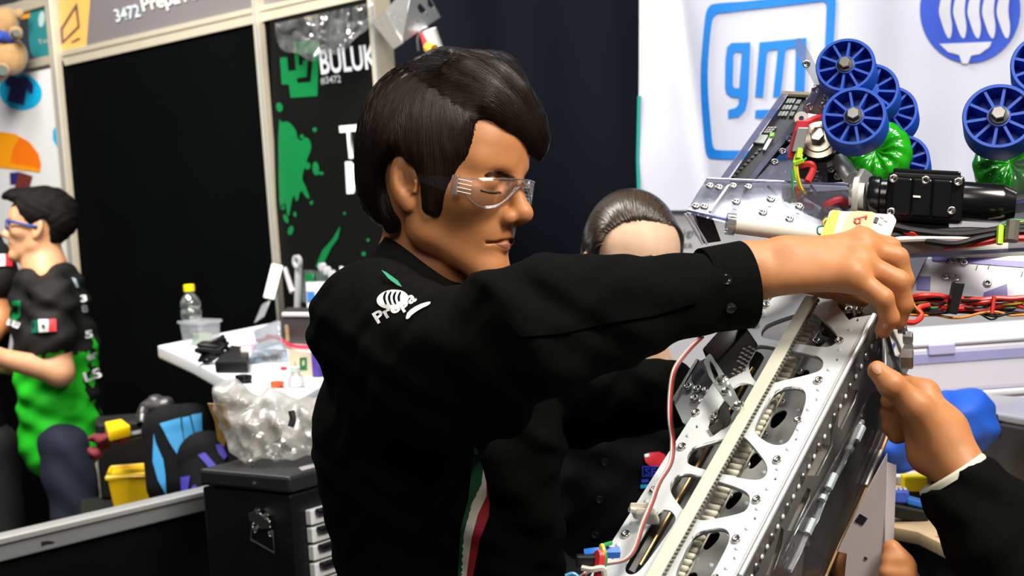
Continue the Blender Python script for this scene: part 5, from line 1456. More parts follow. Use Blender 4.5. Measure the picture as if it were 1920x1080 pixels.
# ------------------------------------------------------------------ the robot
fa, fb = P(1640, 591, 1.66), P(1388, 1080, 1.45)          # fold between front plate and side plate
fl_ = P(1411, 600, 1.715)                                   # left edge, further back
AP = plane3(fa, fb, fl_)
sv = AP.n.cross((fb - fa).normalized()).normalized()
side_dir = -AP.n                                            # side plate runs straight back from the fold
SPL = Pl(fa, fb - fa, side_dir)
base_pt = Vector((fb.x + .02, fb.y - .02, 0))
rob = thing('competition_robot', 'aluminium competition robot with belt driven arm, blue wheels and black motor', 'robot', base_pt)
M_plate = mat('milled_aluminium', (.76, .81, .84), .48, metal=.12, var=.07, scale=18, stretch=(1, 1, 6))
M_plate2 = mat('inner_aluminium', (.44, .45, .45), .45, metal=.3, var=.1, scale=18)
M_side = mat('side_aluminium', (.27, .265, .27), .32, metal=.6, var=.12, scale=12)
M_steel = mat('bright_steel', (.66, .65, .62), .22, metal=.95, var=.05)
M_brass = mat('brass', (.45, .30, .12), .35, metal=.9)
M_hole = mat('hole_dark', (.01, .01, .01), .8)
M_belt = mat('cream_belt', (.68, .68, .57), .55, var=.05, scale=60)
M_rack = mat('cream_teeth', (.70, .67, .55), .5, var=.08, scale=60)
M_bk = mat('robot_black', (.008, .008, .009), .38, var=.2)
cuts = {
 'A': [(1426, 632), (1428, 616), (1444, 604), (1499, 586), (1522, 582), (1545, 600), (1569, 624), (1571, 638), (1562, 648), (1546, 652), (1499, 645), (1442, 636)],
 'B': [(1404, 664), (1410, 650), (1428, 645), (1482, 657), (1530, 664), (1544, 675), (1543, 690), (1530, 699), (1470, 713), (1436, 722), (1414, 716), (1402, 690)],
 'C': [(1447, 737), (1470, 725), (1500, 724), (1513, 738), (1508, 767), (1484, 822), (1470, 834), (1450, 835), (1428, 824), (1411, 806), (1420, 786)],
 'Cl': [(1324, 797), (1332, 808), (1352, 808), (1374, 794), (1398, 762), (1422, 726), (1396, 716), (1378, 722), (1350, 756)],
 'D': [(1287, 858), (1290, 846), (1302, 836), (1361, 820), (1392, 817), (1404, 826), (1438, 868), (1440, 888), (1424, 902), (1378, 895), (1300, 875), (1288, 868)],
 'E': [(1254, 914), (1260, 900), (1272, 889), (1290, 886), (1330, 897), (1395, 917), (1408, 932), (1403, 953), (1390, 963), (1330, 975), (1310, 976), (1285, 962), (1262, 932)],
 'Fl': [(1226, 970), (1233, 958), (1255, 954), (1269, 970), (1262, 986), (1215, 1052), (1194, 1076), (1176, 1078), (1169, 1062), (1186, 1034)],
 'Fr': [(1292, 1016), (1302, 1000), (1340, 988), (1364, 992), (1370, 1008), (1358, 1036), (1325, 1096), (1300, 1118), (1272, 1110), (1262, 1080)],
}
outer = [(1432, 548), (1470, 540), (1560, 560), (1592, 600), (1600, 596), (1636, 590), (1641, 593), (1388, 1082), (1300, 1250), (1000, 1250), (1142, 1024), (1292, 788), (1402, 615)]
small = []
for k in range(27):                                        # rows of drilled holes along both edges
    x, y = 1607 - 9.6 * k, 600 + 18.6 * k
    if k % 4 == 0: small.append(ellipse(x, y, 3.0, 3.0, 0, 8))
for k in range(20):
    x, y = 1300 - 13.2 * k, 796 + 20.5 * k
    if k % 4 == 0: small.append(ellipse(x + 6, y + 4, 3, 3, 0, 8))
fp = plate('front_plate', [outer] + [chaikin(c, 2) for c in cuts.values()] + small, AP, .003, M_plate, rob, bevel=.0006)
MB().tube([fa + AP.n * .0005, fb + AP.n * .0005], .0028, 8).build('fold_edge', mat('edge_aluminium', (.70, .73, .73), .35, metal=.5), rob, smooth=True)
MB().tube([AP.hit(1630, 596, .0015), AP.hit(1378, 1082, .0015)], .0012, 6).build('fold_groove', M_plate2, rob)
# pocket walls of the milled plate (flanges)
for key in ('A', 'B', 'C', 'D', 'E', 'Fr'):
    c = chaikin(cuts[key], 2)
    mb = MB(); n = len(c)
    mb.add([AP.hit(x, y, -.003) for x, y in c] + [AP.hit(x, y, -.003) - AP.n * .006 for x, y in c], [(i, (i + 1) % n, (i + 1) % n + n, i + n) for i in range(n)])
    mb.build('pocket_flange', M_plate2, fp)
# back plate, with slots
BPL = AP.shift(-.058)
def onback(l): return l
bouter = [(1455, 560), (1640, 600), (1408, 1060), (1330, 1250), (1080, 1250), (1190, 1010), (1320, 800)]
bslots = []
for k in range(7):
    x, y = 1548 - 42 * k, 628 + 76 * k
    bslots.append(chaikin([(x - 16, y - 4), (x + 8, y - 14), (x + 14, y - 2), (x - 12, y + 26), (x - 22, y + 18)], 2))
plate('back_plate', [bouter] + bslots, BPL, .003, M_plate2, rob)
plate('back_cover', [[(1450, 570), (1650, 610), (1400, 1090), (1320, 1250), (1060, 1250), (1185, 1010), (1310, 790)]], AP.shift(-.085), .003, M_bk, rob)
# dark slide rails inside
for (a, b, off, r, m) in (((1420, 668), (1182, 1078), -.035, .008, M_bk), ((1412, 690), (1200, 1060), -.026, .0018, M_brass), ((1500, 600), (1262, 1010), -.045, .004, M_bk)):
    MB().tube([AP.hit(*a, off), AP.hit(*b, off)], r, 8).build('slide_rail', m, rob)
# rivets and screws: shared meshes
def dome(r, h, seg=10):
    return MB().lathe((0, 0, 0), (0, 0, 1), [(0, r), (h * .5, r * .86), (h * .9, r * .45), (h, 0)], seg).mesh('rivet')
def capscrew(r, h):
    return MB().lathe((0, 0, 0), (0, 0, 1), [(0, r), (h * .8, r), (h, r * .85), (h, r * .5), (h * .3, r * .45), (h * .3, 0)], 12).mesh('screw')
ME_r, ME_s, ME_d = dome(.0044, .0024), capscrew(.0047, .003), dome(.0029, .0014, 8)
for m_, mm in ((ME_r, M_steel), (ME_s, M_steel), (ME_d, M_plate)):
    m_.materials.append(mm); m_.shade_smooth()
def stud(me, pl, x, y, off=0.0, parent=rob, nm=None):
    p = pl.hit(x, y, off)
    M = Matrix.Translation(p) @ pl.n.to_track_quat('Z', 'Y').to_matrix().to_4x4()
    return link(nm or me.name.split('.')[0], me, None, parent, M=M)
for k in range(27):
    x, y = 1607 - 9.6 * k, 600 + 18.6 * k
    if k % 4 == 2: stud(ME_s, AP, x - 14, y + 3)
    elif k % 2 == 1: stud(ME_d, AP, x - 4, y)
for k in range(18):
    x, y = 1300 - 13.2 * k, 796 + 20.5 * k
    if k % 4 == 2: stud(ME_s, AP, x + 6, y + 2)
    elif k % 2 == 1: stud(ME_d, AP, x + 4, y)
for (x, y) in ((1413, 608), (1441, 560), (1436, 573), (1424, 588), (1305, 775), (1340, 782)): stud(ME_s, AP, x, y)
for k in range(9):                                          # screws on the back plate seen through the pockets
    x, y = 1556 - 33 * k, 640 + 58 * k
    stud(ME_s, BPL, x - 24, y, nm='inner_screw'); stud(ME_d, BPL, x + 8, y + 14, nm='inner_rivet')
# drive belt with moulded teeth, and the toothed run inside
BL = AP.shift(.014)
pa_, pb_ = BL.hit(1522, 556), BL.hit(1222, 1086)
ax_ = (pb_ - pa_).normalized(); wv = ax_.cross(BL.n).normalized()
if wv.dot(RIGHT) < 0: wv = -wv
L_ = (pb_ - pa_).length
mb = MB().box((pa_ + pb_) / 2, ax_ * L_ / 2, wv * .0070, BL.n * .0012)
mb.build('drive_belt', M_belt, rob, bevel=.0005)
mt = MB(); nT = int(L_ / .005)
for k in range(nT):
    c = pa_ + ax_ * (k + .5) * .005
    mt.box(c + wv * .0062 - BL.n * .0024, ax_ * .0014, wv * .0026, BL.n * .0016)
o = mt.build('belt_teeth', mat('belt_underside', (.20, .19, .15), .6), rob); o['kind'] = 'stuff'
RL = AP.shift(-.022)
qa, qb = RL.hit(1548, 560), RL.hit(1268, 1085)
ax2 = (qb - qa).normalized(); L2 = (qb - qa).length
wv2 = ax2.cross(RL.n).normalized()
MB().box((qa + qb) / 2 - RL.n * .006, ax2 * L2 / 2, wv2 * .005, RL.n * .002).build('return_belt', M_rack, rob)
tm = MB().tube([(-.0062, 0, 0), (.0062, 0, 0)], .0031, 8).mesh('belt_tooth'); tm.materials.append(M_rack); tm.shade_smooth()
nT = int(L2 / .0078)
Rm = Matrix((wv2, ax2, RL.n)).transposed().to_4x4()
for k in range(nT):
    link('belt_tooth', tm, None, rob, M=Matrix.Translation(qa + ax2 * (k + .5) * .0078) @ Rm)
# side plate: dark polished sheet with slots
souter = [(1643, 594), (1662, 600), (1700, 640), (1702, 660), (1690, 700), (1668, 812), (1545, 1085), (1480, 1250), (1300, 1250), (1390, 1082)]
slots = [[(1574, 764), (1593, 728), (1610, 732), (1604, 752), (1578, 806), (1571, 800)],
         [(1513, 892), (1533, 848), (1556, 796), (1562, 800), (1562, 836), (1534, 892)],
         [(1476, 995), (1494, 955), (1514, 914), (1521, 919), (1519, 935), (1490, 995)],
         [(1436, 1078), (1452, 1036), (1465, 988), (1470, 994), (1469, 1024), (1450, 1080)],
         [(1618, 690), (1640, 640), (1652, 644), (1650, 660), (1628, 700)]]
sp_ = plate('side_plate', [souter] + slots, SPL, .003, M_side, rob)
for c in slots:
    n = len(c)
    MB().add([SPL.hit(x, y, -.003) for x, y in c] + [SPL.hit(x, y, -.003) - SPL.n * .018 for x, y in c], [(i, (i + 1) % n, (i + 1) % n + n, i + n) for i in range(n)]).build('slot_wall', mat('slot_bright', (.62, .60, .55), .3, metal=.7), sp_)
    xs = max(p[0] for p in c); ys = sum(p[1] for p in c) / n
    stud(ME_s, SPL, xs + 6, ys + 18, .004, nm='slot_screw')
for k in range(27):
    x, y = 1640 - 9.8 * k + 14, 612 + 18.8 * k
    stud(ME_r if k % 3 == 0 else ME_d, SPL, x, y, 0.0015, nm='side_rivet')
# clear guard on the side and its edges
GS = SPL.shift(.012)
M_guard = clear('guard_clear', (.80, .82, .84), gloss=.10, rough=.05, haze=.03, edge=.7)
plate('clear_guard', [[(1604, 800), (1632, 740), (1700, 690), (1670, 815), (1560, 1060), (1530, 1100), (1440, 1100), (1500, 985)]], GS, .003, M_guard, rob)
for pts, m, r in (([(1617, 790), (1606, 806), (1580, 870), (1560, 905), (1545, 935), (1530, 975), (1510, 1005), (1498, 1035), (1480, 1070)], clear('guard_edge', (.75, .85, .92), gloss=.35, rough=.1, haze=.25, edge=.9), .0028),
                  ([(1666, 812), (1640, 880), (1610, 950), (1575, 1020), (1548, 1084)], mat('copper_edge', (.30, .17, .08), .35, metal=.6), .0022),
                  ([(1652, 845), (1630, 895), (1624, 910)], mat('edge_aluminium', (.70, .73, .73), .35, metal=.5), .0020)):
    MB().tube([GS.hit(x, y, .002) for x, y in pts], r, 6).build('guard_edge', m, rob, smooth=True)
for (x, y, l) in ((1617, 800, 26), (1595, 838, 8), (1565, 890, 26), (1545, 930, 8), (1525, 975, 26)):
    a = GS.hit(x, y, .004); b = GS.hit(x - l * .45, y + l, .004)
    MB().tube([a, b], .004, 6).build('guard_clip', mat('clip_glassy', (.55, .62, .65), .2, metal=.4), rob)
# end bracket with nuts and a paper sticker at the top
EP = plane3(P(1650, 605, 1.645), P(1705, 640, 1.70), P(1668, 730, 1.60))
plate('end_bracket', [[(1652, 600), (1690, 606), (1706, 650), (1700, 690), (1672, 740), (1655, 700)], ellipse(1690, 628, 4, 4, 0, 8)], EP, .004, M_side, rob, off=.004)
plate('paper_sticker', [[(1652, 634), (1668, 612), (1680, 622), (1684, 640), (1668, 676), (1662, 672)]], EP, .001, mat('sticker_white', (.55, .55, .53), .6, var=.15, scale=30), rob, off=.010)
flatprint('sticker_mark', [ellipse(1676, 648, 3, 6, .3, 10)], EP, mat('ink_blue', (.06, .08, .30), .6), rob, off=.0112)
hexm = MB().lathe((0, 0, 0), (0, 0, 1), [(0, 1), (.9, 1), (1, .9), (1, 0)], 6).mesh('hex_nut')
def hexnut(p, n, r, h, m, nm='hex_nut', parent=rob):
    M = Matrix.Translation(p) @ Vector(n).to_track_quat('Z', 'Y').to_matrix().to_4x4() @ Matrix.Diagonal((r, r, h, 1))
    me = hexm.copy(); me.materials.append(m); return link(nm, me, None, parent, M=M)
hexnut(P(1690, 673, 1.62), RIGHT + BACK * .3, .011, .012, M_steel); hexnut(P(1694, 633, 1.63), RIGHT + BACK * .4, .007, .009, M_side); hexnut(P(1684, 616, 1.63), RIGHT + BACK * .4, .006, .008, M_side)
# held channel below the arm
HP = Pl(P(1630, 980, 1.565), RIGHT, UP + BACK * .05)
ch = plate('lower_channel', [[(1664, 850), (1657, 1120), (1580, 1120), (1588, 1038), (1570, 1034), (1610, 950)]], HP, .003, mat('primer_grey', (.36, .31, .31), .5, var=.04, scale=10), rob)
plate('lower_channel_flange', [[(1664, 866), (1681, 872), (1672, 1120), (1657, 1120)]], Pl(P(1660, 980, 1.563), RIGHT + BACK * -.5, UP), .003, mat('primer_grey_lit', (.47, .42, .43), .5, var=.04, scale=10), rob)
flatprint('tape_square', [[(1612, 963), (1627, 972), (1617, 985), (1602, 977)]], HP, M_bk, rob, off=.001)
flatprint('drill_hole', [ellipse(1623, 1047, 4, 3, .5, 10)], HP, M_hole, rob, off=.001)
# dark gear housing under the hand
GP = AP.shift(-.02)
plate('gear_housing', [[(1500, 560), (1560, 545), (1650, 560), (1655, 585), (1605, 592), (1560, 600), (1530, 590)]], GP, .03, mat('housing_bronze', (.07, .045, .025), .4, metal=.5, var=.3), rob)
for (x, y, r) in ((1476, 566, .009), (1548, 570, .006), (1572, 572, .007)):
    MB().lathe(AP.hit(x, y, -.02), AP.n, [(0, r * 1.2), (.02, r * 1.2), (.022, r), (.022, 0)], 14).build('roller', M_bk if x < 1500 else M_brass, rob, smooth=True)
for (x, y) in ((1562, 573), (1592, 582), (1612, 582), (1536, 565)): stud(ME_s, GP, x, y, .003, nm='housing_screw')
# servo, its lever and bracket on the left edge
SV = Pl(P(1372, 660, 1.66), RIGHT + BACK * -.3, UP + BACK * .35)
svo = plate('servo', [[(1335, 672), (1392, 608), (1414, 640), (1374, 712), (1352, 712)]], SV, .04, M_bk, rob, off=.012, bevel=.002)
rng = random.Random(4)
for k in range(3):
    for j in range(8):
        t = j / 8; x0, y0 = 1372 + k * 9 + t * 28 - k * 2, 698 + k * 4 - t * 62
        if y0 < 624 or rng.random() < .12: continue
        flatprint('label_mark', [[(x0, y0), (x0 + 6, y0 + 2.0), (x0 + 5 + rng.uniform(-1, 1.5), y0 + 5), (x0 - 1.5, y0 + 3)]], SV, mat('label_ink', (.30, .27, .25), .6), svo, off=.0132)
plate('servo_bracket', [[(1262, 752), (1306, 676), (1312, 674), (1336, 700), (1352, 752), (1336, 790), (1292, 800), (1280, 792)]], AP.shift(-.012), .003, M_plate2, rob)
MB().tube([AP.hit(1262, 752, -.008), AP.hit(1308, 675, -.004)], .0022, 6).build('bracket_rim', M_steel, rob)
for (x, y) in ((1290, 726), (1308, 730), (1324, 733), (1302, 748), (1336, 742), (1318, 755)): stud(ME_s, AP.shift(-.010), x, y, nm='bracket_screw')
plate('bracket_block', [[(1300, 690), (1340, 668), (1356, 700), (1350, 740), (1318, 740), (1298, 716)]], AP.shift(-.014), .02, M_bk, rob, off=.004)
LV = AP.shift(.022)
plate('slotted_lever', [chaikin([(1316, 684), (1329, 661), (1336, 668), (1390, 752), (1384, 768), (1368, 764)], 1), chaikin([(1328, 678), (1334, 676), (1350, 708), (1346, 722), (1342, 718)], 1)], LV, .003, mat('zinc_lever', (.52, .58, .56), .35, metal=.7), rob)
for (x, y, r) in ((1356, 714, .006), (1362, 736, .0045), (1384, 762, .004), (1390, 760, .003)):
    MB().lathe(LV.hit(x, y), LV.n, [(0, r), (.003, r), (.0045, r * .7), (.0035, r * .3), (.003, 0)], 12).build('lever_bolt', M_steel, rob, smooth=True)
plate('angle_bracket', [[(1346, 790), (1350, 762), (1362, 750), (1366, 772), (1352, 800), (1336, 812), (1328, 800)]], AP.shift(.004), .012, mat('angle_dark', (.10, .095, .09), .35, metal=.7), rob)
# servo lead
for dx, m, r in ((0, mat('wire_red', (.55, .02, .025), .4), .0012), (-3.5, mat('wire_white', (.72, .66, .58), .4), .0012), (3.0, mat('wire_brown', (.05, .02, .015), .4), .0011)):
    pts = [(1316, 632, 1.60), (1290, 658, 1.58), (1266, 692, 1.565), (1258, 735, 1.56), (1257, 785, 1.555), (1262, 825, 1.56), (1258, 868, 1.55), (1236, 906, 1.535), (1222, 944, 1.52), (1205, 985, 1.505), (1190, 1030, 1.49), (1168, 1052, 1.48), (1120, 1062, 1.47), (1085, 1085, 1.46)]
    MB().tube(spline([P(x + dx, y, d) for x, y, d in pts], 6), r, 5).build('servo_lead', m, rob, smooth=True)
for (x, y) in ((1203, 958), (1214, 968)):
    MB().box(AP.hit(x, y, .012), RIGHT * .010, UP * .0035, AP.n * .008).build('cable_tie', mat('tie_natural', (.62, .58, .48), .5), rob, bevel=.002)
MB().tube([P(1180, 955, 1.525), P(1226, 962, 1.535)], .003, 6).build('cable_tie', mat('tie_natural', (.62, .58, .48), .5), rob)
for pts, m, r in (([(1096, 1040, 1.48), (1120, 1037, 1.48), (1160, 1036, 1.485)], mat('connector_blue', (.0, .14, .60), .45), .006),
                  ([(1128, 1022, 1.47), (1132, 1035, 1.465), (1130, 1060, 1.47), (1126, 1085, 1.47)], mat('wire_yellow', (.80, .55, .02), .4), .0025),
                  ([(1146, 1018, 1.48), (1128, 1026, 1.47), (1136, 1045, 1.468), (1128, 1085, 1.47)], mat('wire_green', (.02, .35, .06), .4), .002),
                  ([(1118, 1050, 1.47), (1126, 1040, 1.465), (1122, 1085, 1.46)], mat('wire_red', (.55, .02, .025), .4), .005),
                  ([(1092, 1065, 1.46), (1110, 1068, 1.455), (1130, 1066, 1.455), (1134, 1085, 1.46)], mat('wire_white', (.72, .66, .58), .4), .003),
                  ([(1060, 1080, 1.45), (1075, 1076, 1.45), (1090, 1088, 1.45)], mat('wire_sky', (.1, .35, .6), .4), .002)):
    MB().tube(spline([P(*q) for q in pts], 6), r, 6).build('connector_lead', m, rob, smooth=True)
MB().box(P(1100, 1052, 1.47), RIGHT * .010, UP * .006, BACK * .006).build('connector_block', M_bk, rob, bevel=.002)
# chassis below the frame, standing on the floor
low = AP.hit(1150, 1250, -.05)
for dx, dy in ((-.05, 0), (.05, 0)):
    MB().tube([low + RIGHT * dx, Vector((low.x + dx * 3, low.y + .1, .28))], .02, 8).build('arm_post', M_plate2, rob)
MB().abox((low.x - .25, low.y - .12, .12), (low.x + .33, low.y + .42, .30)).build('chassis', M_bk, rob, bevel=.01)
for sx in (-.27, .35):
    for sy in (0.0, .3):
        MB().lathe((low.x + sx, low.y + sy, .09), (1 if sx > 0 else -1, 0, 0), [(-.02, .085), (-.018, .09), (.018, .09), (.02, .085), (.02, 0)], 20).build('drive_wheel', M_bk, rob, smooth=True)

# ---- upper works: tube, clear box, rails, electronics
M_pvc = mat('cream_tube', (.62, .60, .54), .4, var=.06, scale=20)
MB().tube([P(1372, 420, 1.70), P(1700, 464, 1.765), P(1960, 470, 1.82)], .0098, 16).build('cross_tube', M_pvc, rob, smooth=True)
MB().tube([P(1362, 419, 1.698), P(1378, 421, 1.698)], .0118, 16).build('tube_collar', clear('collar_clear', (.75, .75, .77), gloss=.2, rough=.1, haze=.1), rob, smooth=True)
M_poly = clear('polycarbonate', (.60, .60, .66), gloss=.03, rough=.05, haze=.05, hazecol=(.5, .5, .54), edge=.45)
M_pedge = clear('polycarbonate_edge', (.52, .54, .72), gloss=.25, rough=.12, haze=.2, hazecol=(.35, .37, .55), edge=.6)
TPp = Pl(P(1440, 380, 1.765), RIGHT - UP * .06, UP * .5 - BACK * .6)
top = [(1325, 334), (1592, 346), (1606, 398), (1560, 436), (1460, 438), (1288, 394)]
plate('clear_deck', [top], TPp, .004, M_poly, rob)
MB().tube([TPp.hit(*q) for q in ((1290, 394), (1375, 414), (1460, 440))], .0022, 6).build('deck_edge', M_pedge, rob)
MB().tube([TPp.hit(*q) for q in ((1326, 335), (1590, 346))], .0016, 6).build('deck_edge', M_pedge, rob)
for (x, y) in ((1331, 350), (1348, 353), (1304, 388), (1320, 389), (1374, 350), (1403, 352), (1380, 380), (1430, 400), (1445, 375), (1480, 412), (1498, 388)): stud(ME_s, TPp, x, y, .002, nm='deck_screw')
plate('deck_strap', [[(1363, 352), (1367, 352), (1333, 401), (1328, 400)]], TPp, .003, mat('strap_white', (.62, .65, .66), .4), rob, off=.004)
plate('deck_bracket', [[(1318, 345), (1362, 350), (1336, 392), (1298, 386)]], TPp.shift(-.012), .003, M_plate, rob)
for poly, dz_, m_ in (([(1372, 356), (1430, 352), (1442, 372), (1400, 404), (1345, 396)], -.016, mat('deck_grey', (.30, .31, .32), .4, metal=.4)), ([(1450, 352), (1520, 352), (1500, 384), (1462, 372)], -.022, mat('deck_grey', (.30, .31, .32), .4, metal=.4)), ([(1420, 385), (1470, 380), (1496, 420), (1440, 420)], -.03, mat('deck_paper', (.62, .62, .66), .6)), ([(1500, 360), (1590, 356), (1596, 376), (1540, 384)], -.03, mat('deck_violet', (.30, .27, .36), .5))):
    plate('deck_fitting', [poly], TPp.shift(dz_), .003, m_, rob)
for (a_, b_) in (((1402, 350), (1372, 402)), ((1440, 350), (1500, 414)), ((1520, 348), (1560, 400))):
    MB().tube([TPp.hit(*a_, -.006), TPp.hit(*b_, -.006)], .0016, 6).build('deck_seam', M_pedge, rob)
plate('motor_mount', [[(1500, 390), (1530, 385), (1545, 405), (1530, 425), (1500, 415)], ellipse(1520, 402, 6, 4, 0, 12)], TPp.shift(-.02), .006, M_plate, rob)
MB().tube(spline([P(1545, 400, 1.775), P(1552, 385, 1.77), P(1575, 376, 1.77), P(1592, 386, 1.775)], 8), .005, 8).build('red_hose', mat('hose_red', (.30, .02, .03), .4), rob, smooth=True)
MB().tube(spline([P(1540, 404, 1.78), P(1550, 392, 1.775), P(1572, 383, 1.775), P(1588, 392, 1.775)], 8), .004, 8).build('black_hose', M_bk, rob, smooth=True)
BX = Pl(P(1320, 430, 1.79), RIGHT, UP)
plate('end_cap', [[(1303, 402), (1336, 408), (1352, 452), (1322, 456)]], BX, .02, M_bk, rob)
for (a, b) in (((1284, 400), (1318, 458)), ((1292, 401), (1326, 458))): MB().tube([BX.hit(*a, .004), BX.hit(*b, .004)], .0014, 6).build('end_trim', M_plate, rob)
# sloping electronics tray between clear rails
ET = plane3(P(1490, 180, 1.90), P(1345, 340, 1.80), P(1512, 190, 1.89))
ET = Pl(P(1430, 260, 1.86), RIGHT * -.66 - UP * .75 + BACK * .45, RIGHT + UP * -.1 + BACK * .25)
tray = plate('electronics_tray', [[(1476, 180), (1512, 180), (1500, 240), (1408, 336), (1368, 336)]], ET, .010, M_bk, rob, bevel=.001)
for poly in ([(1478, 186), (1494, 186), (1474, 222), (1456, 222)], [(1496, 188), (1504, 188), (1486, 222), (1478, 222)], [(1440, 240), (1458, 240), (1446, 252), (1430, 252)]):
    (x0, y0), (x1, y1), (x2, y2), (x3, y3) = poly
    for i in range(3):
        for j in range(3):
            u0, u1, v0, v1 = i / 3 + .04, (i + 1) / 3 - .05, j / 3 + .05, (j + 1) / 3 - .06
            def bl(u, v): return (x0 + (x1 - x0) * u + (x3 - x0) * v + (x2 - x1 - x3 + x0) * u * v, y0 + (y1 - y0) * u + (y3 - y0) * v + (y2 - y1 - y3 + y0) * u * v)
            plate('terminal', [[bl(u0, v0), bl(u1, v0), bl(u1, v1), bl(u0, v1)]], ET, .003, mat('terminal_grey', (.30, .32, .31), .4), tray, off=.003)
plate('chip', [[(1420, 256), (1440, 257), (1432, 272), (1412, 271)]], ET, .004, mat('chip_grey', (.32, .36, .36), .35), tray, off=.004)
plate('white_terminal', [[(1446, 254), (1452, 255), (1436, 284), (1430, 284)]], ET, .004, M_wprint, tray, off=.004)
plate('green_led', [[(1444, 258), (1452, 257), (1450, 263), (1443, 264)]], ET, .003, mat('led_green', (.2, .6, .05), .4), tray, off=.008)
for k in range(8): plate('pin', [[(1424 - 7 * k, 288 + 7 * k - 8), (1429 - 7 * k, 288 + 7 * k - 8), (1426 - 7 * k, 284 + 7 * k), (1421 - 7 * k, 284 + 7 * k)]], ET, .002, mat('pin_dark', (.06, .055, .05), .4), tray, off=.002)
for a, b in (((1470, 178), (1355, 338)), ((1512, 206), (1404, 340))):
    MB().box((ET.hit(*a, .006) + ET.hit(*b, .006)) / 2, (ET.hit(*b, .006) - ET.hit(*a, .006)) / 2, RIGHT * .004, BACK * .006).build('clear_rail', M_pedge, rob)
MB().tube([P(1466, 176, 1.895), P(1516, 178, 1.885)], .0035, 8).build('spacer_rod', mat('rod_tan', (.50, .44, .34), .3, metal=.6), rob, smooth=True)
plate('clear_side', [[(1512, 210), (1545, 180), (1552, 340), (1410, 340)]], ET.shift(-.012), .003, M_poly, rob)
for (x, y) in ((1480, 262), (1467, 285), (1452, 305), (1494, 246)): stud(ME_s, ET, x, y, .0, nm='rail_screw')
# clear paddle and bolted bracket under the first wheel
PD = Pl(P(1515, 130, 1.86), RIGHT * .5 + UP * -1, RIGHT + BACK * .2)
plate('clear_paddle', [chaikin([(1490, 80), (1496, 70), (1505, 74), (1534, 130), (1545, 160), (1530, 165), (1518, 140), (1494, 104)], 2)], PD, .004, clear('paddle_clear', (.86, .86, .88), gloss=.12, rough=.08, haze=.12, edge=.6), rob)
stud(ME_s, PD, 1512, 120, .002, nm='paddle_screw')
PB = Pl(P(1535, 190, 1.84), RIGHT, UP + BACK * .3)
plate('wheel_bracket', [[(1528, 160), (1545, 158), (1560, 190), (1550, 218), (1512, 212), (1508, 200)]], PB, .005, mat('bracket_steel', (.42, .41, .36), .35, metal=.7), rob)
for (x, y) in ((1529, 168), (1549, 182), (1544, 197), (1518, 200)): stud(ME_s, PB, x, y, .003, nm='bracket_screw')
plate('bracket_arm', [[(1505, 190), (1530, 165), (1534, 172), (1514, 210), (1508, 216)]], PB, .003, clear('paddle_clear'), rob, off=.006)
MB().lathe(P(1503, 224, 1.83), BACK + RIGHT * -.2, [(0, .008), (.012, .008), (.012, .003)], 14).build('spool', mat('spool_pale', (.55, .53, .50), .5), rob, smooth=True)
# gear and bearing
MB().lathe(P(1535, 262, 1.845), BACK - RIGHT * .25 + UP * .2, [(-.01, .022), (0, .024), (.008, .024), (.008, .017), (.011, .017), (.011, .012), (.009, .012), (.009, 0)], 28).build('bearing', mat('bearing_steel', (.36, .34, .27), .3, metal=.9), rob, smooth=True)
hexnut(P(1532, 254, 1.83), BACK - RIGHT * .25 + UP * .2, .0085, .008, M_steel, 'bearing_bolt')
MB().lathe(P(1540, 270, 1.855), BACK - RIGHT * .25 + UP * .2, [(-.01, .030), (0, .031), (.006, .031), (.006, .02)], 28).build('pulley', M_bk, rob, smooth=True)
pg = plate('gear_plate', [chaikin([(1498, 300), (1530, 280), (1590, 300), (1620, 340), (1500, 345)], 1), ellipse(1532, 310, 12, 14, 0, 14)], Pl(P(1550, 310, 1.86), RIGHT, UP + BACK * .2), .006, mat('gear_dark', (.03, .03, .032), .35, metal=.5), rob)
MB().tube([P(1572, 300, 1.85), P(1600, 338, 1.80)], .010, 10).build('strut', mat('strut_alu', (.50, .52, .52), .35, metal=.6), rob, smooth=True)
for (x, y) in ((1556, 302), (1558, 316), (1545, 290), (1570, 330), (1520, 336), (1535, 336)): stud(ME_s, Pl(P(1550, 310, 1.85), RIGHT, UP + BACK * .2), x, y, nm='gear_screw')
# speed controller with its wires
MB().box(P(1496, 262, 1.80), (RIGHT * .25 + UP * 1.0).normalized() * .022, RIGHT * .007, BACK * .006).build('speed_controller', mat('controller_red', (.50, .02, .04), .4, var=.4, scale=150), rob, bevel=.001)
MB().box(P(1500, 262, 1.792), (RIGHT * .25 + UP * 1.0).normalized() * .014, RIGHT * .006, BACK * .003).build('heat_sink', mat('sink_grey', (.35, .36, .38), .35, metal=.6), rob, bevel=.001)
for pts, m, r in (([(1504, 240, 1.80), (1512, 230, 1.80), (1530, 222, 1.81), (1552, 220, 1.83)], mat('wire_scarlet', (.68, .03, .03), .4), .0040),
                  ([(1500, 310, 1.80), (1520, 308, 1.795), (1524, 318, 1.795), (1514, 340, 1.79)], mat('wire_scarlet', (.68, .03, .03), .4), .0040),
                  ([(1498, 280, 1.79), (1490, 300, 1.785), (1492, 330, 1.785), (1500, 360, 1.79), (1494, 375, 1.79)], mat('wire_lime', (.45, .65, .02), .4), .0016),
                  ([(1504, 290, 1.79), (1495, 312, 1.785), (1500, 345, 1.785), (1512, 368, 1.79)], mat('wire_yellow', (.80, .55, .02), .4), .0013),
                  ([(1512, 296, 1.79), (1488, 318, 1.785), (1486, 340, 1.785), (1486, 372, 1.79)], mat('wire_green', (.02, .35, .06), .4), .0013),
                  ([(1494, 350, 1.79), (1500, 378, 1.79), (1525, 388, 1.79)], mat('wire_scarlet', (.68, .03, .03), .4), .0030)):
    MB().tube(spline([P(*q) for q in pts], 8), r, 6).build('controller_wire', m, rob, smooth=True)
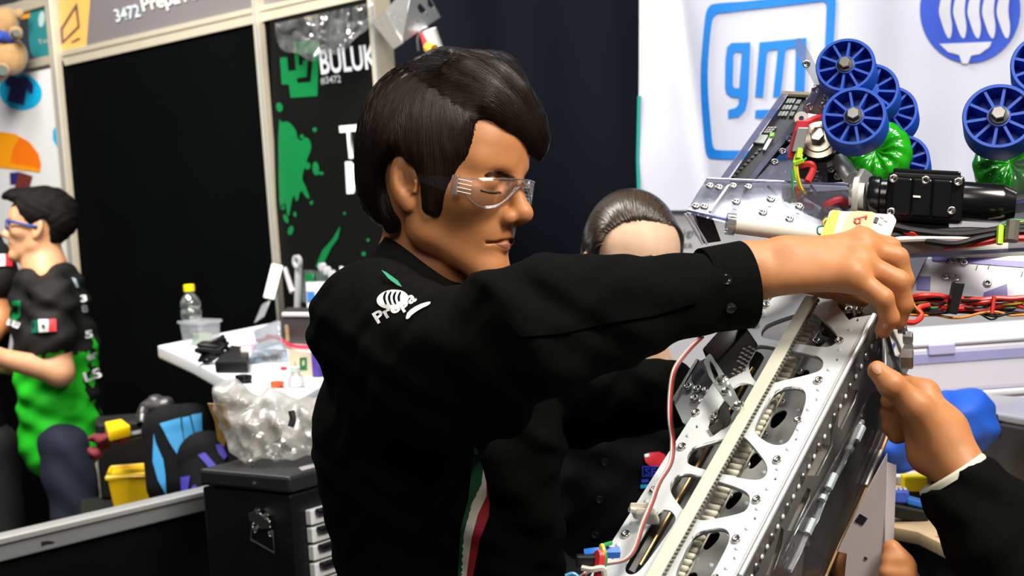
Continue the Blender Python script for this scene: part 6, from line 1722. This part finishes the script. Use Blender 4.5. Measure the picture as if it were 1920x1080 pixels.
for (a, b) in (((1500, 279), (1497, 297)), ((1489, 306), (1506, 300))): MB().tube([P(*a, 1.785), P(*b, 1.782)], .0035, 6).build('zip_tie', mat('zip_lime', (.42, .75, .02), .4), rob)

# ---- wheels
WA = (RIGHT * .30 - UP * .33 - BACK * .90).normalized()        # axle direction, away from the camera
def wheel_parts():
    ring = MB().lathe((0, 0, 0), (0, 0, 1), [(0, .0315), (0, .0345), (-.0012, .0355), (-.031, .0355), (-.032, .0345), (-.032, .0315), (0, .0315)], 48)
    sp = MB()
    for k in range(10):
        a = 2 * math.pi * k / 10
        d = Vector((math.cos(a), math.sin(a), 0)); t = Vector((-math.sin(a), math.cos(a), 0))
        sp.box(d * .0205 + Vector((0, 0, -.0155)), d * .0118, t * .0011, Vector((0, 0, .0135)))
    hub = MB().lathe((0, 0, 0), (0, 0, 1), [(0, .0), (0, .0115), (-.03, .0115), (-.03, 0)], 24)
    bolt = MB().lathe((0, 0, 0), (0, 0, 1), [(0, .0075), (.006, .0075), (.007, .0065), (.007, 0)], 6)
    wash = MB().lathe((0, 0, 0), (0, 0, 1), [(0, .0098), (.0015, .0098), (.0018, .009), (.0018, 0)], 20)
    return ring.mesh('wheel'), sp.mesh('spoke_set'), hub.mesh('hub'), bolt.mesh('axle_bolt'), wash.mesh('washer')
RG, SPK, HUB, BLT, WSH = wheel_parts()
M_wb = mat('wheel_blue', (.008, .065, .42), .42, var=.08, scale=20)
for m_, mm in ((RG, M_wb), (SPK, M_wb), (HUB, M_wb), (BLT, M_steel), (WSH, M_bk)):
    m_.materials.append(mm)
for m_ in (RG, HUB, WSH): m_.shade_smooth(); autosmooth(m_)
spk1 = MB(); 
d_ = Vector((1, 0, 0)); spk1.box(d_ * .0205 + Vector((0, 0, -.0155)), d_ * .0118, Vector((0, .0015, 0)), Vector((0, 0, .0135)))
SPK1 = spk1.mesh('spoke'); SPK1.materials.append(M_wb)
ADDED_DISC = MB().lathe((0, 0, 0), (0, 0, 1), [(-.024, .010), (-.024, .0318), (-.026, .0318), (-.026, .010)], 32).mesh('added_disc'); ADDED_DISC.materials.append(M_wb)  # disc added behind the spokes to darken the wheel pockets
def wheel(px, py, d, s=1.0, spin=0.0, bolt=True, axis=None):
    A = axis or WA
    M = Matrix.Translation(P(px, py, d)) @ (-A).to_track_quat('Z', 'Y').to_matrix().to_4x4() @ Matrix.Rotation(spin, 4, 'Z') @ Matrix.Scale(s, 4)
    wobj = link('blue_wheel', RG, None, rob, M=M)
    for k in range(10): link('spoke', SPK1, None, wobj, M=M @ Matrix.Rotation(2 * math.pi * k / 10, 4, 'Z'))
    link('hub', HUB, None, wobj, M=M)
    link('added_disc', ADDED_DISC, None, wobj, M=M)
    if bolt:
        link('washer', WSH, None, wobj, M=M); link('axle_bolt', BLT, None, wobj, M=M @ Matrix.Translation((0, 0, .0015)) @ Matrix.Rotation(.3, 4, 'Z'))
    return wobj
def gwheel(px, py, d, s=1.0):
    M = Matrix.Translation(P(px, py, d)) @ (-WA).to_track_quat('Z', 'Y').to_matrix().to_4x4() @ Matrix.Scale(s, 4)
    mb = MB()
    prof = [(-.006, .0), (-.004, .010), (.002, .018), (.000, .027), (-.004, .033), (-.010, .0365), (-.020, .0365), (-.028, .034), (-.032, .027), (-.032, .012)]
    seg = 60; vs = []; fs = []
    for i, (h, r) in enumerate(prof):
        for k in range(seg):
            a = 2 * math.pi * k / seg + h * 12
            rr = r * (1 + .015 * math.cos(12 * (a - h * 6)) * (1 if i in (3, 4, 5, 6, 7) else 0)); hh = h + .0016 * math.cos(12 * (a - h * 6)) * (1 if 1 <= i <= 3 else 0)
            vs.append((rr * math.cos(a), rr * math.sin(a), hh))
    for i in range(len(prof) - 1):
        for k in range(seg): fs.append((i * seg + k, i * seg + (k + 1) % seg, (i + 1) * seg + (k + 1) % seg, (i + 1) * seg + k))
    me = MB().add(vs, fs).mesh('green_wheel'); me.materials.append(mat('wheel_green', (.01, .30, .005), .15, var=.2, scale=30, coat=.5)); me.shade_smooth()
    return link('green_wheel', me, None, rob, M=M)
wheel(1585, 121, 1.80, .94, .15); wheel(1630, 168, 1.875, .97, .5, False); wheel(1668, 208, 1.95, .95, .2, False)
wheel(1601, 217, 1.77, 1.0, .45); gwheel(1640, 278, 1.83, 1.12); wheel(1690, 300, 1.93, .95, .3, False)
wheel(1873, 217, 1.72, 1.08, .1); gwheel(1893, 300, 1.78, 1.1); wheel(1905, 335, 1.86, .9, .2, False)
wheel(1962, 120, 1.76, 1.08, .3)
for (a, b) in (((1582, 121, 1.81), (1672, 212, 1.97)), ((1601, 217, 1.78), (1692, 304, 1.95)), ((1873, 217, 1.74), (1910, 340, 1.88))):
    MB().tube([P(*a), P(*b)], .005, 8).build('axle', M_side, rob, smooth=True)
plate('clear_wheel_guard', [[(1900, 300), (1960, 290), (1960, 470), (1890, 470), (1895, 360)]], Pl(P(1910, 380, 1.72), RIGHT + BACK * .4, UP), .004, M_poly, rob)

# ---- motor and gearbox
ma, mbp = P(1600, 366, 1.765), P(1885, 382, 1.72)
mx_ = (mbp - ma).normalized(); ML = (mbp - ma).length
mu = (UP - mx_ * UP.dot(mx_)).normalized(); mn = mx_.cross(mu)
if mn.dot(BACK) < 0: mn = -mn
def mp(t, u=0, n=0): return ma + mx_ * (t * ML) + mu * u + mn * n
M_mot = mat('motor_black', (.006, .006, .0065), .20, var=.2, scale=40)
MB().lathe(mp(0.0), mx_, [(-.004, 0), (-.004, .012), (0, .012), (0, .020), (.006, .022), (.006, .014), (.012, .014)], 24).build('shaft_collar', mat('collar_white', (.62, .60, .56), .35), rob, smooth=True)
plate('mount_plate', [[(1590, 356), (1612, 316), (1626, 326), (1622, 400), (1606, 406), (1596, 390)]], Pl(ma, mn - mx_ * .3, mu), .006, mat('mount_alu', (.50, .51, .50), .4, metal=.6), rob, off=.006)
MB().lathe(mp(.10), mx_, [(0, .010), (0, .021), (.003, .023), (.012, .023), (.014, .020), (.020, .020), (.022, .022), (.030, .022), (.030, .01)], 28).build('coupling', M_mot, rob, smooth=True)
gb_ = MB().box(mp(.48), mx_ * ML * .25, mu * .026, mn * .026).build('gearbox', M_mot, rob, bevel=.004)
MB().box(mp(.48, .027), mx_ * ML * .22, mu * .004, mn * .020).build('gearbox_rib', M_mot, gb_, bevel=.002)
for k in range(3): MB().box(mp(.33 + .13 * k, 0, .0265), mx_ * .010, mu * .020, mn * .003).build('gearbox_rib', M_mot, gb_, bevel=.002)
for (t, u) in ((.27, .019), (.27, -.017), (.69, .019), (.66, -.012), (.48, .019)):
    M = Matrix.Translation(mp(t, u, .027)) @ mn.to_track_quat('Z', 'Y').to_matrix().to_4x4(); link('gearbox_screw', ME_s, None, gb_, M=M)
plate('gearbox_label', [[(1712, 366), (1726, 367), (1726, 371), (1712, 370)]], Pl(mp(.48, 0, .031), mx_, mu), .001, mat('label_white', (.8, .8, .78), .5), gb_)
MB().lathe(mp(.73), mx_, [(0, .010), (0, .0215), (.040, .0215), (.043, .020), (.050, .017), (.054, .015), (.054, 0)], 32).build('motor_can', M_mot, rob, smooth=True)
MB().lathe(mp(.985), mx_, [(0, .012), (.004, .011), (.006, .004), (.006, 0)], 20).build('motor_cap', mat('cap_maroon', (.06, .012, .015), .3), rob, smooth=True)
MB().tube([mp(.90, -.018, .012), mp(1.0, -.014, .016)], .0014, 5).build('motor_terminal', M_steel, rob)
MB().box(mp(.45, -.034), mx_ * ML * .2, mu * .008, mn * .018).build('motor_cradle', M_mot, rob, bevel=.002)

# ---- battery style connector box with handwriting
YB = Pl(P(1610, 425, 1.68), RIGHT - UP * .12, UP * .6 - BACK * .5)
yb_ = plate('connector_box', [[(1542, 446), (1556, 394), (1676, 402), (1682, 412), (1668, 446), (1660, 470)]], YB, .022, mat('box_white', (.80, .78, .72), .45), rob, bevel=.002)
plate('yellow_end', [[(1535, 450), (1552, 410), (1560, 395), (1575, 396), (1560, 450)]], YB, .023, mat('box_yellow', (.88, .62, .01), .4), yb_, off=.0012)
plate('yellow_label', [[(1592, 397), (1640, 400), (1632, 446), (1572, 444)]], YB, .001, mat('label_yellow', (.82, .66, .22), .5), yb_, off=.001)
plate('grey_sticker', [[(1606, 397), (1636, 399), (1624, 434), (1592, 432)]], YB, .001, mat('label_speckle', (.50, .44, .20), .6, var=.5, scale=400), yb_, off=.0016)
M_rw = mat('marker_red', (.62, .02, .02), .5)
for pts in ([(1602, 411), (1626, 405), (1623, 411)], [(1604, 411), (1602, 417), (1606, 420), (1612, 418), (1613, 412), (1610, 409)], [(1605, 426), (1614, 423)]):
    MB().tube([YB.hit(x, y, .002) for x, y in pts], .0012, 5).build('handwriting', M_rw, yb_)
plate('socket', [[(1640, 408), (1648, 410), (1644, 420), (1637, 418)]], YB, .002, M_bk, yb_, off=.0015)
for (x, y) in ((1655, 406), (1662, 412), (1652, 418)): stud(ME_d, YB, x, y, .001, nm='box_rivet', parent=yb_)
for pts, m, r in (([(1548, 428, 1.69), (1543, 418, 1.685), (1550, 410, 1.685), (1556, 420, 1.685), (1562, 430, 1.69)], mat('loop_yellow', (.85, .65, .05), .4), .0012),
                  ([(1546, 424, 1.70), (1534, 426, 1.70), (1534, 438, 1.70), (1546, 440, 1.70)], mat('loop_teal', (.02, .25, .2), .4), .0010)):
    MB().tube(spline([P(*q) for q in pts], 8), r, 5).build('wire_loop', m, rob, smooth=True)

# ---- cable runs
M_wblk = mat('cable_black', (.006, .006, .007), .5, spec=.25); M_wred = mat('cable_scarlet', (.60, .025, .02), .35); M_wwht = mat('cable_white', (.74, .72, .66), .4)
def cable(name, pts, r, m): return MB().tube(spline([P(*q) for q in pts], 10), r, 8).build(name, m, rob, smooth=True)
cable('power_cable', [(1672, 424, 1.70), (1720, 434, 1.70), (1800, 440, 1.70), (1880, 430, 1.70), (1960, 424, 1.70)], .0042, M_wblk)
cable('power_cable', [(1674, 430, 1.71), (1710, 436, 1.70), (1730, 446, 1.71)], .0040, M_wred)
cable('power_cable', [(1668, 442, 1.70), (1740, 436, 1.71), (1820, 432, 1.71), (1960, 440, 1.71)], .0036, M_wblk)
cable('power_cable', [(1668, 450, 1.70), (1740, 447, 1.70), (1810, 447, 1.70), (1880, 442, 1.71)], .0034, M_wwht)
cable('power_cable', [(1735, 452, 1.70), (1790, 458, 1.69), (1840, 446, 1.69), (1900, 436, 1.69), (1960, 434, 1.69)], .0036, M_wblk)
cable('power_cable', [(1770, 462, 1.70), (1830, 456, 1.695), (1880, 448, 1.69), (1960, 446, 1.69)], .0042, M_wred)
for pts, m in (([(1880, 420, 1.70), (1900, 412, 1.70), (1960, 418, 1.70)], mat('wire_green', (.02, .35, .06), .4)), ([(1885, 424, 1.70), (1910, 416, 1.70), (1960, 412, 1.70)], mat('wire_yellow', (.80, .55, .02), .4))):
    cable('signal_wire', pts, .0012, m)
MB().tube([P(1876, 423, 1.685), P(1874, 458, 1.68)], .0035, 6).build('zip_tie', mat('zip_lime', (.42, .75, .02), .4), rob)
MB().tube([P(1900, 415, 1.685), P(1896, 452, 1.68)], .0075, 8).build('tape_band', mat('tape_olive', (.10, .09, .07), .5), rob)
MB().box((P(1688, 481, 1.72) + P(1960, 466, 1.74)) / 2, (P(1960, 466, 1.74) - P(1688, 481, 1.72)) / 2, UP * .0022, BACK * .006).build('clear_strip', M_pedge, rob)
WS = Pl(P(1820, 520, 1.78), RIGHT - BACK * .05, UP * .8 - BACK * .5)
plate('white_sheet', [[(1735, 486), (1960, 478), (1960, 562), (1700, 562)]], WS, .004, mat('sheet_white', (.78, .78, .84), .35, var=.02), rob)
plate('clear_flap', [[(1690, 484), (1738, 486), (1702, 560), (1696, 540)]], WS, .003, M_poly, rob, off=.006)
M_film = mat('film_violet', (.20, .17, .55), .4, var=.25, scale=60)
for poly in ([(1745, 480), (1920, 490), (1960, 498), (1940, 503), (1750, 488)], [(1720, 518), (1745, 518), (1744, 545), (1718, 543)], [(1845, 548), (1888, 532), (1890, 562), (1842, 562)]):
    flatprint('film_patch', [poly], WS, M_film, rob, off=.001)
for (x, y) in ((1787, 490), (1806, 493), (1772, 520), (1792, 523), (1851, 532)): stud(ME_s, WS, x, y, 0, nm='sheet_bolt')
for (x, y) in ((1775, 494), (1830, 506), (1853, 504), (1915, 518)): MB().tube([WS.hit(x, y, .001), WS.hit(x + 3, y - 9, .001)], .0006, 4).build('scratch_mark', M_bk, rob)
rngc = random.Random(12)
cols = [M_wred, M_wblk, M_wred, M_wblk, M_wblk, mat('wire_yellow', (.80, .55, .02), .4), mat('wire_green', (.02, .35, .06), .4), M_wred, M_wblk, mat('cable_violet', (.10, .09, .16), .4), mat('cable_maroon', (.25, .02, .03), .4), M_wblk, mat('wire_orange', (.8, .25, .02), .4)]
for k, m in enumerate(cols):
    y0 = 558 + k * 2.7; ph = rngc.uniform(0, 6)
    big = k in (0, 2, 7, 9)
    pts = [(1700 + 28 * i, y0 + rngc.uniform(-4, 4) * (1 if 2 < i else .7) + 3 * math.sin(i + ph), 1.70 + rngc.uniform(-.006, .006)) for i in range(10)]
    cable('harness_wire', pts, .0030 if big else .0014, m)
for pts, m, r in (([(1696, 604, 1.665), (1715, 604, 1.67), (1728, 592, 1.68), (1722, 578, 1.685), (1742, 572, 1.69)], M_wred, .0030), ([(1705, 552, 1.69), (1716, 575, 1.68), (1728, 590, 1.68), (1718, 600, 1.68)], mat('wire_orange', (.8, .25, .02), .4), .0012), ([(1840, 590, 1.69), (1858, 599, 1.69), (1870, 594, 1.69), (1862, 586, 1.69)], M_wblk, .0010)):
    cable('harness_loop', pts, r, m)
TPn = Pl(P(1792, 556, 1.685), RIGHT, UP)
plate('black_tape', [[(1790, 528), (1809, 530), (1794, 590), (1778, 587)]], TPn, .014, M_bk, rob, off=.002, bevel=.001)
MB().tube([P(1864, 556, 1.685), P(1860, 588, 1.683)], .0022, 6).build('red_tie', M_wred, rob)
# ------------------------------------------------------------------ right-hand table and what stands on it
tzr = P(1800, 1000, 2.45).z
TZr = planeZ(tzr)
tbl = thing('wood_table', 'wooden topped table with a dark navy front at the right', 'table', Vector((*TZr.hit(1850, 960)[:2], 0)))
plate('table_top', [[(1660, 985), (1720, 996), (1830, 1050), (2150, 1200), (2300, 900), (1690, 850)]], TZr, .022, mat('plywood', (.58, .42, .24), .55, var=.12, scale=8, stretch=(1, 12, 1)), tbl, bevel=.002)
e0, e1, e2 = TZr.hit(1655, 988, -.022), TZr.hit(1722, 1000, -.022), TZr.hit(2140, 1196, -.022)
mb = MB(); zz = Vector((0, 0, .02))
mb.add([e0, e1, e2, Vector((e2.x, e2.y, .02)), Vector((e1.x, e1.y, .02)), Vector((e0.x, e0.y, .02))], [(0, 1, 4, 5), (1, 2, 3, 4)])
o = mb.build('front_panel', mat('panel_navy', (.010, .014, .024), .7), tbl); m_ = o.modifiers.new('thickness', 'SOLIDIFY'); m_.thickness = .01
for (x, y) in ((1700, 870), (2200, 950)):
    p = TZr.hit(x, y); MB().abox((p.x - .02, p.y - .02, 0), (p.x + .02, p.y + .02, tzr - .022)).build('leg', M_blk, tbl)
def onr(x, y): return TZr.hit(x, y)
# tool case with clear lid
p = onr(1880, 925)
tcs = thing('parts_case', 'dark grey parts case with a glassy lid on the wooden table', 'case', p)
cA = P(1830, 820, 2.62)
q4 = [onr(*q) for q in ((1836, 918), (1990, 955), (2010, 900), (1850, 880))]
hc = .125
MB().hexa(q4 + [q + Z * hc for q in q4]).build('case_body', mat('case_grey', (.035, .035, .038), .5), tcs, bevel=.006)
MB().hexa([q + Z * hc for q in q4] + [q + Z * (hc + .014) for q in q4]).build('case_lid', mat('lid_glassy', (.34, .35, .40), .12, var=.1), tcs, bevel=.004)
for k in range(2):
    c = q4[0].lerp(q4[1], .25 + .5 * k) + Z * hc - by_ * 0
    MB().box(c + BACK * .004, RIGHT * .012, UP * .012, BACK * .004).build('latch', M_blk, tcs, bevel=.002)
# blue fabric roll
pr = Prog()
ra_, rb_ = P(1672, 826, 2.55), P(1808, 788, 2.62)
pr.rc(ra_, rb_, .050, .056, .01)
pr.disp = lambda p: .003 * np.sin(p[..., 0] * 90 + 2 * np.sin(p[..., 2] * 60)) + .002 * np.sin(p[..., 2] * 140)
ro = sdf_mesh(pr, 'blue_bag', .004, mat('fabric_blue', (.010, .10, .62), .6, var=.15, scale=30))
tag(ro, 'bright blue padded fabric roll lying behind the hand with the thumb', 'bag')
st_ = thing('storage_crate', 'small dark crate supporting the blue fabric roll', 'crate', Vector((*P(1785, 900, 2.60)[:2], tzr)))
# small coloured tools
rng = random.Random(9)
def tool(nm, lab, cat, px, py, ln, r, m, ang, hz=.02):
    p = onr(px, py) + Z * hz
    d = Vector((math.cos(ang), math.sin(ang), 0))
    o = MB().lathe(p - d * ln / 2, d, [(0, r * .5), (.003, r * .9), (ln * .3, r), (ln * .6, r * .8), (ln * .95, r), (ln, r * .4), (ln, 0)], 10).build(nm, m, smooth=True)
    return tag(o, lab, cat)
tool('orange_tool', 'orange handled tool lying behind the yellow block', 'tool', 1725, 880, .09, .014, mat('tool_orange', (.75, .09, .01), .5), -.3)
yk = thing('yellow_block', 'bright yellow plastic block beside the dark sleeve', 'block', onr(1715, 925))
p = onr(1718, 938)
MB().box(p + Z * .030, RIGHT * .022, Vector((0, .014, 0)), Z * .014).build('block_body', mat('block_yellow', (.85, .70, .0), .45), yk, bevel=.004)
MB().box(p + Z * .008, RIGHT * .018, Vector((0, .016, 0)), Z * .008).build('block_foot', M_blk, yk, bevel=.002)
bt_ = thing('cordless_tool', 'blue and black hand tool on the wooden table', 'tool', onr(1700, 965))
p = onr(1700, 975)
MB().box(p + Z * .014, (RIGHT - UP * .2) * .032, Vector((0, .018, 0)), Z * .012).build('tool_body', M_blk, bt_, bevel=.005)
MB().box(p + Z * .030 + RIGHT * .014, (RIGHT - UP * .25) * .016, Vector((0, .014, 0)), Z * .006).build('blue_cover', mat('tool_blue', (.01, .16, .62), .45), bt_, bevel=.003)
MB().box(p + Z * .040 - RIGHT * .012, RIGHT * .016, Vector((0, .012, 0)), Z * .010).build('blue_label', mat('label_blue', (.04, .10, .60), .45, var=.6, scale=200), bt_, bevel=.003)
for k in range(4): MB().box(p + Z * .051 + RIGHT * (-.022 + .007 * k), RIGHT * .0022, Vector((0, .006, 0)), Z * .0015).build('label_mark', M_wprint, bt_)
cp = thing('glass_dish', 'small pale dish behind the yellow block', 'dish', onr(1690, 900))
MB().lathe(onr(1690, 905), Z, [(0, .0), (0, .022), (.012, .028), (.016, .028), (.014, .020), (.010, 0)], 20).build('dish_body', mat('dish_pale', (.55, .57, .58), .3), cp, smooth=True)
tool('steel_punch', 'slim steel punch lying on the bare plywood', 'tool', 1790, 1008, .05, .005, M_steel, -.4, .006)
# stacked clear organiser boxes
for k, (px, ybot, w2, h2, dd, lab) in enumerate(((1835, 790, .19, .105, 3.15, 'lower clear organiser box with violet bands behind the robot cables'), (1830, 700, .17, .075, 3.15, 'upper clear organiser box stacked behind the robot cables'))):
    zb_ = tzr + (.0 if k == 0 else .125)
    c = P(px, 760, dd); c = Vector((c.x, c.y, zb_))
    ob_ = thing('organiser_box', lab, 'box', c)
    hgt = .125 if k == 0 else .10
    MB().abox((c.x - w2, c.y - .12, zb_), (c.x + w2, c.y + .12, zb_ + hgt * .9)).build('box_body', mat('box_milky', (.74, .74, .86), .35, var=.06, scale=6), ob_, bevel=.008)
    MB().abox((c.x - w2 - .006, c.y - .126, zb_ + hgt * .9), (c.x + w2 + .006, c.y + .126, zb_ + hgt)).build('box_lid', mat('lid_milky', (.78, .78, .88), .3), ob_, bevel=.004)
    MB().abox((c.x - w2 + .01, c.y - .123, zb_ + hgt * .58), (c.x + w2 - .01, c.y - .119, zb_ + hgt * .76)).build('violet_band', mat('band_violet', (.36, .36, .66), .4), ob_)
    for j in range(2):
        MB().abox((c.x - w2 + .05 + j * (w2 * 1.2), c.y - .129, zb_ + hgt * .74), (c.x - w2 + .10 + j * (w2 * 1.2), c.y - .119, zb_ + hgt * .94)).build('latch', mat('latch_violet', (.50, .50, .78), .35), ob_, bevel=.002)
zc_ = rb_.z - .056 - tzr
MB().box(Vector((*P(1785, 870, 2.60)[:2], tzr + zc_ / 2)), Vector((.03, 0, 0)), Vector((0, .05, 0)), Z * (zc_ / 2)).build('crate_body', M_blk, st_, bevel=.004)
